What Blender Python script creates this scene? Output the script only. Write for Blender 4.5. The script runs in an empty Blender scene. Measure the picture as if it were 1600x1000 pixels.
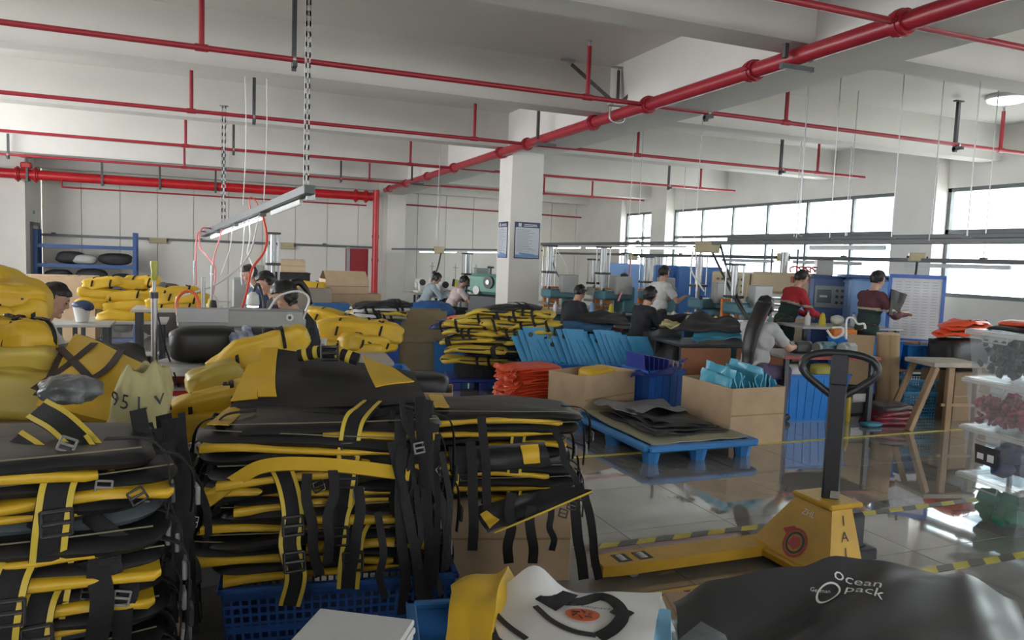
import bpy, bmesh, math, random
from mathutils import Vector as V, Matrix, Euler, noise
random.seed(7)
S = bpy.context.scene
COL = S.collection
PI = math.pi
# ---------------------------------------------------------------- camera
CR = Matrix(((0.9278, 0.0033, 0.3730), (-0.3712, -0.0908, 0.9241), (0.0369, -0.9959, -0.0830)))
FPX, CH = 1170.0, 1.7
cd = bpy.data.cameras.new('camera'); cam = bpy.data.objects.new('camera', cd); COL.objects.link(cam)
cd.sensor_width = 36; cd.lens = 36 * FPX / 1600; cd.clip_start = .05; cd.clip_end = 300
cm = Matrix.Identity(4)
for i in range(3):
    cm[i][0] = CR[i][0]; cm[i][1] = -CR[i][1]; cm[i][2] = -CR[i][2]
cm[2][3] = CH
cam.matrix_world = cm
S.camera = cam
# ---------------------------------------------------------------- light and exposure
S.view_settings.view_transform = 'Standard'; S.view_settings.look = 'None'
S.view_settings.gamma = 1; S.view_settings.use_curve_mapping = False
S.view_settings.exposure = 0.88
S.cycles.max_bounces = 10; S.cycles.diffuse_bounces = 5; S.cycles.glossy_bounces = 4; S.cycles.transparent_max_bounces = 16
S.cycles.use_denoising = True; S.cycles.sample_clamp_indirect = 8; S.cycles.caustics_reflective = False; S.cycles.caustics_refractive = False
w = bpy.data.worlds.new('sky'); S.world = w; w.use_nodes = True
bg = w.node_tree.nodes['Background']; bg.inputs[0].default_value = (0.97, 0.98, 1.0, 1); bg.inputs[1].default_value = 7.5

def portal(loc, rot, sx, sy):
    l = bpy.data.lights.new('window_portal', 'AREA'); l.shape = 'RECTANGLE'; l.size = sx; l.size_y = sy
    l.cycles.is_portal = True
    o = bpy.data.objects.new('window_portal', l); o.location = loc; o.rotation_euler = rot; COL.objects.link(o)
portal((12.98, 7.0, 2.3), (0, PI / 2, 0), 2.1, 6.4)
portal((12.98, 15.1, 2.3), (0, PI / 2, 0), 2.1, 8.1)
portal((12.98, 20.9, 2.3), (0, PI / 2, 0), 2.1, 2.0)
portal((12.98, -1.2, 2.3), (0, PI / 2, 0), 2.1, 8.2)
portal((-7.05, 12.3, 2.5), (0, -PI / 2, 0), 2.0, 13.5)
portal((2.4, -7.05, 2.65), (PI / 2, 0, 0), 19, 1.3)

# ---------------------------------------------------------------- pixel helpers (1600 x 1000 frame) -> world points
def ray(px, py): return CR @ V((px - 800, py - 500, FPX))
O0 = V((0, 0, CH))
def G(px, py, z=0.0): d = ray(px, py); return O0 + d * ((z - CH) / d.z)
def AY(px, py, y): d = ray(px, py); return O0 + d * (y / d.y)
def AX(px, py, x): d = ray(px, py); return O0 + d * (x / d.x)
def D(px, py, dep): return O0 + ray(px, py) * (dep / FPX)
def nz(p, s=1.0, seed=0.0): return noise.noise(V((p[0] * s + seed * 7.3, p[1] * s - seed * 3.1, p[2] * s + seed)))

# ---------------------------------------------------------------- materials
MATS = {}
def mat(name, col, rough=.6, metal=0.0, var=.06, scale=6, bump=0.0, bscale=60, spec=.5, coat=0.0, alpha=None, trans=0, emit=0.0, col2=None, stretch=None):
    if name in MATS: return MATS[name]
    m = bpy.data.materials.new(name); m.use_nodes = True; MATS[name] = m
    nt = m.node_tree; b = nt.nodes['Principled BSDF']
    b.inputs['Roughness'].default_value = rough; b.inputs['Metallic'].default_value = metal
    b.inputs['Specular IOR Level'].default_value = spec; b.inputs['Coat Weight'].default_value = coat
    b.inputs['Coat Roughness'].default_value = .02
    tc = nt.nodes.new('ShaderNodeTexCoord'); src = tc.outputs['Object']
    if stretch:
        mp = nt.nodes.new('ShaderNodeMapping'); mp.inputs['Scale'].default_value = stretch
        nt.links.new(src, mp.inputs[0]); src = mp.outputs[0]
    n = nt.nodes.new('ShaderNodeTexNoise'); n.inputs['Scale'].default_value = scale; n.inputs['Detail'].default_value = 4
    nt.links.new(src, n.inputs['Vector'])
    r = nt.nodes.new('ShaderNodeValToRGB'); r.color_ramp.elements[0].position = .3; r.color_ramp.elements[1].position = .7
    c2 = col2 or [min(1, c * (1 + var)) for c in col]; c1 = [c * (1 - var) for c in col] if not col2 else col
    r.color_ramp.elements[0].color = (*c1, 1); r.color_ramp.elements[1].color = (*c2, 1)
    nt.links.new(n.outputs['Fac'], r.inputs[0]); nt.links.new(r.outputs[0], b.inputs['Base Color'])
    if bump:
        n2 = nt.nodes.new('ShaderNodeTexNoise'); n2.inputs['Scale'].default_value = bscale; n2.inputs['Detail'].default_value = 3
        nt.links.new(src, n2.inputs['Vector'])
        bp = nt.nodes.new('ShaderNodeBump'); bp.inputs['Strength'].default_value = bump; bp.inputs['Distance'].default_value = .01
        nt.links.new(n2.outputs['Fac'], bp.inputs['Height']); nt.links.new(bp.outputs[0], b.inputs['Normal'])
    if alpha is not None: b.inputs['Alpha'].default_value = alpha
    if trans: b.inputs['Transmission Weight'].default_value = trans
    if emit:
        b.inputs['Emission Color'].default_value = (*col, 1); b.inputs['Emission Strength'].default_value = emit
    return m
def glassmat(name, tint, refl, rough=.03):
    if name in MATS: return MATS[name]
    m = bpy.data.materials.new(name); m.use_nodes = True; MATS[name] = m
    nt = m.node_tree; nt.nodes.clear()
    out = nt.nodes.new('ShaderNodeOutputMaterial'); mx = nt.nodes.new('ShaderNodeMixShader')
    t = nt.nodes.new('ShaderNodeBsdfTransparent'); t.inputs[0].default_value = (*tint, 1)
    g = nt.nodes.new('ShaderNodeBsdfPrincipled'); g.inputs['Base Color'].default_value = (.8, .83, .85, 1); g.inputs['Roughness'].default_value = rough
    n = nt.nodes.new('ShaderNodeTexNoise'); n.inputs['Scale'].default_value = 9
    mr = nt.nodes.new('ShaderNodeMapRange'); mr.inputs['To Min'].default_value = refl * .8; mr.inputs['To Max'].default_value = refl * 1.2
    nt.links.new(n.outputs[0], mr.inputs[0]); nt.links.new(mr.outputs[0], mx.inputs[0])
    nt.links.new(t.outputs[0], mx.inputs[1]); nt.links.new(g.outputs[0], mx.inputs[2]); nt.links.new(mx.outputs[0], out.inputs[0])
    return m
def emat(name, col, s):
    return mat(name, col, .5, var=0, emit=s)

# ---------------------------------------------------------------- mesh builder
class MB:
    def __init__(s): s.v = []; s.f = []; s.m = []; s.mi = 0
    def add(s, vs, fs):
        k = len(s.v); s.v += [tuple(p) for p in vs]; s.f += [tuple(i + k for i in f) for f in fs]; s.m += [s.mi] * len(fs); return s
    def box(s, c, d, rot=None, bev=0.0):
        c = V(c); h = V(d) / 2; b = min(bev, h.x * .9, h.y * .9, h.z * .9)
        M = rot.to_matrix() if isinstance(rot, Euler) else (rot or Matrix.Identity(3))
        if b <= 0:
            vs = [V((x * h.x, y * h.y, z * h.z)) for x in (-1, 1) for y in (-1, 1) for z in (-1, 1)]
            fs = [(0, 1, 3, 2), (4, 6, 7, 5), (0, 4, 5, 1), (2, 3, 7, 6), (0, 2, 6, 4), (1, 5, 7, 3)]
        else:
            vs = []; ix = {}
            for x in (-1, 1):
                for y in (-1, 1):
                    for z in (-1, 1):
                        for a in range(3):
                            p = [x * h.x, y * h.y, z * h.z]; sg = (x, y, z)
                            for q in range(3):
                                if q != a: p[q] -= sg[q] * b
                            ix[(x, y, z, a)] = len(vs); vs.append(V(p))
            fs = []
            for a in range(3):
                u, w_ = (a + 1) % 3, (a + 2) % 3
                for sg in (-1, 1):
                    q = []
                    for su, sw in ((-1, -1), (1, -1), (1, 1), (-1, 1)):
                        k = [0, 0, 0]; k[a] = sg; k[u] = su; k[w_] = sw; q.append(ix[(*k, a)])
                    fs.append(tuple(q if sg > 0 else q[::-1]))
                for su in (-1, 1):
                    for sw in (-1, 1):
                        k0 = [0, 0, 0]; k1 = [0, 0, 0]; k0[a] = -1; k1[a] = 1
                        for k in (k0, k1): k[u] = su; k[w_] = sw
                        q = [ix[(*k0, u)], ix[(*k1, u)], ix[(*k1, w_)], ix[(*k0, w_)]]
                        fs.append(tuple(q if su * sw < 0 else q[::-1]))
            for x in (-1, 1):
                for y in (-1, 1):
                    for z in (-1, 1):
                        q = [ix[(x, y, z, a)] for a in range(3)]; fs.append(tuple(q if x * y * z > 0 else q[::-1]))
        return s.add([c + M @ p for p in vs], fs)
    def cyl(s, p0, p1, r0, r1=None, n=12, cap=True):
        p0 = V(p0); p1 = V(p1); r1 = r0 if r1 is None else r1; d = (p1 - p0).normalized()
        a = d.orthogonal().normalized(); b = d.cross(a)
        vs = []
        for p, r in ((p0, r0), (p1, r1)):
            for i in range(n): t = 2 * PI * i / n; vs.append(p + (a * math.cos(t) + b * math.sin(t)) * r)
        fs = [(i, (i + 1) % n, n + (i + 1) % n, n + i) for i in range(n)]
        if cap: fs += [tuple(range(n))[::-1], tuple(range(n, 2 * n))]
        return s.add(vs, fs)
    def ell(s, c, r, rot=None, nu=16, nv=10, p=1.0, fn=None):
        c = V(c); M = rot.to_matrix() if isinstance(rot, Euler) else (rot or Matrix.Identity(3))
        if not hasattr(r, '__len__'): r = (r, r, r)
        sp = lambda x: math.copysign(abs(x) ** p, x)
        vs = []
        for j in range(nv + 1):
            ph = PI * j / nv - PI / 2
            for i in range(nu):
                th = 2 * PI * i / nu
                q = V((r[0] * sp(math.cos(ph)) * sp(math.cos(th)), r[1] * sp(math.cos(ph)) * sp(math.sin(th)), r[2] * sp(math.sin(ph))))
                if fn: q = fn(q)
                vs.append(c + M @ q)
        fs = [(j * nu + i, j * nu + (i + 1) % nu, (j + 1) * nu + (i + 1) % nu, (j + 1) * nu + i) for j in range(nv) for i in range(nu)]
        return s.add(vs, fs)
    def tube(s, pts, r, n=8, sm=True, taper=None):
        pts = spline(pts, 6) if sm and len(pts) > 2 else [V(p) for p in pts]
        vs = []; a = None; L = len(pts)
        for i, p in enumerate(pts):
            d = (pts[min(i + 1, L - 1)] - pts[max(i - 1, 0)]).normalized()
            a = d.orthogonal().normalized() if a is None else (a - d * a.dot(d)).normalized()
            b = d.cross(a); rr = r if not taper else r + (taper - r) * i / (L - 1)
            for k in range(n): t = 2 * PI * k / n; vs.append(p + (a * math.cos(t) + b * math.sin(t)) * rr)
        fs = [(i * n + k, i * n + (k + 1) % n, (i + 1) * n + (k + 1) % n, (i + 1) * n + k) for i in range(L - 1) for k in range(n)]
        fs += [tuple(range(n))[::-1], tuple(range((L - 1) * n, L * n))]
        return s.add(vs, fs)
    def ribbon(s, pts, wd, t=.004, up=(0, 0, 1), sm=True, sub=6):
        """a strap: flat band along pts; `up` is the band's outward face normal (fixed or one per point)"""
        per = hasattr(up[0], '__len__')
        P = spline(pts, sub) if sm and len(pts) > 2 else [V(p) for p in pts]
        U = spline(up, sub) if per and sm and len(pts) > 2 else ([V(u) for u in up] if per else [V(up)] * len(P))
        vs = []; L = len(P)
        for i, p in enumerate(P):
            d = (P[min(i + 1, L - 1)] - P[max(i - 1, 0)]).normalized()
            u = U[i] - d * U[i].dot(d)
            u = u.normalized() if u.length > 1e-4 else d.orthogonal().normalized()
            sd = d.cross(u)
            for a, b in ((-1, -1), (1, -1), (1, 1), (-1, 1)): vs.append(p + sd * (a * wd / 2) + u * (b * t / 2))
        fs = [(i * 4 + k, i * 4 + (k + 1) % 4, (i + 1) * 4 + (k + 1) % 4, (i + 1) * 4 + k) for i in range(L - 1) for k in range(4)]
        fs += [(0, 3, 2, 1), tuple((L - 1) * 4 + k for k in range(4))]
        return s.add(vs, fs)
    def sheet(s, fn, nu, nv, t=.004):
        """a cloth or board: fn(u, v) -> point, u and v in 0..1, thickness t"""
        P = [[V(fn(i / nu, j / nv)) for i in range(nu + 1)] for j in range(nv + 1)]
        top = []; bot = []
        for j in range(nv + 1):
            for i in range(nu + 1):
                a = P[j][min(i + 1, nu)] - P[j][max(i - 1, 0)]; b = P[min(j + 1, nv)][i] - P[max(j - 1, 0)][i]
                n = a.cross(b); n = n.normalized() if n.length > 1e-9 else V((0, 0, 1))
                top.append(P[j][i] + n * t / 2); bot.append(P[j][i] - n * t / 2)
        w_ = nu + 1; K = len(top); fs = []
        for j in range(nv):
            for i in range(nu):
                q = (j * w_ + i, j * w_ + i + 1, (j + 1) * w_ + i + 1, (j + 1) * w_ + i); fs.append(q); fs.append(tuple(K + k for k in q[::-1]))
        rim = [i for i in range(w_)] + [j * w_ + nu for j in range(1, nv + 1)] + [nv * w_ + i for i in range(nu - 1, -1, -1)] + [j * w_ for j in range(nv - 1, 0, -1)]
        for a, b in zip(rim, rim[1:] + rim[:1]): fs.append((b, a, K + a, K + b))
        return s.add(top + bot, fs)
    def prism(s, pts, h, M=None):
        """pts: 2d outline (x, y) extruded from z = 0 to h, then M"""
        n = len(pts); M = M or Matrix.Identity(4)
        vs = [M @ V((x, y, 0)) for x, y in pts] + [M @ V((x, y, h)) for x, y in pts]
        fs = [tuple(range(n))[::-1], tuple(range(n, 2 * n))] + [(i, (i + 1) % n, n + (i + 1) % n, n + i) for i in range(n)]
        return s.add(vs, fs)
    def lathe(s, prof, c=(0, 0, 0), n=16):
        vs = []; c = V(c)
        for r, z in prof:
            for i in range(n): t = 2 * PI * i / n; vs.append(c + V((r * math.cos(t), r * math.sin(t), z)))
        L = len(prof)
        fs = [(j * n + i, j * n + (i + 1) % n, (j + 1) * n + (i + 1) % n, (j + 1) * n + i) for j in range(L - 1) for i in range(n)]
        fs += [tuple(range(n))[::-1], tuple(range((L - 1) * n, L * n))]
        return s.add(vs, fs)
    def mesh(s, name, mats, smooth=None):
        me = bpy.data.meshes.new(name); me.from_pydata(s.v, [], s.f)
        for m in (mats if isinstance(mats, (list, tuple)) else [mats]): me.materials.append(m)
        me.polygons.foreach_set('material_index', s.m)
        if smooth is not None:
            me.polygons.foreach_set('use_smooth', [True] * len(s.f))
            me.set_sharp_from_angle(angle=math.radians(smooth))
        me.update(); return me
    def build(s, name, mats, parent=None, smooth=35, world=False):
        if world and parent is not None:
            inv = BASIS[parent.name].inverted(); s.v = [tuple(inv @ V(p)) for p in s.v]
        o = bpy.data.objects.new(name, s.mesh(name, mats, smooth)); COL.objects.link(o)
        if parent is not None: o.parent = parent
        BASIS[o.name] = BASIS[parent.name].copy() if parent is not None and parent.name in BASIS else Matrix.Identity(4)
        return o
BASIS = {}
def spline(pts, k=6):
    P = [V(p) for p in pts]; P = [P[0] * 2 - P[1]] + P + [P[-1] * 2 - P[-2]]; out = []
    for i in range(1, len(P) - 2):
        a, b, c, d = P[i - 1:i + 3]
        for j in range(k):
            t = j / k; out.append(.5 * ((2 * b) + (c - a) * t + (2 * a - 5 * b + 4 * c - d) * t * t + (3 * b - a - 3 * c + d) * t ** 3))
    out.append(P[-2]); return out
def tag(o, label=None, cat=None, group=None, kind=None):
    for k, x in (('label', label), ('category', cat), ('group', group), ('kind', kind)):
        if x: o[k] = x
    return o
def thing(name, label, cat, loc=(0, 0, 0), rz=0.0, group=None, rot=None):
    o = bpy.data.objects.new(name, None); COL.objects.link(o); o.empty_display_size = .1
    o.location = loc; o.rotation_euler = rot or (0, 0, rz)
    BASIS[o.name] = Matrix.Translation(V(loc)) @ o.rotation_euler.to_matrix().to_4x4()
    return tag(o, label, cat, group)
def copy_tree(o, parent=None):
    c = o.copy(); COL.objects.link(c); c.parent = parent
    BASIS[c.name] = BASIS.get(o.name, Matrix.Identity(4)).copy()
    for ch in list(o.children): copy_tree(ch, c)
    return c
def place(o, loc, rz=0.0, rot=None, sc=None):
    o.location = loc; o.rotation_euler = rot or (0, 0, rz)
    if sc: o.scale = sc if hasattr(sc, '__len__') else (sc, sc, sc)
    BASIS[o.name] = Matrix.LocRotScale(V(loc), o.rotation_euler, o.scale); return o
def struct(name, mb, m, label=None, parent=None, smooth=None):
    o = mb.build(name, m, parent, smooth)
    if parent is None: tag(o, label, kind='structure')
    return o
ORD = ['topmost', 'second', 'third', 'fourth', 'fifth', 'sixth', 'seventh', 'eighth', 'ninth', 'tenth', 'eleventh', 'twelfth', 'thirteenth', 'fourteenth', 'fifteenth', 'sixteenth', 'seventeenth', 'eighteenth']

# colours shared by many things
WHITE = mat('painted_plaster', (.76, .745, .70), .8, var=.05, scale=1.3, bump=.05, bscale=25)
PANEL = mat('wall_panel_white', (.80, .785, .73), .55, var=.03, scale=1.5)
SLABM = mat('ceiling_paint', (.70, .69, .655), .85, var=.05, scale=.8, bump=.04, bscale=20)
RED = mat('red_pipe_paint', (.34, .020, .034), .35, var=.1, scale=5)
REDB = mat('red_main_paint', (.52, .016, .022), .35, var=.1, scale=5)
STEEL = mat('galvanised_steel', (.42, .43, .44), .4, .7, var=.12, scale=30)
DSTEEL = mat('dark_strut_steel', (.09, .095, .10), .5, .4, var=.15, scale=20)
ALU = mat('window_frame_grey', (.16, .175, .18), .5, .2)
BLACKP = mat('black_plastic', (.022, .022, .024), .45, var=.15)
YEL = mat('yellow_tarpaulin', (.64, .40, .022), .45, var=.10, scale=5, bump=.35, bscale=11)
BLK = mat('black_tarpaulin', (.012, .0125, .014), .45, var=.25, scale=6, bump=.15, bscale=12)
WEB = mat('black_webbing', (.009, .009, .010), .8, var=.2, scale=60, bump=.3, bscale=220)
GRYT = mat('grey_tarpaulin', (.085, .10, .11), .4, var=.15)
CARD = mat('brown_cardboard', (.47, .34, .215), .85, var=.08, scale=5, bump=.04, bscale=30)
CARD2 = mat('pale_cardboard', (.56, .42, .28), .85, var=.08, scale=5)
TAPE = mat('brown_parcel_tape', (.42, .27, .13), .25, var=.05)
BLUE = mat('blue_plastic', (.02, .20, .62), .4, var=.08, scale=4)
BLUED = mat('dark_blue_plastic', (.012, .07, .26), .45, var=.1)
SKIN = mat('skin', (.52, .31, .22), .55, var=.06, scale=12)
HAIR = mat('black_hair', (.012, .010, .010), .45, var=.3, scale=40, stretch=(1, 1, .15))
WOOD = mat('raw_wood', (.36, .24, .14), .7, var=.2, scale=8, stretch=(1, 1, .2))
# ================================================================ the room
fm = mat('floor_tile_grey', (.235, .225, .205), .04, var=.2, scale=1.6, spec=.9, coat=.75, bump=.006, bscale=2.5)
b = MB(); b.box((2.4, 9, -.06), (21.2, 33, .1)); floor = struct('floor', b, mat('floor_grout', (.10, .10, .10), .6), 'polished grey tiled factory floor')
T = .8
tb = MB(); tb.box((0, 0, -.005), (T - .004, T - .004, .01), bev=.0012)
tme = tb.mesh('floor_tile', fm)
rest = MB(); ntile = 0
for i in range(-12, 16):
    for j in range(-9, 31):
        x, y = .4 + i * T, .4 + j * T
        if x > 12.6 or x < -7.8: continue
        if 0.4 < x < 9.6 and 2.4 < y < 11.3 and not (x < 1.6 and y > 4.5):
            o = bpy.data.objects.new('floor_tile', tme); COL.objects.link(o); o.parent = floor; o.location = (x, y, 0); ntile += 1
        else: rest.box((x, y, -.005), (T - .004, T - .004, .01))
rest = rest.build('far_floor_tiles', fm, floor, None); rest['kind'] = 'stuff'
TAPEY = mat('yellow_floor_tape', (.62, .56, .10), .5, var=.15, scale=8)
TAPEK = mat('black_floor_tape', (.16, .16, .15), .5)
def hazard(y, x0, x1, name, label, wd=.05, step=.0):
    t = thing(name, label, 'floor tape', (x0, y, 0))
    m = MB(); m.box(((x1 - x0) / 2, 0, .0008), (x1 - x0, wd, .0016)); m.build('tape_strip', TAPEY, t, None)
    if step:
        k = MB(); x = 0
        while x < x1 - x0 - step:
            k.prism([(x, -wd / 2), (x + step * .5, -wd / 2), (x + step * .75, wd / 2), (x + step * .25, wd / 2)], .0024); x += step
        k.build('black_stripes', TAPEK, t, None)
hazard(5.67, 2.0, 11, 'floor_tape', 'thin yellow tape line on floor beside the blue pallet')
hazard(3.82, 2.0, 8.0, 'floor_tape', 'yellow and black striped tape line behind the yellow pallet truck', .07, .26)
hazard(2.95, 3.6, 8.0, 'floor_tape', 'yellow and black striped tape in front of the clear boxes', .07, .26)

b = MB(); b.box((2.4, 9, 4.45), (21.2, 33, .3)); struct('ceiling', b, SLABM, 'white painted concrete ceiling slab')
BY = [-5.9, -2.1, 1.65, 5.4, 9.15, 12.9, 16.65, 20.4, 24.2]
for k, y in enumerate(BY):
    b = MB(); b.box((-1.5, y + .18, 4.0), (13.0, .36, .61)); struct('trim_%d' % (k + 1), b, SLABM, 'white concrete cross beam left of the main beam')
    b = MB(); b.box((9.3, y + .18, 4.0), (7.0, .36, .61)); struct('trim_%d' % (k + 20), b, SLABM, 'white concrete cross beam right of the main beam')
b = MB(); b.box((5.4, 9, 3.955), (.8, 32.8, .71)); struct('trim_40', b, SLABM, 'white concrete main beam running away from the camera')
for k, (x, y) in enumerate(((5.0, 12.65), (5.3, 24.3))):
    b = MB(); b.box((x + .31, y + .31, 1.85), (.62, .62, 3.7), bev=.008); struct('column_%d' % (k + 1), b, WHITE, ('white square concrete column with two notice boards', 'white concrete column against the far wall')[k])
# far wall: sandwich panels over a backing
b = MB(); b.box((4.2, 25.15, 2.15), (17.6, .2, 4.4)); wb = struct('wall_back', b, WHITE, 'white panelled far wall')
pm = MB(); pm.box((0, 0, 0), (.985, .04, 3.9), bev=.008); pm = pm.mesh('wall_panel', PANEL)
for i in range(18):
    o = bpy.data.objects.new('wall_panel', pm); COL.objects.link(o); o.parent = wb; o.location = (-4.0 + i * 1.0, 25.03, 1.96)
b = MB(); b.box((-6.35, 24.0, 2.15), (3.7, 2.0, 4.4)); struct('wall_left_corner', b, WHITE, 'bright white boxed-out wall at the far left')
# left and near walls with openings (behind and beside the camera)
b = MB()
b.box((-7.1, 9, .7), (.2, 33, 1.4)); b.box((-7.1, 9, 3.95), (.2, 33, .9)); b.box((-7.1, -1, 2.2), (.2, 13, 2.6))
b.box((-7.1, 10, 2.2), (.2, 1.3, 2.6)); b.box((-7.1, 22.3, 2.2), (.2, 6.6, 2.6))
struct('wall_left', b, WHITE, 'white left wall with window openings')
b = MB(); b.box((2.4, -7.1, 1.0), (21.2, .2, 2.0)); b.box((2.4, -7.1, 3.85), (21.2, .2, 1.1))
for x in (-7.2, -3, 1.5, 6, 12): b.box((x, -7.1, 2.6), (2.0, .2, 1.4))
struct('wall_near', b, WHITE, 'white wall behind the camera with a band of windows')
# window wall
SILL, TRN, TOP = 1.27, 2.48, 3.29
b = MB(); XW = 12.86
b.box((XW + .05, 9, SILL / 2), (.25, 33, SILL)); b.box((XW + .05, 9, (TOP + 4.3) / 2), (.25, 33, 4.3 - TOP))
struct('wall_right', b, WHITE, 'white wall under and over the long windows')
PIERS = [(2.9, 3.75), (10.15, 11.07), (19.1, 19.9), (21.9, 25.2), (-7.2, -5.3)]
for k, (a, c) in enumerate(PIERS):
    b = MB(); b.box((12.75, (a + c) / 2, 2.15), (.5 if c < 21 else .3, c - a, 4.3)); struct('trim_%d' % (50 + k), b, WHITE, 'grey shaded pier between the windows')
GL = glassmat('window_glass', (.97, .985, .98), .06)
WIN = [(-5.3, 2.9, 6), (3.75, 10.15, 4), (11.07, 19.1, 6), (19.9, 21.9, 2)]
for k, (a, c, n) in enumerate(WIN):
    t = thing('window_%d' % (k + 1), ['grey framed window row behind the camera', 'large grey framed window at the right edge', 'long row of grey framed windows behind the machines', 'small far grey framed window beside the far wall'][k], None, (XW, a, 0)); t['kind'] = 'structure'
    L = c - a; f = MB()
    for z, h in ((SILL + .035, .07), (TRN, .08), (TOP - .035, .07)): f.box((0, L / 2, z), (.09, L, h))
    for y in (.035, L - .035): f.box((0, y, (SILL + TOP) / 2), (.09, .07, TOP - SILL))
    f.build('window_frame', ALU, t, None)
    for i in range(n):
        if i: m = MB(); m.box((0, L * i / n, (SILL + TOP) / 2), (.07, .055, TOP - SILL)); m.build('mullion', ALU, t, None)
        for z0, z1 in ((SILL + .07, TRN - .04), (TRN + .04, TOP - .07)):
            m = MB(); m.box((.01, L * (i + .5) / n, (z0 + z1) / 2), (.006, L / n - .05, z1 - z0)); m.build('pane', GL, t, None)
# the building across the yard
bt = thing('building', 'pale building across the yard seen through the windows', 'building', (30, 10, 0))
m = MB(); m.box((1, 0, 6), (2, 60, 12)); m.build('wall', mat('far_render', (.62, .64, .64), .9), bt, None)
fw = mat('far_window_glass', (.30, .42, .46), .2); ff = mat('far_window_frame', (.55, .6, .62), .5)
for i in range(14):
    for j in range(3):
        y, z = -26 + i * 4, 2.2 + j * 3.6
        m = MB(); m.box((-.02, y, z), (.06, 2.6, 2.0)); wo = m.build('window', ff, bt, None)
        m = MB()
        for q in (-.64, .64):
            m.box((-.06, y + q, z - .4), (.02, 1.14, 1.0)); m.box((-.06, y + q, z + .55), (.02, 1.14, .7))
        m.build('pane', fw, wo, None)
g = MB(); g.box((22, 10, -.2), (16, 70, .2)); struct('ground_outside', g, mat('yard_concrete', (.5, .5, .48), .9), 'pale concrete yard outside the windows')

# ================================================================ fire sprinkler pipes
ZP = 3.6
mp = thing('sprinkler_main_pipe', 'thick dark red main pipe running away under the ceiling beam', 'pipe', (4.9, 0, ZP))
m = MB(); m.cyl((0, -6, 0), (0, 22.8, 0), .075, n=20); m.build('pipe', RED, mp)
PY = [4.4, 8.0, 11.75, 15.85, 20.2]
for y in PY + [6.1, 9.4, 13.0, 18.0, 22.2]:
    m = MB(); m.cyl((0, y - .06, 0), (0, y + .06, 0), .098, n=20); m.cyl((0, y - .02, 0), (0, y + .02, 0), .108, n=20)
    for q in (-1, 1): m.box((q * .1, y, 0), (.05, .07, .03)); m.cyl((q * .11, y - .05, 0), (q * .11, y + .05, 0), .01, n=6)
    m.build('coupling', RED, mp)
for y in (5.5, 11.0, 19.0):
    m = MB()
    for q in (-.14, .14): m.box((q, y, .22), (.04, .04, .5))
    m.box((0, y, -.1), (.36, .045, .045)); m.build('trapeze_hanger', DSTEEL, mp, None)
def branch(y, ups, hangs, label, x0=-7.9, x1=12.4, r=.028):
    t = thing('sprinkler_branch_pipe', label, 'pipe', (0, y, ZP), group='red sprinkler branch pipes')
    m = MB(); m.cyl((x0, 0, 0), (x1, 0, 0), r, n=12); m.build('pipe', RED, t)
    for x in ups:
        m = MB(); m.cyl((x, 0, 0), (x, 0, .58), r * .95, n=10); m.cyl((x - .06, 0, 0), (x + .06, 0, 0), r * 1.3, n=12); m.build('upright_pipe', RED, t)
        m = MB(); m.cyl((x, 0, .58), (x, 0, .63), .014, n=8); m.cyl((x, 0, .64), (x, 0, .645), .03, n=10); m.cyl((x, 0, .62), (x, 0, .645), .006, n=6); m.build('sprinkler_head', STEEL, t)
    for x in hangs:
        m = MB(); m.box((x, .05, .27), (.045, .045, .74)); m.box((x, 0, -.055), (.045, .16, .045)); m.box((x, .05, .64), (.16, .06, .02)); m.build('hanger', DSTEEL, t, None)
        m = MB(); m.cyl((x - .015, 0, 0), (x + .015, 0, 0), r * 1.25, n=12); m.build('pipe_clip', STEEL, t)
def xs(y, *pts): return [AY(px, py, y).x for px, py in pts]
branch(4.4, [7.8], [2.6, 6.5], 'red branch pipe nearest the camera, crossing the top right corner')
branch(8.0, xs(8.0, (315, 70), (918, 150), (1228, 190), (1563, 235)), xs(8.0, (460, 100), (1107, 180), (1497, 230)), 'red branch pipe on the first cross beam, crossing the whole picture')
branch(11.75, xs(11.75, (299, 170), (741, 216), (996, 245), (1277, 272), (1489, 293)), xs(11.75, (397, 185), (1222, 270), (1447, 290)), 'red branch pipe on the second cross beam above the notice column')
branch(15.85, xs(15.85, (290, 225), (641, 258), (770, 272), (1094, 297), (1284, 310)), xs(15.85, (365, 237), (1046, 295), (1247, 308)), 'red branch pipe on the third cross beam')
branch(20.2, xs(20.2, (288, 262), (577, 285), (850, 298), (925, 310)), xs(20.2, (12, 240), (350, 265), (533, 282), (1030, 318)), 'red branch pipe on the fourth cross beam near the far wall')
t = thing('fire_main_pipe', 'thick bright red water main along the far wall top', 'pipe', (0, 22.75, 3.37))
m = MB(); m.cyl((-6.9, 0, 0), (4.62, 0, 0), .125, n=20); m.build('pipe', REDB, t)
m = MB(); m.tube([(4.6, -.1, .2), (4.6, -.1, -.3), (4.6, -.1, -3.36)], .095, 16, False); m.build('riser', REDB, t)
for x in (-4.6, -4.2, 4.0, 4.3):
    m = MB(); m.cyl((x - .05, 0, 0), (x + .05, 0, 0), .165, n=20); m.cyl((x - .015, 0, 0), (x + .015, 0, 0), .2, n=20); m.build('flange', REDB, t)
for z in (-1.2, -1.9): m = MB(); m.cyl((4.6, -.1, z - .05), (4.6, -.1, z + .05), .11, n=16); m.build('riser_coupling', REDB, t)
m = MB(); m.cyl((-3.6, -.15, -.28), (4.3, -.15, -.28), .022, n=8); m.cyl((-3.6, -.15, -.28), (-3.6, -.15, -.1), .022, n=8); m.build("drain_pipe", RED, t)
for x in xs(22.7, (43, 250), (160, 265), (250, 275), (337, 285)):
    m = MB(); m.box((x, -.14, .12), (.05, .04, .62)); m.box((x, 0, -.14), (.05, .3, .04)); m.build('hanger', DSTEEL, t, None)
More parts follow.
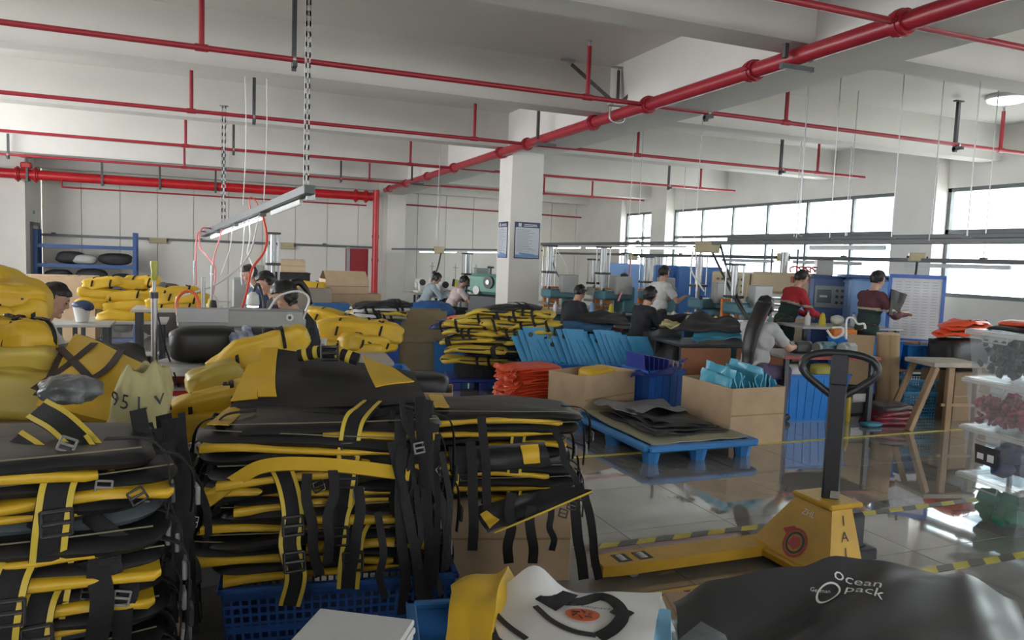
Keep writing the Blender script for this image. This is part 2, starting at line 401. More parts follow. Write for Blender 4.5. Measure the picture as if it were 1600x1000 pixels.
m = MB(); m.box((-4.4, -.05, .22), (.24, .24, .16), bev=.03); m.cyl((-4.4, -.05, .3), (-4.4, -.05, .42), .02, n=8); m.cyl((-4.4, -.05, .42), (-4.4, -.05, .44), .13, n=14); m.cyl((-4.4, -.05, .1), (-4.4, -.05, .3), .06, n=10); m.build('valve', REDB, t)
# lower red loop pipes at the right background
t = thing('sprinkler_loop_pipe', 'thin red pipe high on the far wall right of the column', 'pipe', (0, 24.9, 0))
m = MB(); a = AY(850, 332, 24.7); c = AY(965, 341, 24.7); a0 = AY(616, 318, 24.7)
m.tube([(a0.x, -.1, a0.z), (c.x, -.1, a0.z - .1)], .025, 8, False); m.build('pipe', RED, t)
# sway brace by the main pipe
t = thing('sway_brace', 'black V-shaped pipe brace hanging from the ceiling slab', 'brace', (4.9, 8.75, 3.6))
e0 = V((0, 0, .12))
for q in ((-.62, .25, .66), (.5, -.3, .66), (.05, .1, .62)):
    q = V(q); m = MB(); d = (q - e0); m.box(e0 + d * .5, (.04, .04, d.length * .86), rot=d.to_track_quat('Z', 'Y').to_matrix()); m.build('strut', DSTEEL, t, None)
    m = MB(); m.box(q + V((0, 0, .01)), (.2, .05, .02)); m.cyl(q, q - d * .1, .014, n=8); m.build('anchor', STEEL, t, None)
m = MB(); m.tube([(-.1, 0, .1), (-.1, 0, -.06), (0, 0, -.1), (.1, 0, -.06), (.1, 0, .1)], .012, 8); m.box((0, 0, .12), (.28, .06, .02)); m.build('pipe_clamp', STEEL, t)
# ceiling lamp
c = G(1573, 156, 4.24)
t = thing('ceiling_lamp', 'round glowing white flush ceiling lamp at the upper right', 'lamp', (c.x, c.y, 4.3))
m = MB(); m.lathe([(.26, 0), (.27, -.02), (.27, -.05), (.25, -.06)], n=28); m.build('lamp_body', mat('lamp_white', (.8, .8, .8), .4), t)
m = MB(); m.lathe([(.25, -.05), (.245, -.08), (.2, -.1), (.0, -.11)], n=28); m.build('diffuser', emat('lamp_glow', (.85, .95, 1), 3.0), t)
# notices on the column
NAVY = mat('notice_navy', (.02, .035, .09), .4); PAPER = mat('notice_paper', (.62, .66, .72), .4, var=.03); NBL = mat('notice_blue', (.16, .32, .62), .4); INK = mat('notice_print', (.30, .33, .38), .5)
def notice(loc, rz, wd, ht, label):
    t = thing('notice_board', label, 'notice', loc, rz)
    m = MB(); m.box((0, -.006, 0), (wd, .012, ht), bev=.004); m.build('backing', NAVY, t, None)
    m = MB(); m.box((0, -.013, -ht * .06), (wd * .93, .003, ht * .82)); m.build('sheet', PAPER, t, None)
    m = MB(); m.box((0, -.0152, ht * -.43), (wd * .93, .002, ht * .07)); m.box((0, -.0150, ht * -.38), (wd * .6, .0018, ht * .05), rot=Euler((0, .1, 0))); m.build('blue_foot', NBL, t, None)
    m = MB(); k = 0
    for j in range(15):
        z = ht * (.29 - j * .042); L = wd * random.uniform(.45, .82); m.box((-wd * .42 + L / 2, -.0155, z), (L, .002, ht * .012))
    m.build('text_lines', INK, t, None)
    m = MB(); m.box((-wd * .3, -.0145, ht * .42), (wd * .12, .003, ht * .1)); m.box((wd * .12, -.0145, ht * .43), (wd * .5, .003, ht * .028)); m.box((wd * .12, -.0145, ht * .39), (wd * .55, .003, ht * .02)); m.build('heading', PAPER, t, None)
notice((5.34, 12.65, 2.02), 0, .50, .66, 'large framed notice sheet with navy header on the column front')
notice((5.0, 12.97, 2.02), -PI / 2, .46, .66, 'narrow looking notice sheet on the left side of the column')
# ================================================================ generators for soft goods and boxes
YT2 = mat('yellow_binding', (.62, .46, .05), .5, var=.08)
BUCK = mat('buckle_plastic', (.035, .035, .037), .25, var=.2, coat=.3)
BUCKG = mat('buckle_grey', (.22, .22, .22), .35, var=.2)
def soft(r, p=.42, amp=.012, sc=5, seed=0, droop=0.0, nu=36, nv=10):
    def fn(q):
        k = nz((q.x, q.y, 0), sc, seed)
        ex = (abs(q.x) / r[0]) ** 3
        return V((q.x * (1 + .05 * nz((q.y, q.z, 1), 6, seed)), q.y * (1 + .06 * nz((q.x, 2, q.z), 5, seed)), q.z + k * amp - droop * ex - droop * .4 * (abs(q.y) / r[1]) ** 3))
    return fn
def add_buckle(parent, p, rot, s=1.0, grey=True, world=False):
    m = MB(); M = rot.to_matrix() if isinstance(rot, Euler) else rot
    def bx(c, d): m.box(V(p) + M @ (V(c) * s), V(d) * s, rot=M, bev=.003 * s)
    bx((0, .022, 0), (.05, .008, .012)); bx((0, -.022, 0), (.05, .008, .012)); bx((0, 0, 0), (.05, .009, .012))
    bx((-.024, 0, 0), (.007, .05, .012)); bx((.024, 0, 0), (.007, .05, .012))
    return m.build('buckle', BUCKG if grey else BUCK, parent, 30, world)
def padded_strap(parent, pts, up, wd=.075, world=False):
    """padded shoulder strap: black pad with two yellow bindings and a webbing down its middle"""
    m = MB(); m.ribbon(pts, wd, .014, up); o = m.build('shoulder_strap', WEB, parent, 40, world)
    P = spline(pts, 6); per = hasattr(up[0], '__len__'); U = spline(up, 6) if per else [V(up)] * len(P)
    for sgn in (-1, 1):
        q = []
        for i, p in enumerate(P):
            d = (P[min(i + 1, len(P) - 1)] - P[max(i - 1, 0)]).normalized(); u = (U[i] - d * U[i].dot(d)).normalized()
            q.append(p + d.cross(u) * (sgn * wd * .40) + u * .007)
        m = MB(); m.ribbon(q, wd * .18, .006, U, sm=False)
        if world: inv = BASIS[parent.name].inverted(); m.v = [tuple(inv @ V(x)) for x in m.v]
        m.build('binding', YT2, o)
    return o
def web(parent, pts, up, wd=.03, world=False, name='webbing_strap'):
    m = MB(); m.ribbon(pts, wd, .004, up); return m.build(name, WEB, parent, 40, world)
W, DP = .8, .54
def flat_bag(seed, kind):
    rnd = random.Random(seed)
    t = thing('folded_backpack', 'x', 'backpack', group='x')
    r = (W / 2, DP / 2, .020)
    m = MB(); m.ell((0, .0, .034), r, nu=40, nv=8, p=.38, fn=soft(r, amp=.014, sc=4, seed=seed, droop=.02)); m.build('bag_body', BLK if kind != 2 else GRYT, t, 50)
    # yellow folded edge along the front
    x0, x1 = (-.36, .27) if kind == 0 else (-.05, .36) if kind == 1 else (-.37, -.08)
    sl = rnd.uniform(-.03, .03)
    def fold(u, v):
        x = x0 + (x1 - x0) * u; a = -2.6 * v + 1.3
        rr = .0085 + .004 * nz((x, v, seed), 7)
        yb = -.270 - .02 * u * (1 if kind else -1) + .012 * nz((x, 0, seed), 5)
        if v < .3: y, z = yb + .13 * (1 - v / .3), rr
        elif v > .7: y, z = yb + .11 * ((v - .7) / .3), -rr
        else: th = PI * (v - .3) / .4; y, z = yb - rr * math.sin(th) * 1.3, rr * math.cos(th)
        return (x, y + (.05 if u > .97 else 0) * v, z * 1.2 + .008 - .02 * abs(x / .4) ** 3 + sl * x + .006 * math.sin(x * 9 + seed))
    m = MB(); m.sheet(fold, 24, 14, .004); m.build('yellow_fold', YEL, t, 60)
    if kind == 0:
        m = MB(); m.sheet(lambda u, v: (-.36 + .07 * u, -.2 + .36 * v, .064 + .008 * nz((u, v, seed), 2)), 3, 10, .004); m.build('yellow_side_panel', YEL, t, 60)
    # piping line across the top edge
    m = MB(); m.tube([(-.36, -.22, .050), (-.1, -.25, .054), (.15, -.25, .053), (.37, -.215, .048)], .0022, 6); m.build('piping', mat('pale_piping', (.20, .18, .12), .6), t)
    # side release straps with buckles
    for sx in (-1, 1):
        L = rnd.uniform(.10, .26); x = sx * (W / 2 + .005); y = rnd.uniform(-.2, -.05)
        web(t, [(x - sx * .12, y + .02, .062), (x - sx * .02, y, .055), (x + sx * .022, y - .01, .01), (x + sx * .028, y - .015, -L * .5), (x + sx * .02, y - .03, -L)], [(0, 0, 1), (sx * .5, 0, 1), (sx, 0, .2), (sx, 0, 0), (sx, 0, 0)])
        add_buckle(t, (x + sx * .034, y - .02, -L * .55), Euler((PI / 2, 0, PI / 2)), 1.0, rnd.random() < .4)
    if kind in (1, 2):
        xa = rnd.uniform(-.25, .2)
        padded_strap(t, [(xa + .1, .02, .066), (xa + .05, -.14, .07), (xa, -.265, .055), (xa - .02, -.305, -.02), (xa - .03, -.30, -.12)], [(0, 0, 1), (0, -.1, 1), (0, -.7, .7), (0, -1, 0), (0, -1, 0)])
        add_buckle(t, (xa - .012, -.312, -.03), Euler((PI / 2, 0, 0)), 1.3, False)
    return t
PROTO = [flat_bag(11, 0), flat_bag(12, 1), flat_bag(13, 2), flat_bag(14, 0), flat_bag(15, 1)]
used_proto = set()
def bag_copy(k):
    if k not in used_proto: used_proto.add(k); return PROTO[k]
    return copy_tree(PROTO[k])
def pile(loc, rz, n, z0, step, sc, where, seed, pattern, dz=None):
    rnd = random.Random(seed); out = []
    for i in range(n):
        b = bag_copy(pattern[i % len(pattern)]); o = n - 1 - i
        jx, jy = rnd.uniform(-.05, .05), rnd.uniform(-.045, .03)
        p = V(loc) + V((jx * math.cos(rz) - jy * math.sin(rz), jx * math.sin(rz) + jy * math.cos(rz), z0 + i * step))
        s = sc * rnd.uniform(.95, 1.04)
        place(b, p, rot=(rnd.uniform(-.03, .03), rnd.uniform(-.035, .035), rz + rnd.uniform(-.12, .12)), sc=(s, s, sc * 1.05))
        b['label'] = 'black and yellow folded backpack, %s %s of the %s' % (ORD[o], 'down' if o else 'layer', where)
        b['group'] = 'backpacks in the ' + where; out.append(b)
    return out

# ---- boxes and crates
def carton(name, label, loc, rz, sx, sy, sz, flaps=True, m_=None, parent=None, fl_len=.5, text=None, group=None, fang=.25):
    m_ = m_ or CARD; t = thing(name, label, 'carton', loc, rz, group); h = .006
    for q, (c, d) in enumerate((((0, -sy / 2, sz / 2), (sx, h, sz)), ((0, sy / 2, sz / 2), (sx, h, sz)), ((-sx / 2, 0, sz / 2), (h, sy, sz)), ((sx / 2, 0, sz / 2), (h, sy, sz)))):
        m = MB(); m.box(c, d, bev=.002); m.build('side_panel', m_, t, None)
    m = MB(); m.box((0, 0, .005), (sx - .01, sy - .01, .008)); m.build('bottom_panel', m_, t, None)
    m = MB(); m.box((0, -sy / 2 - .0045, sz * .52), (sx * .99, .002, .012)); m.box((sx / 2 + .0045, 0, sz * .52), (.002, sy * .99, .012)); m.build('crease_line', mat('cardboard_crease', (.33, .22, .12), .8), t, None)
    if flaps == 'closed':
        for q in (-1, 1): m = MB(); m.box((0, q * sy / 4, sz + .004), (sx, sy / 2 - .003, h), bev=.002); m.build('flap', m_, t, None)
        m = MB(); m.box((0, 0, sz + .009), (sx * .99, .05, .002)); m.box((sx / 2 + .005, 0, sz - .05), (.002, .05, .11)); m.box((-sx / 2 - .005, 0, sz - .05), (.002, .05, .11)); m.build('tape', TAPE, t, None)
    elif flaps:
        for c, ax, L, sg in (((0, -sy / 2), 0, sy * fl_len, -1), ((0, sy / 2), 0, sy * fl_len, 1)):
            a = sg * (PI - fang) ; m = MB(); R_ = Euler((a, 0, 0)).to_matrix(); m.box(V((c[0], c[1], sz)) + R_ @ V((0, 0, L / 2)), (sx * .98, h, L), rot=R_, bev=.002); m.build('flap', m_, t, None)
    if text: wall_text(t, text, (-sx / 2 - .0045, 0, sz * .3), Euler((PI / 2, 0, -PI / 2)), .05, mat('carton_print', (.12, .09, .07), .8))
    return t
def text_geo(s):
    c = bpy.data.curves.new('txt', 'FONT'); c.body = s; c.align_x = 'CENTER'; c.align_y = 'CENTER'; c.resolution_u = 2
    o = bpy.data.objects.new('txt', c); COL.objects.link(o); bpy.context.view_layer.update()
    me = bpy.data.meshes.new_from_object(o.evaluated_get(bpy.context.evaluated_depsgraph_get()))
    vs = [v.co.copy() for v in me.vertices]; fs = [tuple(p.vertices) for p in me.polygons]
    bpy.data.objects.remove(o); bpy.data.curves.remove(c); bpy.data.meshes.remove(me); return vs, fs
def wall_text(parent, s, loc, rot, size, m_, name='lettering'):
    vs, fs = text_geo(s); R_ = rot.to_matrix(); m = MB(); m.add([V(loc) + R_ @ (v * size) for v in vs], fs); return m.build(name, m_, parent, None)
def crate(name, label, loc, rz, sx, sy, sz, m_=None, lattice=False, taper=.94, group=None, t_=.006):
    m_ = m_ or BLUE; t = thing(name, label, 'crate', loc, rz, group)
    def wall(c0, c1, nrm):
        """one side wall between two base corners, leaning out to the rim"""
        a, b_ = V(c0), V(c1); m = MB(); n = V(nrm)
        A, B = a * taper, b_ * taper; top = V((0, 0, sz)); L = (b_ - a).length
        def P(u, v): return (A * (1 - u) + B * u) * (1 - v) + (a * (1 - u) + b_ * u) * v + top * v
        def quad(u0, u1, v0, v1, th=t_):
            q = [P(u0, v0), P(u1, v0), P(u1, v1), P(u0, v1)]
            m.add(q + [p - n * th for p in q], [(0, 1, 2, 3), (7, 6, 5, 4), (0, 4, 5, 1), (1, 5, 6, 2), (2, 6, 7, 3), (3, 7, 4, 0)])
        if lattice:
            nx = max(6, int(L / .035)); ny = max(4, int(sz / .035)); bw = .32
            for i in range(nx + 1): quad((i - bw / 2) / nx if i else 0, min(1, (i + bw / 2) / nx), .0, 1)
            for j in range(ny + 1): quad(0, 1, max(0, (j - bw / 2) / ny), min(1, (j + bw / 2) / ny))
            quad(0, 1, .86, 1, t_ * 1.4); quad(0, 1, .46, .52, t_ * 1.4)
        else:
            quad(0, 1, 0, 1)
            for i in range(1, int(L / .12) + 1):
                u = i / (int(L / .12) + 1); q = [P(u - .006, .05), P(u + .006, .05), P(u + .006, .92), P(u - .006, .92)]
                m.add(q + [p + n * .006 for p in q], [(4, 5, 6, 7), (0, 1, 5, 4), (1, 2, 6, 5), (2, 3, 7, 6), (3, 0, 4, 7)])
        return m.build('side_wall', m_, t, None)
    hx, hy = sx / 2, sy / 2
    wall((-hx, -hy, 0), (hx, -hy, 0), (0, -1, 0)); wall((hx, -hy, 0), (hx, hy, 0), (1, 0, 0)); wall((hx, hy, 0), (-hx, hy, 0), (0, 1, 0)); wall((-hx, hy, 0), (-hx, -hy, 0), (-1, 0, 0))
    m = MB(); m.box((0, 0, .006), (sx * taper, sy * taper, .01)); m.build('base', m_, t, None)
    m = MB()
    for c, d in (((0, -hy, sz), (sx + .03, .03, .022)), ((0, hy, sz), (sx + .03, .03, .022)), ((-hx, 0, sz), (.03, sy + .03, .022)), ((hx, 0, sz), (.03, sy + .03, .022))): m.box(c, d, bev=.005)
    m.build('rim', m_, t, None)
    return t
class Quad:
    """a limp sheet whose four corners are world points; marks are laid on it in (u, v)"""
    def __init__(s, c, disp=None): s.c = [V(p) for p in c]; s.d = disp or (lambda u, v: 0); s.n = (s.c[1] - s.c[0]).cross(s.c[3] - s.c[0]).normalized()
    def P(s, u, v, h=0.0):
        a, b_, c, d = s.c; p = a * (1 - u) * (1 - v) + b_ * u * (1 - v) + c * u * v + d * (1 - u) * v
        return p + s.n * (s.d(u, v) + h)
    def uv(s, px, py):
        u = v = .5
        def pr(u, v):
            q = CR.transposed() @ (s.P(u, v) - O0); return V((800 + FPX * q.x / q.z, 500 + FPX * q.y / q.z))
        for _ in range(25):
            p = pr(u, v); e = V((px, py)) - p; du = (pr(u + .01, v) - p) / .01; dv = (pr(u, v + .01) - p) / .01
            det = du.x * dv.y - du.y * dv.x
            if abs(det) < 1e-6: break
            u += max(-.3, min(.3, (e.x * dv.y - e.y * dv.x) / det)); v += max(-.3, min(.3, (du.x * e.y - du.y * e.x) / det))
        return u, v
    def strip(s, pxs, wd, h=.004, name='strap', m_=None, parent=None):
        P = []; U = []
        for q in spline([(x, y, 0) for x, y in pxs], 5):
            u, v = s.uv(q.x, q.y); P.append(s.P(u, v, h)); U.append(s.n)
        m = MB(); m.ribbon(P, wd, .003, U, sm=False); return m.build(name, m_, parent, 40, True)
    def decal(s, geo, uvf, h, name, m_, parent):
        vs, fs = geo; m = MB(); m.add([s.P(*uvf(v), h) for v in vs], fs); return m.build(name, m_, parent, None, True)
# ================================================================ hanging tracks, wires, wall items
TRK = mat('track_grey', (.13, .14, .145), .45, .3)
BEIGE = mat('junction_box_beige', (.50, .44, .27), .5, var=.08)
LEDB = mat('led_housing', (.6, .62, .62), .4)
LED = emat('led_tube_glow', (.88, .97, 1.0), 5.0)
LEDOFF = mat('led_tube_plain', (.72, .76, .76), .3)
WCAB = mat('white_cable', (.72, .72, .72), .5); KCAB = mat('black_cable', (.025, .03, .032), .5); RHOSE = mat('red_air_hose', (.72, .07, .04), .3); PHOSE = mat('pink_air_hose', (.75, .25, .26), .4)
def led(parent, a, b_, on=True, name='led_tube'):
    a = V(a); b_ = V(b_); d = (b_ - a).normalized()
    m = MB(); m.box((a + b_) / 2 + V((0, 0, .022)), (.035, .035, (b_ - a).length), rot=d.to_track_quat('Z', 'Y').to_matrix()); o = m.build(name, LEDB, parent, None)
    m = MB(); m.cyl(a, b_, .016, n=10); m.build('tube', LED if on else LEDOFF, o)
def jbox(loc, rz, s, label):
    t = thing('junction_box', label, 'junction box', loc, rz)
    m = MB(); m.box((0, 0, 0), s, bev=.008); m.build('box_body', BEIGE, t, None)
    m = MB(); m.box((0, -s[1] / 2 - .006, 0), (s[0] * .9, .012, s[2] * .86), bev=.004); m.build('cover', BEIGE, t, None)
    for q in (-1, 1):
        m = MB(); m.cyl((q * s[0] / 2, 0, 0), (q * (s[0] / 2 + .03), 0, 0), .016, n=8); m.build('cable_gland', BLACKP, t)
    return t
def cable(label, pts, r, m_, name='cable', cat='cable'):
    t = thing(name, label, cat, tuple(pts[-1])); m = MB(); m.tube(pts, r, 7); m.build('cable_run', m_, t, 60, True); return t
# left hanging light track
A = D(484, 296, 7.4); B = D(318, 366, 12.5)
t = thing('light_track', 'grey hanging light track with glowing tubes over the left sewing tables', 'light track', tuple((A + B) / 2))
m = MB(); dd = (B - A); m.box((A + B) / 2, (.11, .09, dd.length), rot=dd.to_track_quat('Z', 'Y').to_matrix(), bev=.006)
m.v = [tuple(V(p) - (A + B) / 2) for p in m.v]; m.build('track_channel', TRK, t, None)
c0 = (A + B) / 2
for k, (f0, f1) in enumerate(((.06, .26), (.34, .55), (.57, .76), (.78, .9))):
    led(t, A + dd * f0 - c0 + V((.02, 0, -.095)), A + dd * f1 - c0 + V((.02, 0, -.095)), k > 0)
for f in (.32, .56, .77):
    m = MB(); p = A + dd * f - c0; m.box(p + V((0, 0, -.03)), (.08, .05, .11), bev=.004); m.build('tube_bracket', TRK, t, None)
m = MB(); m.box(A - c0 + dd * .03 + V((.06, 0, -.05)), (.09, .05, .07), bev=.004); m.build('end_plate', STEEL, t, None)
SLOT = mat('slotted_angle', (.50, .51, .51), .45, .5)
def angle_bar(p, ztop, label, wd=.05):
    t = thing('slotted_angle_bar', label, 'hanger bar', tuple(p)); H_ = ztop - p.z
    m = MB(); n = int(H_ / .1)
    for sx in (-1, 1): m.box((sx * wd * .36, 0, H_ / 2), (wd * .28, .003, H_))
    for i in range(n + 1): m.box((0, 0, i * .1 + .03), (wd, .003, .05))
    m.box((-wd / 2, .02, H_ / 2), (.003, .042, H_)); m.build('slotted_angle', SLOT, t, None)
    m = MB(); m.box((0, 0, H_), (.12, .1, .006)); m.build('ceiling_plate', SLOT, t, None)
    for z in (.03, .1): m = MB(); m.cyl((0, -.008, z), (0, .006, z), .008, n=6); m.build('bolt', STEEL, t)
angle_bar(A + dd * .02, 4.29, 'pale slotted angle bar holding the near end of the left light track')
angle_bar(A + dd * .72, 3.75, 'slotted angle bar holding the far end of the left light track', .06)
for (px, d, lab) in ((412, 9.0, 'thin white wire dropping left of the pale slotted bar'), (380, 10.0, 'thin white wire between the two slotted angle bars')):
    a = D(px, 320, d); cable(lab, [V((a.x, a.y, 4.3)), V((a.x + .03, a.y, 3.2)), a], .006, WCAB, 'hanging_wire', 'wire')
def PX(d, *pts):
    d = d if isinstance(d, (list, tuple)) else (d, d); n = len(pts) - 1; out = []
    for i, (x, y) in enumerate(pts):
        f = i / n * (len(d) - 1); k = min(int(f), len(d) - 2); out.append(D(x, y, d[k] + (d[k + 1] - d[k]) * (f - k)))
    return out
cable('thick white cable sagging from the light track to the left machine', PX((9.2, 8.8, 8.3, 7.8, 7.6), (405, 338), (388, 400), (345, 440), (310, 455), (275, 465)), .011, WCAB)
cable('wavy white coiled cable below the lit tubes', PX((9.7, 9.3, 9.0), (388, 342), (391, 370), (387, 395), (396, 420), (391, 440), (398, 455), (385, 470)), .009, WCAB)
cable('straight white lamp cable below the lit tubes', PX((9.9, 9.5, 9.2), (382, 344), (380, 385), (377, 420), (378, 445)), .008, WCAB)
cable('grey cable hanging left of the lit tubes', PX((10.5, 10, 9.6), (363, 353), (360, 385), (352, 410), (345, 430)), .006, WCAB)
cable('red air hose looping down right of the lit tubes', PX((9.05, 8.7, 8.2), (410, 334), (417, 370), (412, 395), (394, 420), (386, 455), (375, 492)), .014, RHOSE, 'air_hose', 'hose')
cable('pink air hose coiling around the far end of the light track', PX((11.7, 11, 10.5), (335, 358), (315, 358), (312, 385), (325, 402), (336, 420), (333, 460), (328, 485)), .012, PHOSE, 'air_hose', 'hose')
cable('second pink air hose hanging below the far track end', PX((11.1, 10.9, 10.8), (348, 355), (341, 380), (334, 405), (333, 440)), .012, PHOSE, 'air_hose', 'hose')
cable('faint pink air hose left of the coiled one', PX((12.1, 11.8, 11.5), (325, 362), (309, 365), (306, 400), (306, 445)), .014, PHOSE, 'air_hose', 'hose')
cable('red hose loop at the top of the light track', PX(9.4, (392, 335), (390, 310), (398, 312), (406, 326)), .007, RHOSE, 'air_hose', 'hose')
cable('orange hose arch above the long grey sewing arm', PX(5.2, (277, 492), (277, 468), (290, 455), (305, 460), (311, 478), (312, 494)), .012, mat('orange_hose', (.75, .16, .05), .3), 'air_hose', 'hose')
# right hanging tracks
def track(x, y0, y1, z, label, leds, rods, z1=4.3, sz=(.07, .06)):
    t = thing('light_track', label, 'light track', (x, y0, z))
    m = MB(); m.box((0, (y1 - y0) / 2, 0), (sz[0], y1 - y0, sz[1]), bev=.006); m.build('track_channel', TRK, t, None)
    for a, c, on in leds: led(t, (-.03, a - y0, -.085), (-.03, c - y0, -.085), on)
    for r in rods: m = MB(); m.cyl((0, r - y0, 0), (0, r - y0, z1 - z), .007, n=6); m.build('hanger_rod', STEEL, t)
    for r in rods: m = MB(); m.box((0, r - y0, .03), (.05, .09, .05), bev=.004); m.build('trolley_clip', TRK, t, None)
    return t
track(7.4, 4.2, 17.5, 2.05, 'grey hanging light track nearest on the right, running along the machine row', [(6.6, 7.8, 0), (10.6, 12.2, 1), (12.5, 14.2, 1), (14.5, 16.2, 1)], (5.6, 6.55, 7.5, 12.2))
track(9.6, 5.6, 21, 1.88, 'thinner grey hanging track farther right near the windows', [(6.6, 8.2, 0), (9, 10.5, 0), (11, 12.5, 0)], (7.0, 9.4, 14))
track(7.9, 4.2, 10.2, 2.13, 'short upper grey cable channel beside the nearest right track', [], (5.2, 8.6), sz=(.05, .05))
t = thing('wall_cable_channel', 'grey cable channel running across the far wall', 'cable channel', (0, 24.95, 1.86))
m = MB(); m.box((.2, 0, 0), (9.6, .07, .07), bev=.005); m.build('channel', TRK, t, None)
for x in (-4.2, -2.1, -.3, 1.7, 3.4): m = MB(); m.box((x, 0, .05), (.1, .05, .05)); m.build('clip', TRK, t, None)
t = thing('light_track', 'grey light track in front of the far wall left of the notice column', 'light track', (5.0, 20, 1.86))
a = AY(612, 389, 20); c = AY(842, 391, 20); t.location = (a.x, 20, a.z); BASIS[t.name] = Matrix.Translation(t.location)
Lr = c.x - a.x; dz = c.z - a.z
m = MB(); m.box((Lr / 2, 0, dz / 2), (Lr, .06, .05), rot=Euler((0, -math.atan2(dz, Lr), 0))); m.build('track_channel', TRK, t, None)
led(t, (Lr * .18, 0, dz * .2 - .07), (Lr * .42, 0, dz * .4 - .07)); led(t, (Lr * .5, 0, dz * .5 - .07), (Lr * .72, 0, dz * .7 - .07)); led(t, (Lr * .75, 0, dz * .75 - .07), (Lr * .98, 0, dz - .07))
for f in (.3, .85): m = MB(); m.cyl((Lr * f, 0, dz * f), (Lr * f, 0, 2.4), .008, n=6); m.build('hanger_rod', STEEL, t)
def jb(p, rz, s, lab): return jbox(tuple(p), rz, s, lab)
jb(AY(247, 376, 24.88), 0, (.48, .1, .16), 'beige junction box on the far wall channel above the yellow bags')
jb(AY(447, 384, 24.88), 0, (.48, .1, .2), 'beige junction box on the far wall channel above the seated woman')
jb(AY(686, 391, 19.95), 0, (.28, .1, .2), 'beige junction box over the two workers in white')
jb(AX(857, 392, 7.38), -.3, (.28, .16, .28), 'beige junction box just right of the notice column')
jb(AX(1105, 386, 7.36), -.6, (.38, .14, .18), 'large beige junction box on the right track with orange label')
jb(AX(988, 402, 9.58), -.5, (.26, .1, .15), 'small orange beige junction box on the thin right track')
jb(AX(1224, 402, 9.58), -.6, (.22, .1, .14), 'beige junction box over the worker in the red jacket')
jb(AX(1433, 402, 9.58), -.7, (.22, .12, .13), 'beige junction box over the white board with black cable')
cable('black cable arcing from the right junction box past the white board', PX((10.4, 10.3, 10.4, 10.8, 11), (1433, 410), (1428, 435), (1408, 447), (1390, 438), (1375, 425)), .016, KCAB)
cable('thick black cable slanting down from the large junction box', PX((12.1, 11, 10, 8.9), (1112, 392), (1130, 430), (1150, 470), (1168, 500)), .018, KCAB)
cable('second black cable slanting down right of the large junction box', PX((12.1, 11, 10, 8.9), (1126, 384), (1136, 420), (1155, 470), (1172, 505)), .018, KCAB)
cable('black cable curving down beside the notice column', PX((17.6, 16.5, 14.5, 13), (860, 398), (869, 425), (882, 442), (889, 455)), .018, KCAB)
cable('white cable hanging beside the notice column', PX((16.5, 15, 13), (868, 388), (885, 415), (885, 440)), .01, WCAB)
cable('white cables fanning down from the bright tube end', PX(10.3, (1083, 392), (1080, 420), (1090, 440), (1100, 455)), .012, WCAB)
cable('second white cable fanning down from the bright tube end', PX(10.3, (1086, 392), (1090, 425), (1088, 455)), .012, WCAB)
cable('pink air hose slanting over the blue machines', PX((13, 12.6, 12.2), (985, 405), (982, 435), (972, 455), (966, 470)), .014, PHOSE, 'air_hose', 'hose')
cable('dark cable leaning from the box over the workers in white', PX((20.2, 19, 17.5), (689, 396), (684, 418), (676, 436)), .02, KCAB)
for px, py, d, zt in ((1264, 130, 8.6, 4.3), (1476, 120, 8.0, 4.3), (1098, 190, 10.5, 4.3), (990, 240, 12.5, 4.3), (1247, 300, 13, 4.3), (685, 320, 16, 4.3), (1330, 300, 11, 4.3)):
    a = D(px, py, d); cable('thin steel suspension wire dropping from the ceiling at %s' % {1264: 'the second right bay', 1476: 'the right window edge', 1098: 'the main junction box', 990: 'the bright right tubes', 1247: 'the window row', 685: 'the two workers in white', 1330: 'the long window middle'}[px], [V((a.x, a.y, zt)), V((a.x - .01, a.y, 3)), V((a.x - .03, a.y, 2.05))], .006, STEEL, 'hanging_wire', 'wire')
# far-left door, exit sign, cabinet
t = thing('door_1', 'narrow grey door in the boxed-out wall at the far left', None, (-4.5, 23.6, 0)); t['kind'] = 'structure'
m = MB(); m.box((.01, .4, 1.05), (.05, .8, 2.1)); m.build('door_leaf', mat('door_cream', (.55, .52, .42), .6), t, None)
m = MB(); m.box((.02, -.04, 1.05), (.08, .08, 2.16)); m.box((.02, .84, 1.05), (.08, .08, 2.16)); m.box((.02, .4, 2.14), (.08, .96, .08)); m.build('door_frame', TRK, t, None)
m = MB(); m.cyl((.04, .7, 1.0), (.1, .7, 1.0), .02, n=8); m.cyl((.09, .7, 1.0), (.09, .58, 1.0), .012, n=8); m.build('door_handle', STEEL, t)
t = thing('exit_sign', 'small green and white exit sign above the far-left door', 'sign', (-4.49, 23.95, 2.45))
m = MB(); m.box((0, 0, 0), (.02, .36, .16)); m.build('sign_board', mat('sign_white', (.75, .8, .76), .4), t, None)
m = MB(); m.box((.012, -.06, 0), (.004, .10, .10)); m.box((.012, .06, .03), (.004, .05, .04)); m.box((.012, .06, -.025), (.004, .03, .06)); m.build('green_pictogram', mat('sign_green', (.02, .32, .14), .5), t, None)
c = D(569, 425, 21.8); t = thing('fire_cabinet', 'dark red fire hydrant cabinet beside the red riser', 'cabinet', (4.15, 23.2, 0))
m = MB(); m.box((0, 0, .9), (.66, .24, 1.8), bev=.01); m.build('cabinet_body', mat('cabinet_red', (.30, .012, .02), .4), t, None)
m = MB(); m.box((.05, -.125, .95), (.5, .015, 1.7), bev=.004); m.build('cabinet_door', mat('cabinet_red', (.30, .012, .02), .4), t, None)
m = MB(); m.box((-.28, -.13, .95), (.1, .012, 1.78)); m.build('side_strip', mat('strip_grey', (.35, .36, .38), .4), t, None)
m = MB(); m.box((.22, -.14, 1.0), (.03, .02, .12)); m.build('handle', STEEL, t, None)
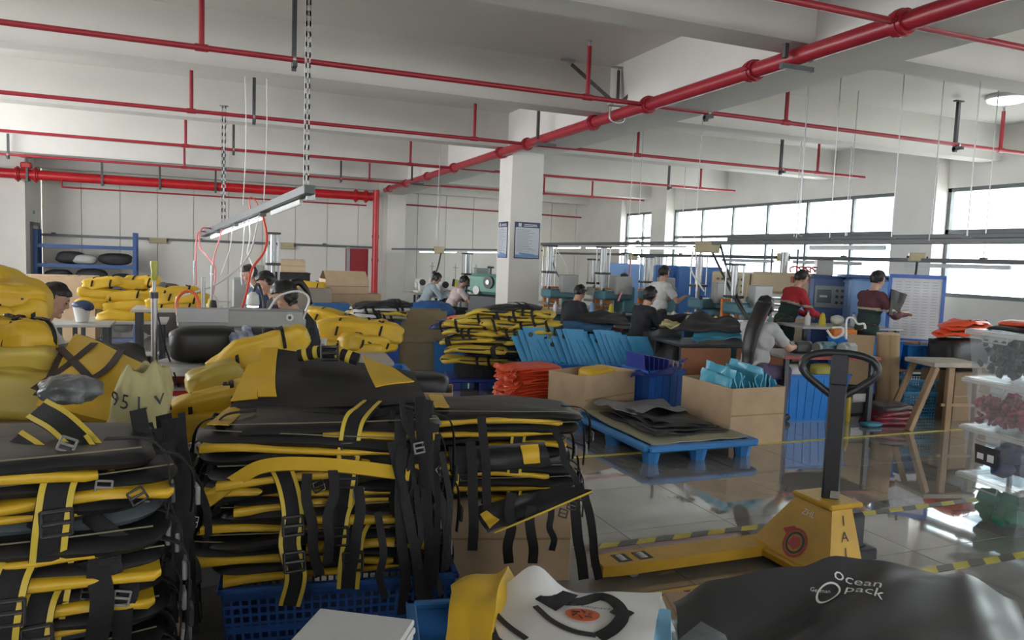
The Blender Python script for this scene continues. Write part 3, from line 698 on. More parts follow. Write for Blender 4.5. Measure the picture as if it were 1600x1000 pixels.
# blue shelf rack far left
SB = mat('rack_blue', (.03, .09, .28), .45)
t = thing('shelf_rack', 'blue metal shelf rack at the far left wall', 'shelf', (-3.2, 23.9, 0))
for x in (-1.2, 1.2):
    for y in (-.3, .3): m = MB(); m.box((x, y, 1.0), (.09, .06, 2.0)); m.build('upright', SB, t, None)
for z in (.5, 1.05, 1.58): m = MB(); m.box((0, 0, z), (2.4, .62, .04)); m.box((0, -.31, z - .02), (2.4, .03, .1)); m.build('shelf_board', SB, t, None)
DKF = mat('dark_fabric', (.03, .032, .036), .7, var=.25)
def lump(name, label, cat, loc, r, m_, seed, rz=0, p=.75, amp=.05, group=None, parts=None, nu=28, nv=14):
    t = thing(name, label, cat, loc, rz, group)
    rr = V(r)
    def fn(q):
        d = V((q.x / rr.x, q.y / rr.y, q.z / rr.z)); k = nz(d, 1.6, seed) + .5 * nz(d, 4, seed + 3)
        return V((q.x * (1 + k * amp * 2), q.y * (1 + k * amp * 2), (q.z if q.z > 0 else q.z * .97) * (1 + k * amp)))
    m = MB(); m.ell((0, 0, rr.z), r, nu=nu, nv=nv, p=p, fn=fn); m.build(parts or 'fabric_heap', m_, t, 70); return t
k = 0
for z, items in ((.52, ((-.7, .34, .2), (.1, .4, .22), (.85, .28, .16))), (1.07, ((-.4, .36, .18), (.7, .42, .17)))):
    for x, rx, rz_ in items:
        lump('fabric_bundle', 'dark fabric bundle on the %s shelf of the blue rack, %s from its right end' % ('lower' if z < 1 else 'middle', ('third', 'second', 'first')[[i[0] for i in items].index(x) + (3 - len(items))]), 'fabric', (-3.2 + x, 23.85, z), (rx, .24, rz_), DKF, k, group='dark bundles on the blue rack'); k += 1
lump('white_sack', 'pale sack on the middle shelf of the blue rack', 'sack', (-3.25, 23.75, 1.07), (.3, .2, .14), mat('pale_sack', (.45, .47, .45), .5), 3)
# ================================================================ machines and tables
TEAL = mat('machine_teal', (.07, .18, .22), .4, var=.08); GREEN = mat('machine_green', (.14, .33, .26), .4); MBLUE = mat('machine_blue', (.045, .15, .42), .4); LBLUE = mat('machine_light_blue', (.22, .38, .68), .35)
CREAM = mat('machine_cream', (.55, .46, .31), .5, var=.06); ORAN = mat('panel_orange', (.75, .22, .03), .5); GREYM = mat('machine_grey', (.30, .31, .30), .4, .2); WHM = mat('machine_white', (.66, .66, .64), .35)
CHR = mat('chrome', (.36, .37, .38), .35, .8); REDED = mat('table_red_edge', (.35, .05, .045), .5); TTOP = mat('table_top_grey', (.42, .42, .40), .45); BRN = mat('table_side_brown', (.42, .17, .08), .6); DKM = mat('machine_dark', (.05, .055, .06), .4, .3)
CONE = [mat('thread_white', (.7, .7, .66), .8), mat('thread_black', (.03, .03, .03), .8), mat('thread_yellow', (.6, .5, .05), .8)]
def at(px, py, dep): p = D(px, py, dep); return (p.x, p.y, 0)
def table(loc, rz, sx, sy, h, label, top=None, edge=None, panel=None, legm=None):
    t = thing('work_table', label, 'table', loc, rz)
    m = MB(); m.box((0, 0, h - .015), (sx, sy, .03), bev=.004); m.build('table_top', top or TTOP, t, None)
    for q in ((-1, 1) if edge else ()): m = MB(); m.box((0, q * (sy / 2 + .004), h - .015), (sx, .008, .034)); m.build('table_edging', edge, t, None)
    for x in (-1, 1):
        for y in (-1, 1): m = MB(); m.box((x * (sx / 2 - .06), y * (sy / 2 - .06), (h - .03) / 2), (.045, .045, h - .03)); m.build('leg', legm or DKM, t, None)
    if panel:
        n = max(1, int(sx / .6))
        for i in range(n): m = MB(); m.box((-sx / 2 + sx * (i + .5) / n, -sy / 2 + .04, h * .66), (sx / n - .08, .02, h * .56), bev=.003); m.build('side_board', panel, t, None)
    return t
def press(loc, rz, label, body=None, h=1.95, cyl=.05, orange=True, cat='press'):
    body = body or TEAL; t = thing('welding_press', label, cat, loc, rz)
    m = MB(); m.box((0, .12, .40), (.55, .55, .8), bev=.015); m.build('cabinet', body, t, None)
    m = MB(); m.box((0, -.08, .82), (.8, .75, .035), bev=.006); m.build('work_plate', TTOP, t, None)
    m = MB(); m.box((0, .30, 1.05), (.34, .22, .45), bev=.02); m.build('column', body, t, None)
    m = MB(); m.box((.04, .05, 1.13), (.36, .55, .16), bev=.03); m.build('arm', body, t, None)
    m = MB(); m.cyl((0, -.14, h - .42), (0, -.14, h), cyl, n=18); m.build('air_cylinder', CHR, t)
    m = MB(); m.box((0, -.14, h), (.2, .2, .03), bev=.004); m.build('cylinder_cap', DKM, t, None)
    m = MB(); m.box((0, -.14, h - .44), (.2, .2, .035), bev=.004); m.build('cylinder_flange', DKM, t, None)
    for x in (-.08, .08):
        for y in (-.22, -.06): m = MB(); m.cyl((x, y, 1.25), (x, y, h), .011, n=8); m.build('tie_rod', CHR, t)
    m = MB(); m.cyl((0, -.14, .98), (0, -.14, h - .44), .03, n=10); m.build('piston_rod', CHR, t)
    m = MB(); m.box((0, -.14, .96), (.34, .2, .04), bev=.004); m.build('platen', CHR, t, None)
    m = MB(); m.box((.23, .12, 1.3), (.14, .3, .3), bev=.01); m.build('gauge_box', GREYM, t, None)
    if orange:
        m = MB(); m.box((-.30, .05, 1.05), (.05, .3, .36), bev=.008); o = m.build('control_panel', ORAN, t, None)
        m = MB(); m.box((-.33, .05, 1.12), (.012, .12, .1)); m.build('display', WHM, o, None)
    m = MB(); m.cyl((.17, -.2, .83), (.17, -.2, 1.22), .012, n=8); m.ell((.17, -.2, 1.22), .03, nu=10, nv=6); m.build('lever', DKM, t)
    return t
def sewing(loc, rz, label, body=None, stand=True, long=False, lamp=False, tm=None, edge=None):
    body = body or WHM; t = thing('sewing_machine', label, 'sewing machine', loc, rz); h = .76
    m = MB(); m.box((0, 0, h - .02), (1.1, .55, .035), bev=.006); m.build('table_top', tm or TTOP, t, None)
    if edge: m = MB(); m.box((0, -.28, h - .02), (1.1, .008, .038)); m.build('table_edging', edge, t, None)
    for x in (-.45, .45):
        m = MB(); m.box((x, 0, .37), (.05, .05, .72)); m.box((x, 0, .03), (.05, .5, .05)); m.build('leg_frame', DKM, t, None)
    m = MB(); m.box((0, 0, h + .02), (.5, .2, .05), bev=.01); m.build('machine_bed', body, t, None)
    m = MB(); m.box((.19, 0, h + .17), (.12, .16, .28), bev=.03); m.build('machine_pillar', body, t, None)
    m = MB(); m.box((0, 0, h + .28), (.5, .14, .12), bev=.035); m.build('machine_arm', body, t, None)
    m = MB(); m.box((-.21, 0, h + .21), (.10, .12, .24), bev=.025); hd = m.build('machine_head', body, t, None)
    m = MB(); m.cyl((-.21, 0, h + .03), (-.21, 0, h + .1), .008, n=8); m.build('needle_bar', CHR, hd)
    m = MB(); m.cyl((.26, 0, h + .26), (.31, 0, h + .26), .075, n=18); m.build('hand_wheel', DKM, t)
    m = MB(); m.cyl((.1, .0, .45), (.1, .0, .65), .09, n=14); m.box((.1, 0, .68), (.12, .12, .1)); m.build('motor', DKM, t)
    if stand:
        m = MB(); m.cyl((.4, .2, h), (.4, .2, h + .75), .012, n=8); m.cyl((.22, .2, h + .66), (.58, .2, h + .66), .008, n=6); m.cyl((.28, .2, h + .22), (.52, .2, h + .22), .01, n=6); sd = m.build('thread_stand', CHR, t)
        for i, x in enumerate((.29, .5)):
            m = MB(); m.lathe([(.045, 0), (.05, .01), (.028, .16), (.02, .17)], (x, .2, h + .23), 12); m.build('thread_cone', CONE[(i + int(loc[0] * 7)) % 3], t)
    if lamp:
        m = MB(); m.lathe([(.06, 0), (.07, .02), (.04, .09), (.015, .1)], (-.32, -.05, h + .22), 12); lp = m.build('work_lamp', WHM, t)
        m = MB(); m.cyl((-.32, -.05, h + .212), (-.32, -.05, h + .219), .055, n=12); m.build('lamp_glow', emat('work_lamp_glow', (1, .98, .95), 9), lp)
    return t
RW = -PI / 2
# welding presses of the right rows (operators look towards the windows)
for px, py, dep, lab, body, h, o in (
        (858, 470, 12.6, 'teal welding press just right of the notice column', TEAL, 1.92, True),
        (942, 470, 12.6, 'welding press with tall chrome cylinder and orange panel behind the first seated worker', TEAL, 1.93, True),
        (928, 460, 14.0, 'grey welding press standing behind the tall chrome cylinder', GREYM, 1.72, False),
        (1010, 470, 13.2, 'blue grey welding press left of the standing worker in white', TEAL, 1.8, True),
        (1092, 480, 11.0, 'slate blue press with pale cylinder under the bright tube end', TEAL, 1.83, False),
        (1148, 490, 10.2, 'slate press to the left of the cream control console', TEAL, 1.72, True)):
    p = at(px, py, dep); press((p[0] + .14, p[1] + .05, 0), RW, lab, body, h, .055 if h > 1.75 else .045, o)
press(at(985, 440, 18), RW, 'blue press far back near the small window', MBLUE, 1.9)
press(at(1040, 440, 17), RW, 'blue press far back behind the standing worker in white', MBLUE, 1.85)
# sewing machines at the back left of the column
for px, dep, lab, body in ((655, 18.5, 'white sewing machine farthest left in the back row', WHM), (690, 17.5, 'white sewing machine in the back row behind the two workers', WHM), (722, 18.2, 'blue and white sewing machine in the back row with tall stand', LBLUE)):
    sewing(at(px, 460, dep), RW, lab, body)
press(at(738, 460, 16.2), RW, 'slim chrome press beside the green machine', GREYM, 1.75, .05, False)
# green machine left of the column
t = thing('green_machine', 'pale green press machine beside the notice column', 'machine', at(768, 470, 15.6), RW + .5)
m = MB(); m.box((0, 0, .45), (.9, .5, .9), bev=.02); m.build('base_cabinet', DKM, t, None)
m = MB(); m.box((0, 0, 1.13), (1.0, .4, .42), bev=.06); m.build('machine_body', GREEN, t, None)
m = MB(); m.cyl((.1, -.2, 1.18), (.1, -.25, 1.18), .13, n=20); d_ = m.build('round_hub', DKM, t); m = MB(); m.cyl((.1, -.25, 1.18), (.1, -.27, 1.18), .05, n=14); m.build('hub_cap', CHR, d_)
for x in (-.25, .38): m = MB(); m.cyl((x, -.2, 1.0), (x, -.22, 1.0), .09, n=18); m.build('porthole', WHM, t)
m = MB(); m.cyl((-.05, 0, 1.34), (-.05, 0, 1.48), .02, n=8); m.cyl((-.13, 0, 1.48), (.03, 0, 1.48), .02, n=8); m.build('valve_handle', DKM, t)
# cream control console and press
p = at(1188, 490, 12.2); t = thing('control_console', 'cream control console with rows of switches behind the long haired worker', 'machine', p, RW + .62)
m = MB(); m.box((-.48, .1, .8), (.62, .5, 1.6), bev=.02); m.build('console_cabinet', CREAM, t, None)
m = MB(); m.box((-.48, -.158, 1.33), (.52, .012, .42), bev=.004); pn = m.build('switch_panel', mat('panel_tan', (.50, .44, .30), .5), t, None)
for j in range(4):
    for i in range(6): m = MB(); m.cyl((-.68 + i * .08, -.164, 1.48 - j * .1), (-.68 + i * .08, -.185, 1.48 - j * .1), .018 if j else .022, n=8); m.build('switch', mat('switch_red', (.35, .08, .05), .4) if j == 0 and i == 0 else DKM, pn)
m = MB(); m.box((-.44, -.16, .95), (.4, .012, .26), bev=.01); m.build('viewing_glass', mat('console_glass', (.45, .5, .5), .15), t, None)
m = MB(); m.box((.32, .1, .45), (.95, .55, .9), bev=.02); m.build('press_base', CREAM, t, None)
m = MB(); m.box((.32, .1, 1.45), (.95, .5, .34), bev=.04); m.build('press_bridge', CREAM, t, None)
for x in (-.1, .74): m = MB(); m.box((x, .1, 1.1), (.12, .45, .5), bev=.02); m.build('press_side', CREAM, t, None)
for j in range(3): m = MB(); m.box((.32, .05, 1.0 + j * .1), (.62, .35, .03)); m.build('press_plate', CHR, t, None)
m = MB(); m.cyl((.3, .1, 1.6), (.3, .1, 1.95), .06, n=14); m.build('air_cylinder', CHR, t)
for x in (.1, .5): m = MB(); m.cyl((x, .1, 1.6), (x, .1, 2.0), .014, n=8); m.build('guide_rod', DKM, t)
for i in range(4):
    m = MB(); m.tube([(.45 + i * .1, -.1, 1.63), (.45 + i * .1, -.12, 1.7), (.52 + i * .1, .0, 1.72), (.6 + i * .1, .1, 1.64)], .012, 6); m.build('red_hose', RHOSE, t)
for i in range(4): m = MB(); m.box((.5 + i * .09, -.17, 1.52), (.05, .05, .1), bev=.01); m.build('valve_block', mat('valve_red', (.45, .12, .10), .4), t, None)
# blue cabinets by the white board
p = at(1294, 490, 11.7); t = thing('generator_cabinet', 'navy welding generator cabinet with screen panel', 'machine', p, -.62)
m = MB(); m.box((0, 0, .8), (.66, .6, 1.6), bev=.05); m.build('cabinet_body', mat('generator_navy', (.05, .10, .28), .4), t, None)
m = MB(); m.box((0, -.31, 1.28), (.52, .02, .34), bev=.006); pn = m.build('control_panel', mat('panel_grey', (.28, .33, .34), .5), t, None)
m = MB(); m.box((-.13, -.325, 1.29), (.2, .012, .2), bev=.004); s_ = m.build('screen', mat('screen_dark', (.05, .08, .10), .2), pn, None)
m = MB(); m.box((-.14, -.333, 1.29), (.11, .004, .03)); m.build('screen_text', mat('screen_text', (.5, .6, .6), .4), s_, None)
for j in range(3):
    for i in range(3): m = MB(); m.cyl((.05 + i * .075, -.32, 1.38 - j * .09), (.05 + i * .075, -.34, 1.38 - j * .09), .022, n=10); m.build('knob', mat('knob_green', (.05, .3, .1), .4) if (i, j) == (2, 1) else DKM, pn)
m = MB(); m.cyl((.15, -.305, 1.53), (.15, -.315, 1.53), .02, n=10); m.build('badge', WHM, t)
m = MB(); m.box((-.1, .1, 1.72), (.24, .3, .24), bev=.01); m.build('top_box', GREYM, t, None)
p = at(1366, 490, 11.2); t = thing('blue_cabinet', 'light blue machine cabinet behind the standing dark dressed worker', 'machine', p, -.62)
m = MB(); m.box((0, 0, .8), (.86, .6, 1.58), bev=.04); m.build('cabinet_body', LBLUE, t, None)
m = MB(); m.box((.46, .05, .8), (.08, .7, 1.64), bev=.01); m.build('side_frame', mat('generator_navy', (.05, .10, .28), .4), t, None)
m = MB(); m.box((0, .05, 1.61), (.98, .7, .05), bev=.01); m.build('top_frame', mat('generator_navy', (.05, .10, .28), .4), t, None)
m = MB(); m.box((-.1, -.31, .5), (.5, .02, .7), bev=.004); m.build('access_door', MBLUE, t, None)
p = at(1275, 490, 13.5); t = thing('blue_cabinet', 'pale blue low machine body behind the red jacket worker', 'machine', p, -.62)
m = MB(); m.box((0, 0, .6), (1.1, .5, 1.2), bev=.03); m.build('cabinet_body', LBLUE, t, None)
m = MB(); m.box((0, -.26, .9), (1.0, .02, .1)); m.build('trim_strip', MBLUE, t, None)
m = MB(); m.box((-.15, 0, 1.4), (.5, .3, .4), bev=.02); m.build('meter_box', GREYM, t, None)
m = MB(); m.cyl((-.2, -.15, 1.42), (-.2, -.17, 1.42), .07, n=16); m.build('meter_dial', DKM, t)
for px, dep, lab in ((1050, 15.5, 'tall blue cabinet behind the standing worker in white'), (975, 17.5, 'light blue cabinet below the small far window'), (1090, 14.6, 'blue curtain-like panel cabinet between the presses')):
    p = at(px, 470, dep); t = thing('blue_cabinet', lab, 'machine', p, -.5)
    m = MB(); m.box((0, 0, .85), (.8, .5, 1.62), bev=.02); m.build('cabinet_body', MBLUE if dep < 17 else LBLUE, t, None)
    for q in (-.2, .2): m = MB(); m.box((q, -.26, .9), (.36, .015, 1.3), bev=.004); dr = m.build('cabinet_door', MBLUE if dep < 17 else LBLUE, t, None); m = MB(); m.box((q * .3, -.275, .95), (.02, .02, .12)); m.build('handle', CHR, dr, None)
# white board on stand
p = at(1428, 500, 10.2); t = thing('white_board', 'white chart board with blue frame standing beside the window', 'board', p, -.72)
m = MB(); m.box((0, 0, 1.2), (.62, .03, .86)); m.build('board_sheet', mat('board_white', (.66, .68, .72), .4), t, None)
BF = mat('board_frame_blue', (.06, .16, .55), .4)
for c, d in (((0, -.004, 1.645), (.68, .05, .05)), ((0, -.004, .765), (.68, .05, .07)), ((-.325, -.004, 1.2), (.04, .05, .9)), ((.325, -.004, 1.2), (.04, .05, .9))): m = MB(); m.box(c, d); m.build('frame_bar', BF, t, None)
for x in (-.3, .3): m = MB(); m.box((x, 0, .38), (.04, .04, .74)); m.box((x, 0, .015), (.05, .4, .03)); m.build('stand_leg', BF, t, None)
m = MB()
for j in range(20):
    for i in range(5): m.box((-.22 + i * .11, -.0165, 1.57 - j * .038), (.07, .002, .006))
o = m.build('printed_rows', mat('board_print', (.34, .36, .42), .6), t, None); o['kind'] = 'stuff'
# work tables of the right rows
table(at(960, 520, 11.6)[:2] + (0,), RW + .1, 1.5, .8, .74, 'dark work table heaped with black and blue sheets', DKM, REDED)
p = at(1120, 540, 9.4); table((p[0] + .1, p[1] + .1, 0), -.12, 1.5, .8, .74, 'long work table with brown side boards in the middle', DKM, None, BRN)
p = at(1300, 550, 8.2); table((p[0], p[1] + .25, 0), -.2, 1.15, .7, .76, 'cluttered work table with red edge in front of the long haired worker', TTOP, REDED)
p = at(1310, 510, 10.4); table((p[0], p[1], 0), -.2, 1.5, .7, .93, 'higher bench with orange toolbox behind the machines', TTOP, None)
p = at(1440, 520, 9.6); table((p[0] + .2, p[1], 0), -.3, 1.2, .6, .78, 'plain wooden table in front of the white board', WOOD, None, None, WOOD)
# left area: long arm sewing machine
p = D(378, 505, 5.35); t = thing('long_arm_machine', 'long grey arm sewing machine in front of the seated women', 'sewing machine', (p.x, p.y, 0), -.12)
m = MB(); m.box((0, 0, 1.2), (.84, .15, .13), bev=.012); m.build('machine_arm', GREYM, t, None)
m = MB(); m.box((-.25, -.08, 1.22), (.34, .02, .1), bev=.004); m.build('side_cover', mat('cover_grey', (.36, .37, .37), .35, .3), t, None)
m = MB(); m.cyl((.33, -.076, 1.215), (.33, -.095, 1.215), .026, n=14); o = m.build('dial', WHM, t); m = MB(); m.cyl((.33, -.095, 1.215), (.33, -.1, 1.215), .012, n=10); m.build('dial_hub', DKM, o)
m = MB(); m.box((.38, 0, 1.02), (.12, .14, .4), bev=.03); m.build('machine_head', GREYM, t, None)
m = MB(); m.box((-.1, .05, .8), (1.2, .6, .04), bev=.006); m.build('table_top', TTOP, t, None)
m = MB(); m.box((-.1, -.26, .8), (1.2, .01, .045)); m.build('table_edging', REDED, t, None)
for x in (-.6, .4): m = MB(); m.box((x, .05, .39), (.06, .45, .78)); m.build('leg_frame', DKM, t, None)
m = MB(); m.tube([(.42, -.05, 1.2), (.46, -.06, 1.35), (.38, -.02, 1.4), (.25, 0, 1.36), (.18, 0, 1.26)], .008, 8); m.build('cable_guide', WHM, t)
m = MB(); m.cyl((-.27, .1, 1.22), (-.27, .1, 1.48), .012, n=8); m.build('thread_post', CHR, t)
p = D(318, 530, 5.0); lump('black_bundle', 'big black bundle bag resting in front of the long grey sewing arm', 'bag', (p.x, p.y, .93), (.21, .14, .12), BLK, 5, p=.5, amp=.03)
t = thing('small_table', 'round edged table carrying the black bundle', 'table', (p.x + .05, p.y + .02, 0)); m = MB(); m.cyl((0, 0, .90), (0, 0, .93), .34, n=28); m.build('table_top', TTOP, t); m = MB(); m.cyl((0, 0, .03), (0, 0, .90), .04, n=10); m.build('pedestal', DKM, t); m = MB(); m.cyl((0, 0, 0), (0, 0, .03), .22, n=20); m.build('foot', DKM, t)
for px, dep, lab, lamp, rz_ in ((330, 9.2, 'white sewing machine with red hoses at the far left table', False, PI / 2), (372, 7.4, 'dark sewing machine with lit lamp beside the seated woman', True, PI / 2 + .1), (398, 12.4, 'tall spool sewing machine behind the seated women', False, PI / 2)):
    sewing(at(px, 480, dep), rz_, lab, DKM if lamp else WHM, True, lamp=lamp)
press(at(410, 470, 10.8), PI / 2, 'slim press with white cylinder behind the seated women', GREYM, 1.92, .04, False)
t = thing('work_lamp', 'small glowing lamp head beside the dark sewing machine', 'lamp', tuple(D(395, 478, 6.9)))
m = MB(); m.lathe([(.05, 0), (.06, .02), (.05, .1), (.02, .13)], n=14); m.build('lamp_head', WHM, t); m = MB(); m.cyl((0, 0, -.012), (0, 0, .0), .05, n=14); m.build('lamp_glow', emat('work_lamp_glow', (1, .98, .95), 9), t)
m = MB(); m.tube([(0, 0, .12), (.05, .05, .2), (.1, .1, 0), (.1, .1, -.4)], .012, 6); m.build('goose_neck', DKM, t)
# thread pole with yellow handle, left
p = D(241, 515, 4.9); t = thing('pole_stand', 'chrome pole with yellow green handle standing at the left tables', 'pole', (p.x, p.y, .75))
m = MB(); m.cyl((0, 0, 0), (0, 0, .62), .020, n=12); m.build('pole', CHR, t)
m = MB(); m.cyl((0, 0, .62), (0, 0, .72), .011, n=10); m.build('rod', CHR, t)
m = MB(); m.cyl((0, 0, .6), (0, 0, .64), .026, n=12); m.build('collar', DKM, t)
m = MB(); m.lathe([(.012, 0), (.022, .02), (.017, .05), (.024, .10), (.022, .125), (.008, .13)], (0, 0, .715), 12); m.build('screwdriver_handle', mat('handle_green', (.42, .45, .07), .35), t)
m = MB(); m.cyl((-.05, 0, 0), (-.05, 0, .22), .03, n=10); m.build('black_grip', BLACKP, t)
m = MB(); m.tube([(.02, 0, .5), (.06, .0, .3), (.12, 0, .1), (.15, 0, 0)], .006, 6); m.build('cable', KCAB, t)
p = D(240, 530, 5.1); table((p.x + .02, p.y + .05, 0), -.1, 1.0, .8, .76, 'white topped left work table with red edge', mat('white_top', (.6, .6, .6), .4), mat('edge_red', (.5, .03, .04), .5))
p = D(115, 530, 5.6); table((p.x + .05, p.y + .15, 0), 0, 1.0, .8, .8, 'left work table with blue edge in front of the man', TTOP, mat('edge_blue', (.04, .14, .4), .5))
p = D(177, 525, 4.9); t = thing('black_motor_box', 'black machine box with loose wires on the left table', 'machine', (p.x, p.y, .76))
m = MB(); m.box((-.01, 0, .08), (.16, .14, .16), bev=.012); m.build('box_body', BLACKP, t, None)
m = MB(); m.box((.085, 0, .06), (.05, .12, .12), bev=.01); m.build('side_block', GREYM, t, None)
m = MB(); m.ell((.05, 0, .17), (.05, .04, .03), nu=12, nv=8, fn=lambda q: q * (1 + .3 * nz(q, 40))); m.build('crumpled_wrap', mat('silver_wrap', (.5, .5, .52), .3, .4), t)
for i in range(4): m = MB(); m.tube([(-.06 + .03 * i, 0, .16), (-.05 + .03 * i, -.02, .2), (-.02 + .03 * i, 0, .19), (0 + .02 * i, 0, .16)], .004, 5); m.build('wire', KCAB, t)
for i in range(5): m = MB(); m.box((-.05 + .02 * i, -.072, .03), (.008, .006, .04)); m.build('fin', DKM, t, None)
# ================================================================ people
def cap(m, a, b_, r0, r1, n=14):
    a = V(a); b_ = V(b_); m.cyl(a, b_, r0, r1, n); m.ell(a, r0, nu=n, nv=8); m.ell(b_, r1, nu=n, nv=8)
def ik(sh, hd, l1, l2, pole):
    d = hd - sh; L = min(d.length, (l1 + l2) * .995); u = d.normalized(); hd = sh + u * L
    a = (l1 * l1 - l2 * l2 + L * L) / (2 * L); hh = math.sqrt(max(0, l1 * l1 - a * a)); p = V(pole); p = (p - u * p.dot(u)).normalized()
    return sh + u * a + p * hh, hd
def person(label, loc, rz, seated=True, lean=.25, hlean=.35, hturn=0.0, hands=((-.12, .42, .82), (.14, .42, .82)), shirt=None, sleeve='short', pants=None, hair='short', scale=1.0, vox=.012, stripe=None, lower=None, hipz=None):
    t = thing('person', label, 'person', loc, rz)
    hz = hipz or (.53 if seated else .90); hip = V((0, 0, hz)); sp = V((0, math.sin(lean), math.cos(lean)))
    m = MB(); bones = []
    def limb(a, b_, r0, r1, k): cap(m, a, b_, r0, r1); bones.append((V(a), V(b_), k))
    waist = hip + sp * .16; chest = hip + sp * .36; neck = hip + sp * .52; fw = V((0, math.cos(lean), -math.sin(lean)))
    side = V((1, 0, 0))
    Rt_ = Matrix((side, fw, sp)).transposed()
    m.ell(hip + V((0, -.01, .02)), (.165, .125, .13), nu=20, nv=12); bones.append((hip - side * .08, hip + side * .08, 'pants'))
    m.ell(waist, (.145, .105, .16), rot=Rt_, nu=20, nv=12); m.ell(chest, (.175, .115, .19), rot=Rt_, nu=20, nv=12); bones.append((waist, chest + sp * .1, 'torso'))
    bones.append((hip + sp * .09, waist, 'torso'))
    shs = [chest + sp * .10 + side * (s * .165) for s in (-1, 1)]
    limb(shs[0], shs[1], .062, .062, 'torso')
    hv = Euler((-hlean, 0, 0)).to_matrix() @ V((0, 0, 1)); hc = neck + V((0, .015, .02)) + hv * .155
    limb(neck - sp * .04, hc - hv * .06, .056, .05, 'skin')
    HR = (Euler((0, 0, hturn)).to_matrix() @ Euler((-hlean, 0, 0)).to_matrix())
    def hp(x, y, z): return hc + HR @ V((x, y, z))
    m.ell(hp(0, -.005, .02), (.077, .094, .098), rot=HR, nu=20, nv=14); m.ell(hp(0, .02, -.045), (.058, .066, .075), rot=HR, nu=16, nv=12)
    m.ell(hp(0, .094, -.012), (.013, .018, .022), rot=HR, nu=10, nv=8); m.ell(hp(0, .085, .012), (.009, .012, .03), rot=HR, nu=8, nv=6)
    m.ell(hp(0, .075, -.095), (.026, .022, .02), rot=HR, nu=10, nv=8)
    for s in (-1, 1): m.ell(hp(s * .078, -.005, -.01), (.012, .022, .034), rot=HR, nu=10, nv=8); m.ell(hp(s * .042, .062, -.03), (.022, .022, .022), rot=HR, nu=8, nv=6)
    bones.append((hp(0, 0, -.07), hp(0, 0, .05), 'head'))
    for s, sh, hd in ((-1, shs[0], V(hands[0])), (1, shs[1], V(hands[1]))):
        el, hd = ik(sh, hd, .29, .26, (s * .6, -.25, -.8))
        mid = sh.lerp(el, .62)
        cap(m, sh, el, .052, .041); bones.append((sh, mid, 'torso')); bones.append((mid, el, 'torso' if sleeve != 'none' and sleeve == 'long' else 'skin'))
        limb(el, hd, .041, .027, 'torso' if sleeve == 'long' else 'skin')
        d = (hd - el).normalized(); dn = V((0, 0, -1)); dn = (dn - d * dn.dot(d)).normalized(); sd = d.cross(dn) * (-s if d.cross(dn).x * s < 0 else s)
        sd = d.cross(dn); sd = sd if sd.x * s > 0 else -sd    # outward
        pc = hd + d * .045; Rp = Matrix((sd, d, -dn)).transposed(); m.ell(pc, (.040, .052, .017), rot=Rp, nu=12, nv=8)
        bones.append((hd + d * .03, hd + d * .16, 'skin'))
        for f, (o, L) in enumerate(((-.028, .062), (-.010, .074), (.009, .070), (.026, .055))):
            b0 = pc + d * .038 + sd * o; b1 = b0 + (d * .8 + dn * .35).normalized() * L * .55; b2 = b1 + (d * .35 + dn * .8).normalized() * L * .5
            cap(m, b0, b1, .0095, .009, 8); cap(m, b1, b2, .009, .0075, 8)
        t0 = pc - d * .015 - sd * .034; t1 = t0 + (d * .6 - sd * .6 + dn * .25).normalized() * .036; cap(m, t0, t1, .011, .010, 8); cap(m, t1, t1 + (d * .8 + dn * .4).normalized() * .028, .010, .008, 8)
    for s in (-1, 1):
        h0 = hip + V((s * .085, 0, -.02))
        if seated: kn = V((s * .13, .40, hz - .02)); an = V((s * .13, .36, .09))
        else: kn = V((s * .10, .03, .48)); an = V((s * .11, -.02, .09))
        limb(h0, kn, .085, .058, 'pants'); limb(kn, an, .056, .040, 'pants')
        m.ell(an + V((0, .06, -.045)), (.042, .12, .045), nu=12, nv=8); bones.append((an + V((0, -.02, -.05)), an + V((0, .14, -.055)), 'shoe'))
    tmp = bpy.data.objects.new('tmp', m.mesh('tmp', SKIN)); COL.objects.link(tmp)
    md = tmp.modifiers.new('r', 'REMESH'); md.mode = 'VOXEL'; md.voxel_size = vox
    ms = tmp.modifiers.new('s', 'SMOOTH'); ms.factor = .5; ms.iterations = 2
    bpy.context.view_layer.update(); me = bpy.data.meshes.new_from_object(tmp.evaluated_get(bpy.context.evaluated_depsgraph_get()))
    me0 = tmp.data; bpy.data.objects.remove(tmp); bpy.data.meshes.remove(me0)
    me.name = 'body'; me.materials.clear(); me.materials.append(SKIN)
    me.polygons.foreach_set('use_smooth', [True] * len(me.polygons))
    body = bpy.data.objects.new('body', me); COL.objects.link(body); body.parent = t
    # nearest bone per vertex -> clothing shells
    B = []
    for a, b_, k in bones: ab = b_ - a; B.append((a, ab, max(1e-9, ab.dot(ab)), k))
    co = [v.co.copy() for v in me.vertices]; no = [v.normal.copy() for v in me.vertices]
    kd = []
    for p in co:
        best = 9; kk = None
        for a, ab, L2, k in B:
            q = (p - a); u = min(1, max(0, q.dot(ab) / L2)); dd_ = (q - ab * u).length_squared
            if k == 'torso': dd_ *= .55
            elif k == 'pants': dd_ *= .8
            if dd_ < best: best = dd_; kk = k
        kd.append(kk)
    hinv = HR.transposed()
    def shell(name, test, m_, off, amp, sc, seed, solid=.012):
        keep = [test(i) for i in range(len(co))]; mp_ = {}; vs = []; fs = []
        for p in me.polygons:
            if all(keep[i] for i in p.vertices):
                f = []
                for i in p.vertices:
                    if i not in mp_: mp_[i] = len(vs); vs.append(co[i] + no[i] * (off + amp * nz(co[i], sc, seed)))
                    f.append(mp_[i])
                fs.append(tuple(f))
        if not fs: return None
        mm = MB(); mm.add(vs, fs); o = mm.build(name, m_, t, 180)
        if solid: sm = o.modifiers.new('thick', 'SOLIDIFY'); sm.thickness = solid; sm.offset = -1
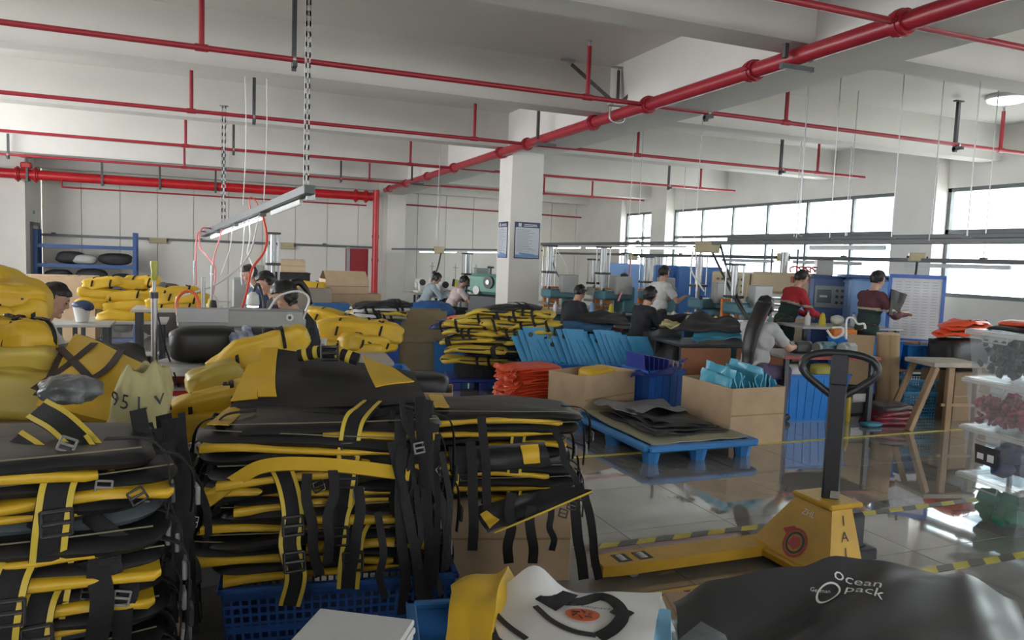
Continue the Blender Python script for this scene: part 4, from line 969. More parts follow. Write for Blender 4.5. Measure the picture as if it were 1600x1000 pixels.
        return o
    sd_ = len(label)
    so = shell('shirt', lambda i: kd[i] == 'torso', shirt, .016, .012, 14, sd_)
    if stripe:
        cz = (hip + sp * .30).z
        shell('stripe', lambda i: kd[i] == 'torso' and abs((co[i] - hip).dot(sp) - .30) < .02, stripe, .022, .012, 14, sd_, .004)
    if lower: shell('jacket_lower_half', lambda i: kd[i] == 'torso' and (co[i] - hip).dot(sp) < .29 and (co[i] - hip).dot(fw) < .2 and abs(co[i].x) < .24, lower, .022, .012, 14, sd_, .006)
    shell('trousers', lambda i: kd[i] == 'pants', pants or mat('dark_trousers', (.03, .032, .04), .8), .012, .008, 12, sd_)
    shell('shoes', lambda i: kd[i] == 'shoe', BLACKP, .006, .0, 5, sd_, .004)
    def hairtest(i):
        if kd[i] != 'head' and not (kd[i] == 'skin' and (co[i] - hc).length < .13): return False
        q = hinv @ (co[i] - hc)
        if hair == 'short': return q.z > .038 + .25 * max(0, q.y) or (q.y < .005 and q.z > -.03) or (q.y < -.03 and q.z > -.06)
        return q.z > .036 + .25 * max(0, q.y) or (q.y < .022 and q.z > -.09)
    shell('hair', hairtest, HAIR, .016, .010, 30, sd_ + 2, .012)
    mm = MB()
    if hair == 'bun': mm.ell(hp(0, -.12, .07), (.05, .045, .045), nu=14, nv=10, fn=lambda q: q * (1 + .15 * nz(q, 30)))
    if hair == 'tail': mm.tube([hp(0, -.09, .06), hp(0, -.15, .04), hp(0, -.17, -.06), hp(0, -.15, -.16)], .038, 10, taper=.012)
    if hair == 'long':
        st = [hp(0, -.075, .03), hp(0, -.10, -.06), chest + sp * .08 - fw * .135, chest - sp * .12 - fw * .15, hip + sp * .12 - fw * .13, hip + sp * .02 - fw * .12]
        C_ = spline(st, 5); L_ = len(C_) - 1
        def hs(u, v):
            f = v * L_; k = min(int(f), L_ - 1); c = C_[k].lerp(C_[k + 1], f - k); a = (u - .5) * 2.9; wd_ = (.088 if v < .3 else .088 - .05 * (v - .3)) * (1 + .06 * nz((u * 5, v * 4, 2)))
            return c + side * (math.sin(a) * wd_) + fw * (.07 * (1 - math.cos(a)) * (1 - .7 * v)) - fw * .02
        mm.sheet(hs, 18, 24, .028)
    if mm.v: mm.build('hair_length', HAIR, t, 180)
    for s in (-1, 1):
        mm = MB(); mm.ell(hp(s * .031, .082, .012), (.013, .007, .006), rot=HR, nu=10, nv=6); mm.build('eye', mat('eye_dark', (.02, .015, .012), .2), t, 180)
        mm = MB(); mm.box(hp(s * .032, .086, .034), (.03, .006, .006), rot=HR, bev=.002); mm.build('eyebrow', HAIR, t, None)
    mm = MB(); mm.ell(hp(0, .083, -.062), (.022, .008, .007), rot=HR, nu=12, nv=6); mm.build('mouth', mat('lips', (.38, .13, .11), .5), t, 180)
    if scale != 1: t.scale = (scale,) * 3
    return t
def stool(loc, rz, label, h=.45, m_=None):
    t = thing('stool', label, 'stool', loc, rz)
    m = MB(); m.box((0, 0, h - .02), (.36, .3, .04), bev=.012); m.build('seat', m_ or mat('stool_red', (.35, .03, .03), .5), t, None)
    for x in (-.14, .14):
        for y in (-.11, .11): m = MB(); m.cyl((x, y, 0), (x * .9, y * .9, h - .03), .014, n=8); m.build('leg', DKM, t)
    m = MB(); m.box((0, -.1, .15), (.27, .015, .015)); m.box((0, .1, .15), (.27, .015, .015)); m.build('crossbar', DKM, t, None)
BLKC = mat('black_cloth', (.018, .020, .026), .85, var=.2); WHC = mat('white_cloth', (.62, .62, .62), .85, var=.05); GRC = mat('grey_white_cloth', (.45, .45, .46), .85, var=.05); PINKC = mat('pale_pink_cloth', (.62, .52, .50), .85); BLUC = mat('pale_blue_cloth_shirt', (.38, .46, .52), .85); REDC = mat('red_jacket_cloth', (.42, .02, .03), .8); DKRED = mat('maroon_jacket_cloth', (.10, .03, .04), .8); GREENC = mat('dark_green_cloth', (.02, .045, .04), .85); DENIM = mat('denim', (.06, .10, .2), .85); BLUDK = mat('dark_blue_cloth', (.05, .08, .16), .85)
E_ = -PI / 2    # facing +X
def sit(px, py, dep, face, label, **k):
    p = D(px, py, dep); sc = k.get('scale', 1)
    person(label, (p.x, p.y, 0), face, True, **k); stool((p.x - .03 * math.cos(face + PI / 2), p.y - .03 * math.sin(face + PI / 2), 0), face, 'stool under the ' + label)
sit(28, 560, 5.3, E_ + .05, 'man in white shirt at the left', lean=.28, hlean=.45, hands=((-.10, .50, .86), (.16, .46, .88)), shirt=WHC, hair='short', vox=.009, hipz=.62)
sit(492, 560, 6.1, PI / 2 + .1, 'woman in black with tied hair at the left machines', lean=.30, hlean=.5, hands=((-.14, .46, .88), (.14, .44, .88)), shirt=BLKC, sleeve='long', hair='tail', vox=.009, hipz=.68)
sit(452, 520, 8.2, PI / 2, 'dark dressed worker behind the woman in black', lean=.3, hlean=.5, shirt=BLKC, sleeve='long', hair='short', hipz=.68)
sit(418, 500, 9.8, PI / 2, 'worker in blue facing left at the far sewing machine', lean=.3, hlean=.4, shirt=BLUDK, sleeve='long', hair='short', hipz=.70)
sit(660, 480, 17.0, E_, 'worker in pale blue shirt at the far back row', lean=.45, hlean=.55, shirt=BLUC, sleeve='long', hair='bun', hipz=.55, hands=((-.12, .55, .86), (.14, .55, .86)))
sit(700, 480, 15.8, E_, 'worker in pale pink shirt leaning at the green machine', lean=.5, hlean=.5, shirt=PINKC, hair='short', hipz=.55, hands=((-.12, .6, .84), (.14, .6, .84)))
sit(884, 520, 11.4, E_ + .35, 'worker in black bending over beside the notice column', lean=.35, hlean=.55, shirt=BLKC, sleeve='long', hair='short', hipz=.56)
sit(993, 540, 10.4, E_ + .05, 'worker in black seated in the middle, facing right', lean=.25, hlean=.35, shirt=BLKC, sleeve='long', hair='bob', hipz=.58, vox=.010, hands=((-.12, .52, .84), (.14, .52, .84)))
sit(1178, 560, 8.1, E_ + .25, 'long haired worker in a pale grey shirt', lean=.16, hlean=.28, hturn=.1, shirt=GRC, hair='long', pants=mat('purple_trousers', (.08, .06, .12), .8), hipz=.58, vox=.009, hands=((-.16, .50, .84), (.16, .52, .84)))
def stand(px, py, dep, face, label, **k): p = D(px, py, dep); person(label, (p.x, p.y, 0), face, False, **k)
stand(1028, 500, 12.2, E_ + .1, 'worker in white shirt standing between the presses', lean=.05, hlean=.25, shirt=WHC, hair='short', scale=.97, hands=((-.16, .40, 1.15), (.18, .38, 1.2)))
stand(1226, 500, 10.9, E_ - .15, 'worker in red and dark green jacket leaning at the bench', lean=.28, hlean=.5, shirt=REDC, sleeve='long', pants=GREENC, lower=GREENC, hair='short', stripe=mat('reflective_strip', (.45, .38, .30), .5), scale=1.0, hands=((-.16, .46, 1.02), (.18, .46, 1.02)))
stand(1356, 500, 10.0, E_ - .1, 'worker in maroon jacket holding up a black bag', lean=.08, hlean=.35, shirt=DKRED, sleeve='long', pants=GREENC, lower=GREENC, hair='short', stripe=mat('reflective_strip', (.45, .38, .30), .5), scale=1.0, hands=((-.14, .5, 1.24), (.2, .42, 1.15)))
sit(962, 480, 14.5, E_ + .2, 'dark green dressed worker far back between the presses', lean=.2, hlean=.4, shirt=GREENC, sleeve='long', hair='short', hipz=.68)
# ================================================================ goods on the floor, middle and right
def cloth(name, label, cat, corners, m_, disp=.03, sc=3, th=.01, seed=1, n=(16, 14), group=None, sag=0.0, pn='cloth'):
    """corners: four (px, py, depth) or world points, anticlockwise from near left"""
    c = [D(*p) if not isinstance(p, V) else p for p in corners]
    t = thing(name, label, cat, tuple((c[0] + c[2]) / 2), 0, group)
    Q = Quad(c, lambda u, v: disp * nz((u * sc, v * sc, seed)) + sag * math.sin(PI * u) * math.sin(PI * v))
    m = MB(); m.sheet(lambda u, v: Q.P(u, v), n[0], n[1], th); m.build(pn, m_, t, 70, True); return t, Q
def roll_bag(name, label, loc, rot, L, r, m_=None, seed=0, group=None, flat=.8, strap=True):
    """soft rolled-up bag lying along local x"""
    t = thing(name, label, 'bag', loc, 0, group, rot)
    def fn(q):
        k = nz((q.x * 4, q.y * 6, q.z * 6), 1.4, seed); k2 = abs(nz((q.x * 9 + q.y * 14, q.z * 12, q.y * 6), 1, seed + 4)); th = math.atan2(q.z, q.y)
        w_ = .05 * math.sin(th * 5 + q.x * 7 + seed) * min(1, abs(q.x) / (L * .3)); e = max(0, abs(q.x) / (L / 2) - .75) / .25
        f = 1 + .24 * k - .20 * k2 + w_ - .12 * e * e - .12 * max(0, .25 - abs(nz((q.x * 7 - q.z * 9, q.y * 9 + q.x * 5, q.z * 8), 1, seed + 8)) * 2)
        return V((q.x * (1 + .07 * k) + .03 * nz((th * 2, 0, seed), 1) * e, q.y * f, q.z * f + .03 * nz((q.x * 6, 1, seed), 1)))
    m = MB(); m.ell((0, 0, 0), (L / 2, r, r * flat), nu=44, nv=28, p=.45, fn=fn); m.build('bag_body', m_ or YEL, t, 70)
    if strap:
        for x in (-.22, .24):
            a = []
            for k in range(13): th = 2 * PI * k / 12; a.append((x * L + .02 * math.sin(th), (r * 1.0 + .004) * math.cos(th), (r * flat + .004) * math.sin(th)))
            m = MB(); m.ribbon(a, .020, .005, [(0, p[1], p[2]) for p in a]); m.build('strap', WEB, t, 50)
        add_buckle(t, (.24 * L, -r * .4, r * flat * 1.02), Euler((.3, 0, 1.57)), 1.0, False)
    return t
# ---- plastic pallet
t = thing('plastic_pallet', 'light blue plastic pallet on the floor in the middle', 'pallet', (3.97, 6.02, 0)); PB = mat('pallet_blue', (.04, .22, .55), .45)
sx, sy = 1.12, 1.46
for c, d in (((0, -sy / 2, .135), (sx, .09, .05)), ((0, sy / 2, .135), (sx, .09, .05)), ((-sx / 2, 0, .135), (.09, sy, .05)), ((sx / 2, 0, .135), (.09, sy, .05))): m = MB(); m.box(c, d, bev=.012); m.build('edge_rail', PB, t)
for i in range(9): m = MB(); m.box((-sx / 2 + .1 + i * (sx - .2) / 8, 0, .128), (.09, sy - .05, .02)); m.build('deck_slat', PB, t, None)
for x in (-1, 0, 1):
    for y in (-1, 0, 1): m = MB(); m.lathe([(.065, 0), (.09, .13)], (x * (sx / 2 - .08), y * (sy / 2 - .08), 0), 8); m.build('foot', PB, t, 40)
p0 = V((3.97, 6.02, .155))
cloth('woven_mat', 'beige woven mat spread on the blue pallet', 'mat', [p0 + V((-.5, -.68, .01)), p0 + V((.52, -.66, .02)), p0 + V((.5, .64, .02)), p0 + V((-.5, .66, .03))], mat('woven_beige', (.30, .29, .20), .8, bump=.2), .035, 3, .01)
DKS = mat('dark_sheet_vinyl', (.020, .021, .024), .5, var=.2)
for k in range(4): cloth('black_fabric_sheet', 'black fabric sheet on the blue pallet, %s of its stack' % ORD[3 - k], 'fabric sheet', [p0 + V((-.36 + .06 * k, -.52 + .1 * k, .035 + .016 * k)), p0 + V((.46 - .05 * k, -.48 + .03 * k, .035 + .016 * k)), p0 + V((.44, .5 - .07 * k, .035 + .016 * k)), p0 + V((-.40 + .08 * k, .42 - .03 * k, .05 + .016 * k))], DKS, .03, 3, .008, k, group='black sheets on the pallet')
cloth('grey_film', 'dull grey plastic film over the far end of the pallet', 'film', [p0 + V((-.3, .1, .12)), p0 + V((.4, .05, .13)), p0 + V((.42, .66, .10)), p0 + V((-.35, .68, .10))], mat('grey_film', (.22, .22, .22), .35), .05, 3, .004, 9)
# ---- big cartons
carton('carton', 'open brown carton with a yellow bag inside, left of the pallet', (3.84, 7.12, 0), .40, .86, .5, .52, True, text='FRAGILE 60PCS', fl_len=.42, fang=.06)
t = lump('yellow_bag', 'yellow bag sticking out of the open carton', 'bag', (3.88, 7.1, .36), (.2, .14, .10), YEL, 4, .4, .45, .05)
carton('carton', 'open brown carton full of cyan bags, right of the pallet', (4.86, 6.07, 0), .02, .64, .78, .55, True, fl_len=.3, fang=.05)
CYAN = mat('cyan_vinyl', (.10, .42, .58), .3, var=.12, bump=.1, bscale=14); LTB = mat('light_blue_vinyl', (.07, .33, .60), .3, var=.08); PUR = mat('indigo_vinyl', (.04, .06, .30), .3, var=.2)
rnd = random.Random(21)
for k in range(11):
    x = 4.60 + .052 * k; h = .66 + .06 * math.sin(k * 1.1) + rnd.uniform(-.02, .03)
    cloth('cyan_bag', 'crumpled cyan bag standing in the right carton, %s from its left side' % (ORD[k] if k else 'first'), 'bag', [V((x, 5.78, .2)), V((x + .03, 6.36, .2)), V((x + .07 + .03 * rnd.random(), 6.34, h)), V((x + .05, 5.82, h - .03))], CYAN, .07, 4, .012, k, (10, 10), 'cyan bags in the carton')
# navy bin with fanned sheets
crate('plastic_bin', 'navy blue tall bin between the two brown cartons', (4.62, 7.15, 0), .1, .5, .5, .52, mat('bin_navy', (.02, .12, .45), .4))
for k in range(9):
    a = -.15 - .09 * k; b0 = V((4.42 + .045 * k, 7.12, .3)); dv = V((math.sin(a) * -.0 - .0, 0, 0))
    cloth('indigo_sheet', 'indigo plastic sheet fanned out of the navy bin, %s from the left' % (ORD[k] if k else 'first'), 'sheet', [b0 + V((0, -.18, 0)), b0 + V((0, .2, 0)), b0 + V((-.06 + .02 * k, .2, .40 - .012 * k)), b0 + V((-.06 + .02 * k, -.18, .40 - .012 * k))], PUR if k < 6 else mat('pale_print_vinyl', (.3, .4, .62), .3, col2=(.55, .35, .25), scale=8), .01, 3, .006, k, (6, 6), 'indigo sheets in the navy bin')
# big blue tub right of carton, with junk
crate('plastic_tub', 'large bright blue tub behind the pallet truck handle', (6.28, 6.72, 0), -.1, .9, .7, .52, BLUE, taper=.86)
for k, (x, y, r, mm_) in enumerate(((6.1, 6.6, .16, WHC), (6.35, 6.75, .18, DKF), (6.5, 6.6, .14, mat('yellow_strip', (.5, .45, .1), .5)))): lump('cloth_scrap', ['white cloth scrap in the bright blue tub', 'dark cloth scrap in the bright blue tub', 'yellow green scrap in the bright blue tub'][k], 'cloth', (x, y, .38), (r, r * .8, .12), mm_, k)
# ---- tubs with blue sheets
crate('plastic_tub', 'wide blue tub holding the standing light blue sheets', (4.62, 8.32, 0), -.25, 1.25, .62, .42, BLUE)
crate('plastic_tub', 'smaller blue tub left of the standing light blue sheets', (3.86, 8.55, 0), -.25, .55, .5, .40, mat('tub_blue', (.03, .24, .5), .4))
ca, sa = math.cos(-.25), math.sin(-.25)
for k in range(22):
    f = k / 21; lx = -.95 + 1.5 * f; h = .52 + .06 * math.sin(k * .9) + rnd.uniform(-.03, .03)
    b0 = V((4.62 + lx * ca, 8.36 + lx * sa, .22)); e = V((ca, sa, 0)); n_ = V((-sa, ca, 0)); ln = .26 + .05 * rnd.random()
    t, Q = cloth('blue_sheet', 'light blue plastic sheet leaning in the blue tubs, %s' % (('%s from the left' % ORD[k]) if 0 < k < 18 else 'leftmost' if k == 0 else ('fourth', 'third', 'second', 'first')[k - 18] + ' from the right'), 'sheet', [b0 - n_ * .10, b0 + e * .30 - n_ * .02, b0 + e * (.30 - ln * .8) + n_ * .10 + V((0, 0, h)), b0 - e * ln * .8 + n_ * .02 + V((0, 0, h + .01))], LTB, .012, 2, .006, k, (8, 8), 'light blue sheets in the tubs')
    if k in (2, 6, 8, 14):
        m = MB(); c = Q.P(.25, .85, .006); m.cyl(c, c + Q.n * .006, .03, n=14); inv = BASIS[t.name].inverted(); m.v = [tuple(inv @ V(q)) for q in m.v]; m.build('round_hole', BLACKP, t)
        m = MB(); c = Q.P(.25, .85, -.006); m.cyl(c, c - Q.n * .006, .03, n=14); m.v = [tuple(inv @ V(q)) for q in m.v]; m.build('round_hole', BLACKP, t)
cloth('blue_drape', 'dark blue sheet drooping off the right end of the wide tub', 'sheet', [(985, 590, 8.0), (1050, 585, 8.1), (1075, 560, 8.5), (1005, 572, 8.4)], mat('deep_blue_vinyl', (.015, .035, .2), .4), .06, 3, .008, 3)
# ---- orange pouch stack
OR = mat('coral_orange_vinyl', (.80, .10, .035), .32, var=.08, bump=.08, bscale=12)
table((3.5, 7.95, 0), .2, .75, .5, .09, 'low wooden board under the coral pouches', WOOD, None, None, WOOD)
for k in range(14):
    z = .105 + k * .027; q = rnd.uniform(-.03, .03)
    t = thing('coral_pouch', 'coral orange pouch, %s %s of the stack left of the carton' % (ORD[13 - k], 'layer' if k == 13 else 'down'), 'pouch', (3.47 + q, 7.92 + rnd.uniform(-.02, .02), z), .2 + rnd.uniform(-.08, .08), 'coral pouches beside the carton')
    r_ = (.34 * (1 - .0012 * (k - 6) ** 2), .24, .016)
    m = MB(); m.ell((0, 0, .015), r_, nu=30, nv=6, p=.35, fn=soft(r_, amp=.022, sc=6, seed=k, droop=.03)); m.build('pouch_body', OR, t, 60)
    def flap(u, v): return (-.33 - .07 * v + .03 * nz((u * 6, v * 3, k)), -.22 + .42 * u, .015 - .045 * v * v + .03 * nz((u * 7, v, k + 4)))
    m = MB(); m.sheet(flap, 12, 4, .004); m.build('pouch_flap', OR, t, 60)
# ---- dark panel stack on dark blue pallet
t = thing('plastic_pallet', 'dark blue pallet under the dark panel stack', 'pallet', (3.3, 9.2, 0), -.2); m = MB(); m.box((0, 0, .12), (.9, .7, .04), bev=.01); m.build('deck', mat('pallet_navy', (.03, .05, .3), .45), t, None)
for x in (-.36, 0, .36):
    for y in (-.28, .28): m = MB(); m.box((x, y, .05), (.12, .12, .1), bev=.01); m.build('foot', mat('pallet_navy', (.03, .05, .3), .45), t, None)
cr = crate('plastic_bin', 'dark grey bin on the dark blue pallet', (3.3, 9.2, .14), -.2, .7, .5, .22, mat('bin_dark', (.03, .04, .04), .5))
LAY = [mat('olive_panel', (.30, .27, .08), .5), DKS, mat('navy_panel', (.03, .05, .12), .45), DKS, mat('grey_panel', (.25, .28, .30), .4), mat('navy_panel', (.03, .05, .12), .45), DKS]
for k in range(9):
    t = thing('folded_cover', 'dark folded cover, %s of the stack on the dark blue pallet' % ORD[8 - k], 'cover', (3.42 + rnd.uniform(-.04, .04), 9.1 + rnd.uniform(-.03, .03), .36 + .036 * k), -.25 + rnd.uniform(-.15, .15), 'dark covers on the dark blue pallet')
    r_ = (.40 - .012 * k, .28, .02); m = MB(); m.ell((0, 0, .02), r_, nu=28, nv=6, p=.4, fn=soft(r_, amp=.02, sc=5, seed=k + 30, droop=.03)); m.build('panel_body', LAY[k % 7], t, 60)
    m = MB(); m.tube([(-.36, -.2, .03), (-.1, -.26, .04), (.2, -.25, .035), (.38, -.15, .03)], .006, 5); m.build('edge_binding', YT2 if k % 3 == 0 else WEB, t, 60)
# ---- yellow heap on blue crates in front of the column
YB = mat('yellow_bag_fabric', (.60, .44, .05), .5, var=.1, bump=.1, bscale=14)
for k, (x, y) in enumerate(((3.25, 10.35), (3.75, 10.2), (4.3, 10.0), (4.7, 9.7))): crate('plastic_crate', 'blue crate under the yellow heap before the column, %s from the left' % ('first', 'second', 'third', 'fourth')[k], (x, y, 0), -.3, .5, .5, .45, mat('crate_mid_blue', (.03, .20, .55), .4))
for k, (px, py) in enumerate(((800, 533), (842, 530))): p = D(px, py + 12, 9.7); t = thing('white_tub', 'white plastic tub, %s of two under the yellow heap' % ('left', 'right')[k], 'tub', (p.x, p.y, .45)); m = MB(); m.lathe([(.10, 0), (.13, .24), (.135, .25)], n=18); m.build('tub_body', WHM, t, 40); m = MB(); m.lathe([(.13, .245), (.145, .25), (.145, .265), (.13, .27)], n=18); m.build('rim', WHM, t, 40)
def heap_bag(label, px, py, dep, rz, w_, m_, seed, group, tilt=0.0, straps=2):
    p = D(px, py, dep); t = thing('folded_bag', label, 'bag', tuple(p), 0, group, (tilt, rnd.uniform(-.12, .12), rz))
    r_ = (w_ / 2, w_ * .33, .035); m = MB(); m.ell((0, 0, 0), r_, nu=32, nv=8, p=.45, fn=soft(r_, amp=.035, sc=5, seed=seed, droop=.04)); m.build('bag_body', m_, t, 60)
    for q in range(straps):
        x = rnd.uniform(-.35, .35) * w_; y2 = -w_ * .33
        web(t, [(x, w_ * .2, .045), (x + .05, -.02, .05), (x + .02, y2 + .02, .03), (x + .03, y2 - .02, -.03), (x + .06, y2 - .015, -.10)], [(0, 0, 1), (0, 0, 1), (0, -.6, .8), (0, -1, 0), (0, -1, 0)], .035)
    m = MB(); m.tube([(-w_ * .48, -w_ * .2, -.01), (-w_ * .2, -w_ * .31, 0), (w_ * .2, -w_ * .31, 0), (w_ * .48, -w_ * .2, -.01)], .012, 6); m.build('black_edge', BLK, t, 60); return t
i = 0
for py, xs_, dep in ((560, (735, ), 9.6), (543, (745, ), 9.5), (528, (735, 825), 9.75), (516, (740, 815), 9.75), (505, (735, 790, 832), 9.8), (495, (752, 815), 9.85), (486, (775, 822), 9.9), (479, (800, ), 9.95)):
    for px in xs_: heap_bag('yellow black edged bag, piece %s counted from the bottom of the heap before the column' % ('one two three four five six seven eight nine ten eleven twelve thirteen fourteen fifteen'.split()[i]), px, py, dep, -.35 + rnd.uniform(-.4, .4), .78, YB if py > 482 else DKS, i + 60, 'yellow bags heaped before the column'); i += 1
for k, (px, py, mm_) in enumerate(((700, 508, mat('navy_panel', (.03, .05, .12), .45)), (715, 502, PUR), (728, 496, OR))): heap_bag(('dark navy', 'indigo', 'orange')[k] + ' folded bag at the left end of the yellow heap', px, py, 9.9 + .1 * k, -.1, .5, mm_, k + 90, 'odd coloured bags on the heap', straps=1)
# ---- cartons left of the heap
p = D(652, 540, 11.3)
carton('carton', 'lower brown carton of the two stacked left of the yellow heap', (p.x, p.y, 0), -.1, .80, .6, .40, 'closed', mat('carton_olive', (.32, .25, .14), .85))
carton('carton', 'upper open brown carton of the two stacked left of the yellow heap', (p.x, p.y, .41), -.1, .80, .6, .20, True, mat('carton_olive', (.32, .25, .14), .85), fl_len=.45, fang=2.9)
# white basket with blue fabric
p = D(672, 512, 13.2); crate('white_basket', 'white plastic basket heaped with blue fabric', (p.x, p.y, 0), -.15, .82, .55, .62, mat('basket_white', (.55, .58, .62), .45))
lump('blue_fabric', 'heap of deep blue fabric in the white basket', 'fabric', (p.x, p.y, .55), (.40, .27, .17), mat('deep_blue_fabric', (.02, .10, .30), .6, var=.25, bump=.4, bscale=18), 8, 0, .8, .10)
# yellow bags pile mid left
for k, (px, py, dep, L_, r_, rot, sd) in enumerate(((560, 517, 7.0, .85, .13, (0, .05, -.25), 1), (520, 500, 7.6, .6, .12, (0, .2, -.5), 2), (575, 536, 6.9, .6, .11, (0, .1, .4), 3), (585, 520, 7.1, .42, .10, (0, -.3, .9), 4), (548, 545, 6.8, .62, .10, (0, .1, -.1), 5), (492, 513, 7.4, .5, .1, (0, .1, .2), 6))):
    roll_bag('yellow_bag', 'stuffed yellow bag on the mid-left heap, ' + ('the long top one', 'the raised back one', 'the crumpled right one', 'the drooping right end one', 'the lowest front one', 'the left back one')[k], tuple(D(px, py, dep)), rot, L_, r_, YEL, sd, 'yellow bags on the mid-left heap')
p = D(505, 545, 7.5); carton('carton', 'brown carton under the back of the mid-left yellow heap', (p.x, p.y, 0), 0, .7, .5, .9, 'closed')
p = D(560, 570, 6.9); crate('plastic_crate', 'blue crate under the mid-left yellow heap', (p.x + .05, p.y, 0), -.1, .8, .55, .62, mat('crate_mid_blue', (.03, .20, .55), .4))
p = D(505, 548, 6.2); table((p.x, p.y, 0), -.1, 1.1, .6, .82, 'small work surface with rolls and orange cloth', TTOP)
lump('orange_cloth', 'bright orange cloth on the small work surface', 'cloth', tuple(D(478, 540, 6.1))[:2] + (.82,), (.15, .1, .05), OR, 2, 0, .7, .08)
lump('blue_cloth', 'indigo cloth on the small work surface', 'cloth', tuple(D(515, 549, 6.0))[:2] + (.82,), (.11, .08, .045), PUR, 3, 0, .7, .08)
p = D(503, 530, 6.2); t = thing('paper_cup', 'white paper cup on the small work surface', 'cup', (p.x, p.y, .84)); m = MB(); m.lathe([(.03, 0), (.042, .13), (.044, .135)], n=16); m.build('cup_body', WHM, t, 40); m = MB(); m.box((0, -.04, .07), (.03, .004, .05)); m.build('cup_print', mat('cup_print', (.3, .3, .28), .5), t, None)
cloth('white_paper', 'crumpled white paper behind the orange cloth', 'paper', [(455, 520, 6.3), (500, 523, 6.3), (495, 508, 6.6), (462, 512, 6.6)], WHC, .08, 5, .004, 2)
# draped white and yellow bags on blue bins (left of cartons)
p = D(583, 500, 11); crate('plastic_bin', 'blue bin under the white and yellow draped bags', (p.x, p.y, 0), -.1, .75, .55, .72, mat('bin_royal', (.02, .09, .42), .45))
for k in range(5): heap_bag('%s bag draped over the blue bin, %s of five' % (('yellow', 'white', 'yellow', 'white', 'black edged white')[k], ORD[4 - k]), 585 + 3 * k, 494 - 5 * k, 10.8, rnd.uniform(-.3, .3), .85, (YB, WHC, YB, WHC, DKS)[k], 120 + k, 'bags draped over the blue bin')
p = D(515, 500, 13); carton('carton', 'blue printed box behind the seated woman', (p.x, p.y, 0), 0, .6, .4, .80, 'closed', mat('box_blue', (.03, .14, .36), .6))
p = D(545, 478, 14); carton('carton', 'large brown carton before the red cabinet', (p.x, p.y, 0), -.05, 1.1, .6, .92, 'closed'); carton('carton', 'open brown carton on top of the large one', (p.x - .1, p.y, .93), .1, .8, .5, .26, True, CARD2, fang=2.2)
p = D(456, 430, 16); carton('carton', 'small brown carton high behind the seated woman', (p.x, p.y, 1.22), 0, .5, .4, .26, 'closed', CARD2); crate('plastic_bin', 'black bin under the small brown carton behind the seated woman', (p.x, p.y, 0), 0, .7, .5, 1.2, mat('bin_black', (.02, .02, .022), .5))
roll_bag('yellow_bag', 'yellow bag with dark end lying on boxes behind the seated woman', tuple(D(483, 447, 13)), (0, 0, -.1), .55, .11, YEL, 9); p = D(483, 456, 13); carton('carton', 'grey brown boxes under the far yellow bag', (p.x, p.y, 0), 0, .7, .5, 1.05, 'closed', mat('carton_grey', (.28, .24, .2), .85))
# small cartons behind the middle pile
def round_carton(px, py, dep, sx_, lab, cont, clab, mm_, z1):
    p = D(px, py, dep); carton('carton', lab, (p.x, p.y, 0), -.3, sx_, sx_ * .75, z1, False, CARD2)
    lump(cont, clab, 'bag', (p.x, p.y, z1 - .12), (sx_ * .44, sx_ * .32, .11), mm_, int(px), -.3, .5, .06)
round_carton(655, 600, 4.95, .44, 'small open carton with black bags behind the middle pile', 'black_bag', 'black bag bulging out of the small open carton', BLK, .82)
round_carton(682, 640, 4.5, .44, 'small open carton with indigo panel behind the middle pile', 'indigo_bag', 'indigo bag lying in the nearer small carton', PUR, .66)
# ---- left background stacks
i = 0
for px, py, dep in ((78, 452, 13), (80, 446, 13), (83, 440, 13), (78, 434, 13), (112, 455, 13), (116, 448, 13), (112, 441, 13), (118, 435, 13)):
    heap_bag('flat yellow black bag, number %s upward in the far left double stack' % 'one two three four five six seven eight'.split()[i], px, py, dep, rnd.uniform(-.3, .3), .6, YB, 140 + i, 'flat yellow bags in the far left stack'); i += 1
p = D(96, 470, 13); carton('carton', 'brown carton under the far left yellow stack', (p.x, p.y, 0), 0, 1.1, .6, 1.1, 'closed')
YS = [(160, 442, .42), (195, 443, .5), (222, 440, .4), (155, 458, .45), (195, 462, .62), (228, 462, .45), (150, 474, .42), (200, 478, .6), (230, 478, .4), (195, 494, .6)]
for k, (px, py, L_) in enumerate(YS): roll_bag('yellow_bag', 'stuffed yellow bag in the left wall stack, place %s from the top row left' % 'one two three four five six seven eight nine ten'.split()[k], tuple(D(px, py, 8.8 + .1 * (k % 3))), (0, rnd.uniform(-.1, .1), rnd.uniform(-.25, .25)), L_, .085, YEL, 20 + k, 'stuffed yellow bags in the left wall stack', strap=k % 2 == 0)
p = D(190, 505, 8.9); table((p.x, p.y, 0), 0, 1.0, .7, .80, 'table under the stuffed yellow bags at left', TTOP)
for k, (px, py, L_) in enumerate(((275, 456, .5), (285, 466, .55), (275, 476, .6))): roll_bag('yellow_bag', 'stuffed yellow bag right of the chrome pole, %s of three' % ('top', 'middle', 'bottom')[k], tuple(D(px, py, 8.2)), (0, 0, rnd.uniform(-.2, .2)), L_, .085, YEL, 40 + k, 'yellow bags right of the chrome pole')
p = D(280, 490, 8.2); table((p.x, p.y, 0), 0, .9, .6, 1.02, 'cream topped bench behind the long grey arm', mat('cream_top', (.5, .48, .42), .5))
lump('dark_heap', 'dark heap of cut fabric against the far wall', 'fabric', tuple(D(255, 470, 14))[:2] + (0,), (.45, .3, .5), mat('brown_dark_fabric', (.10, .09, .085), .9), 5, 0, .9, .1)
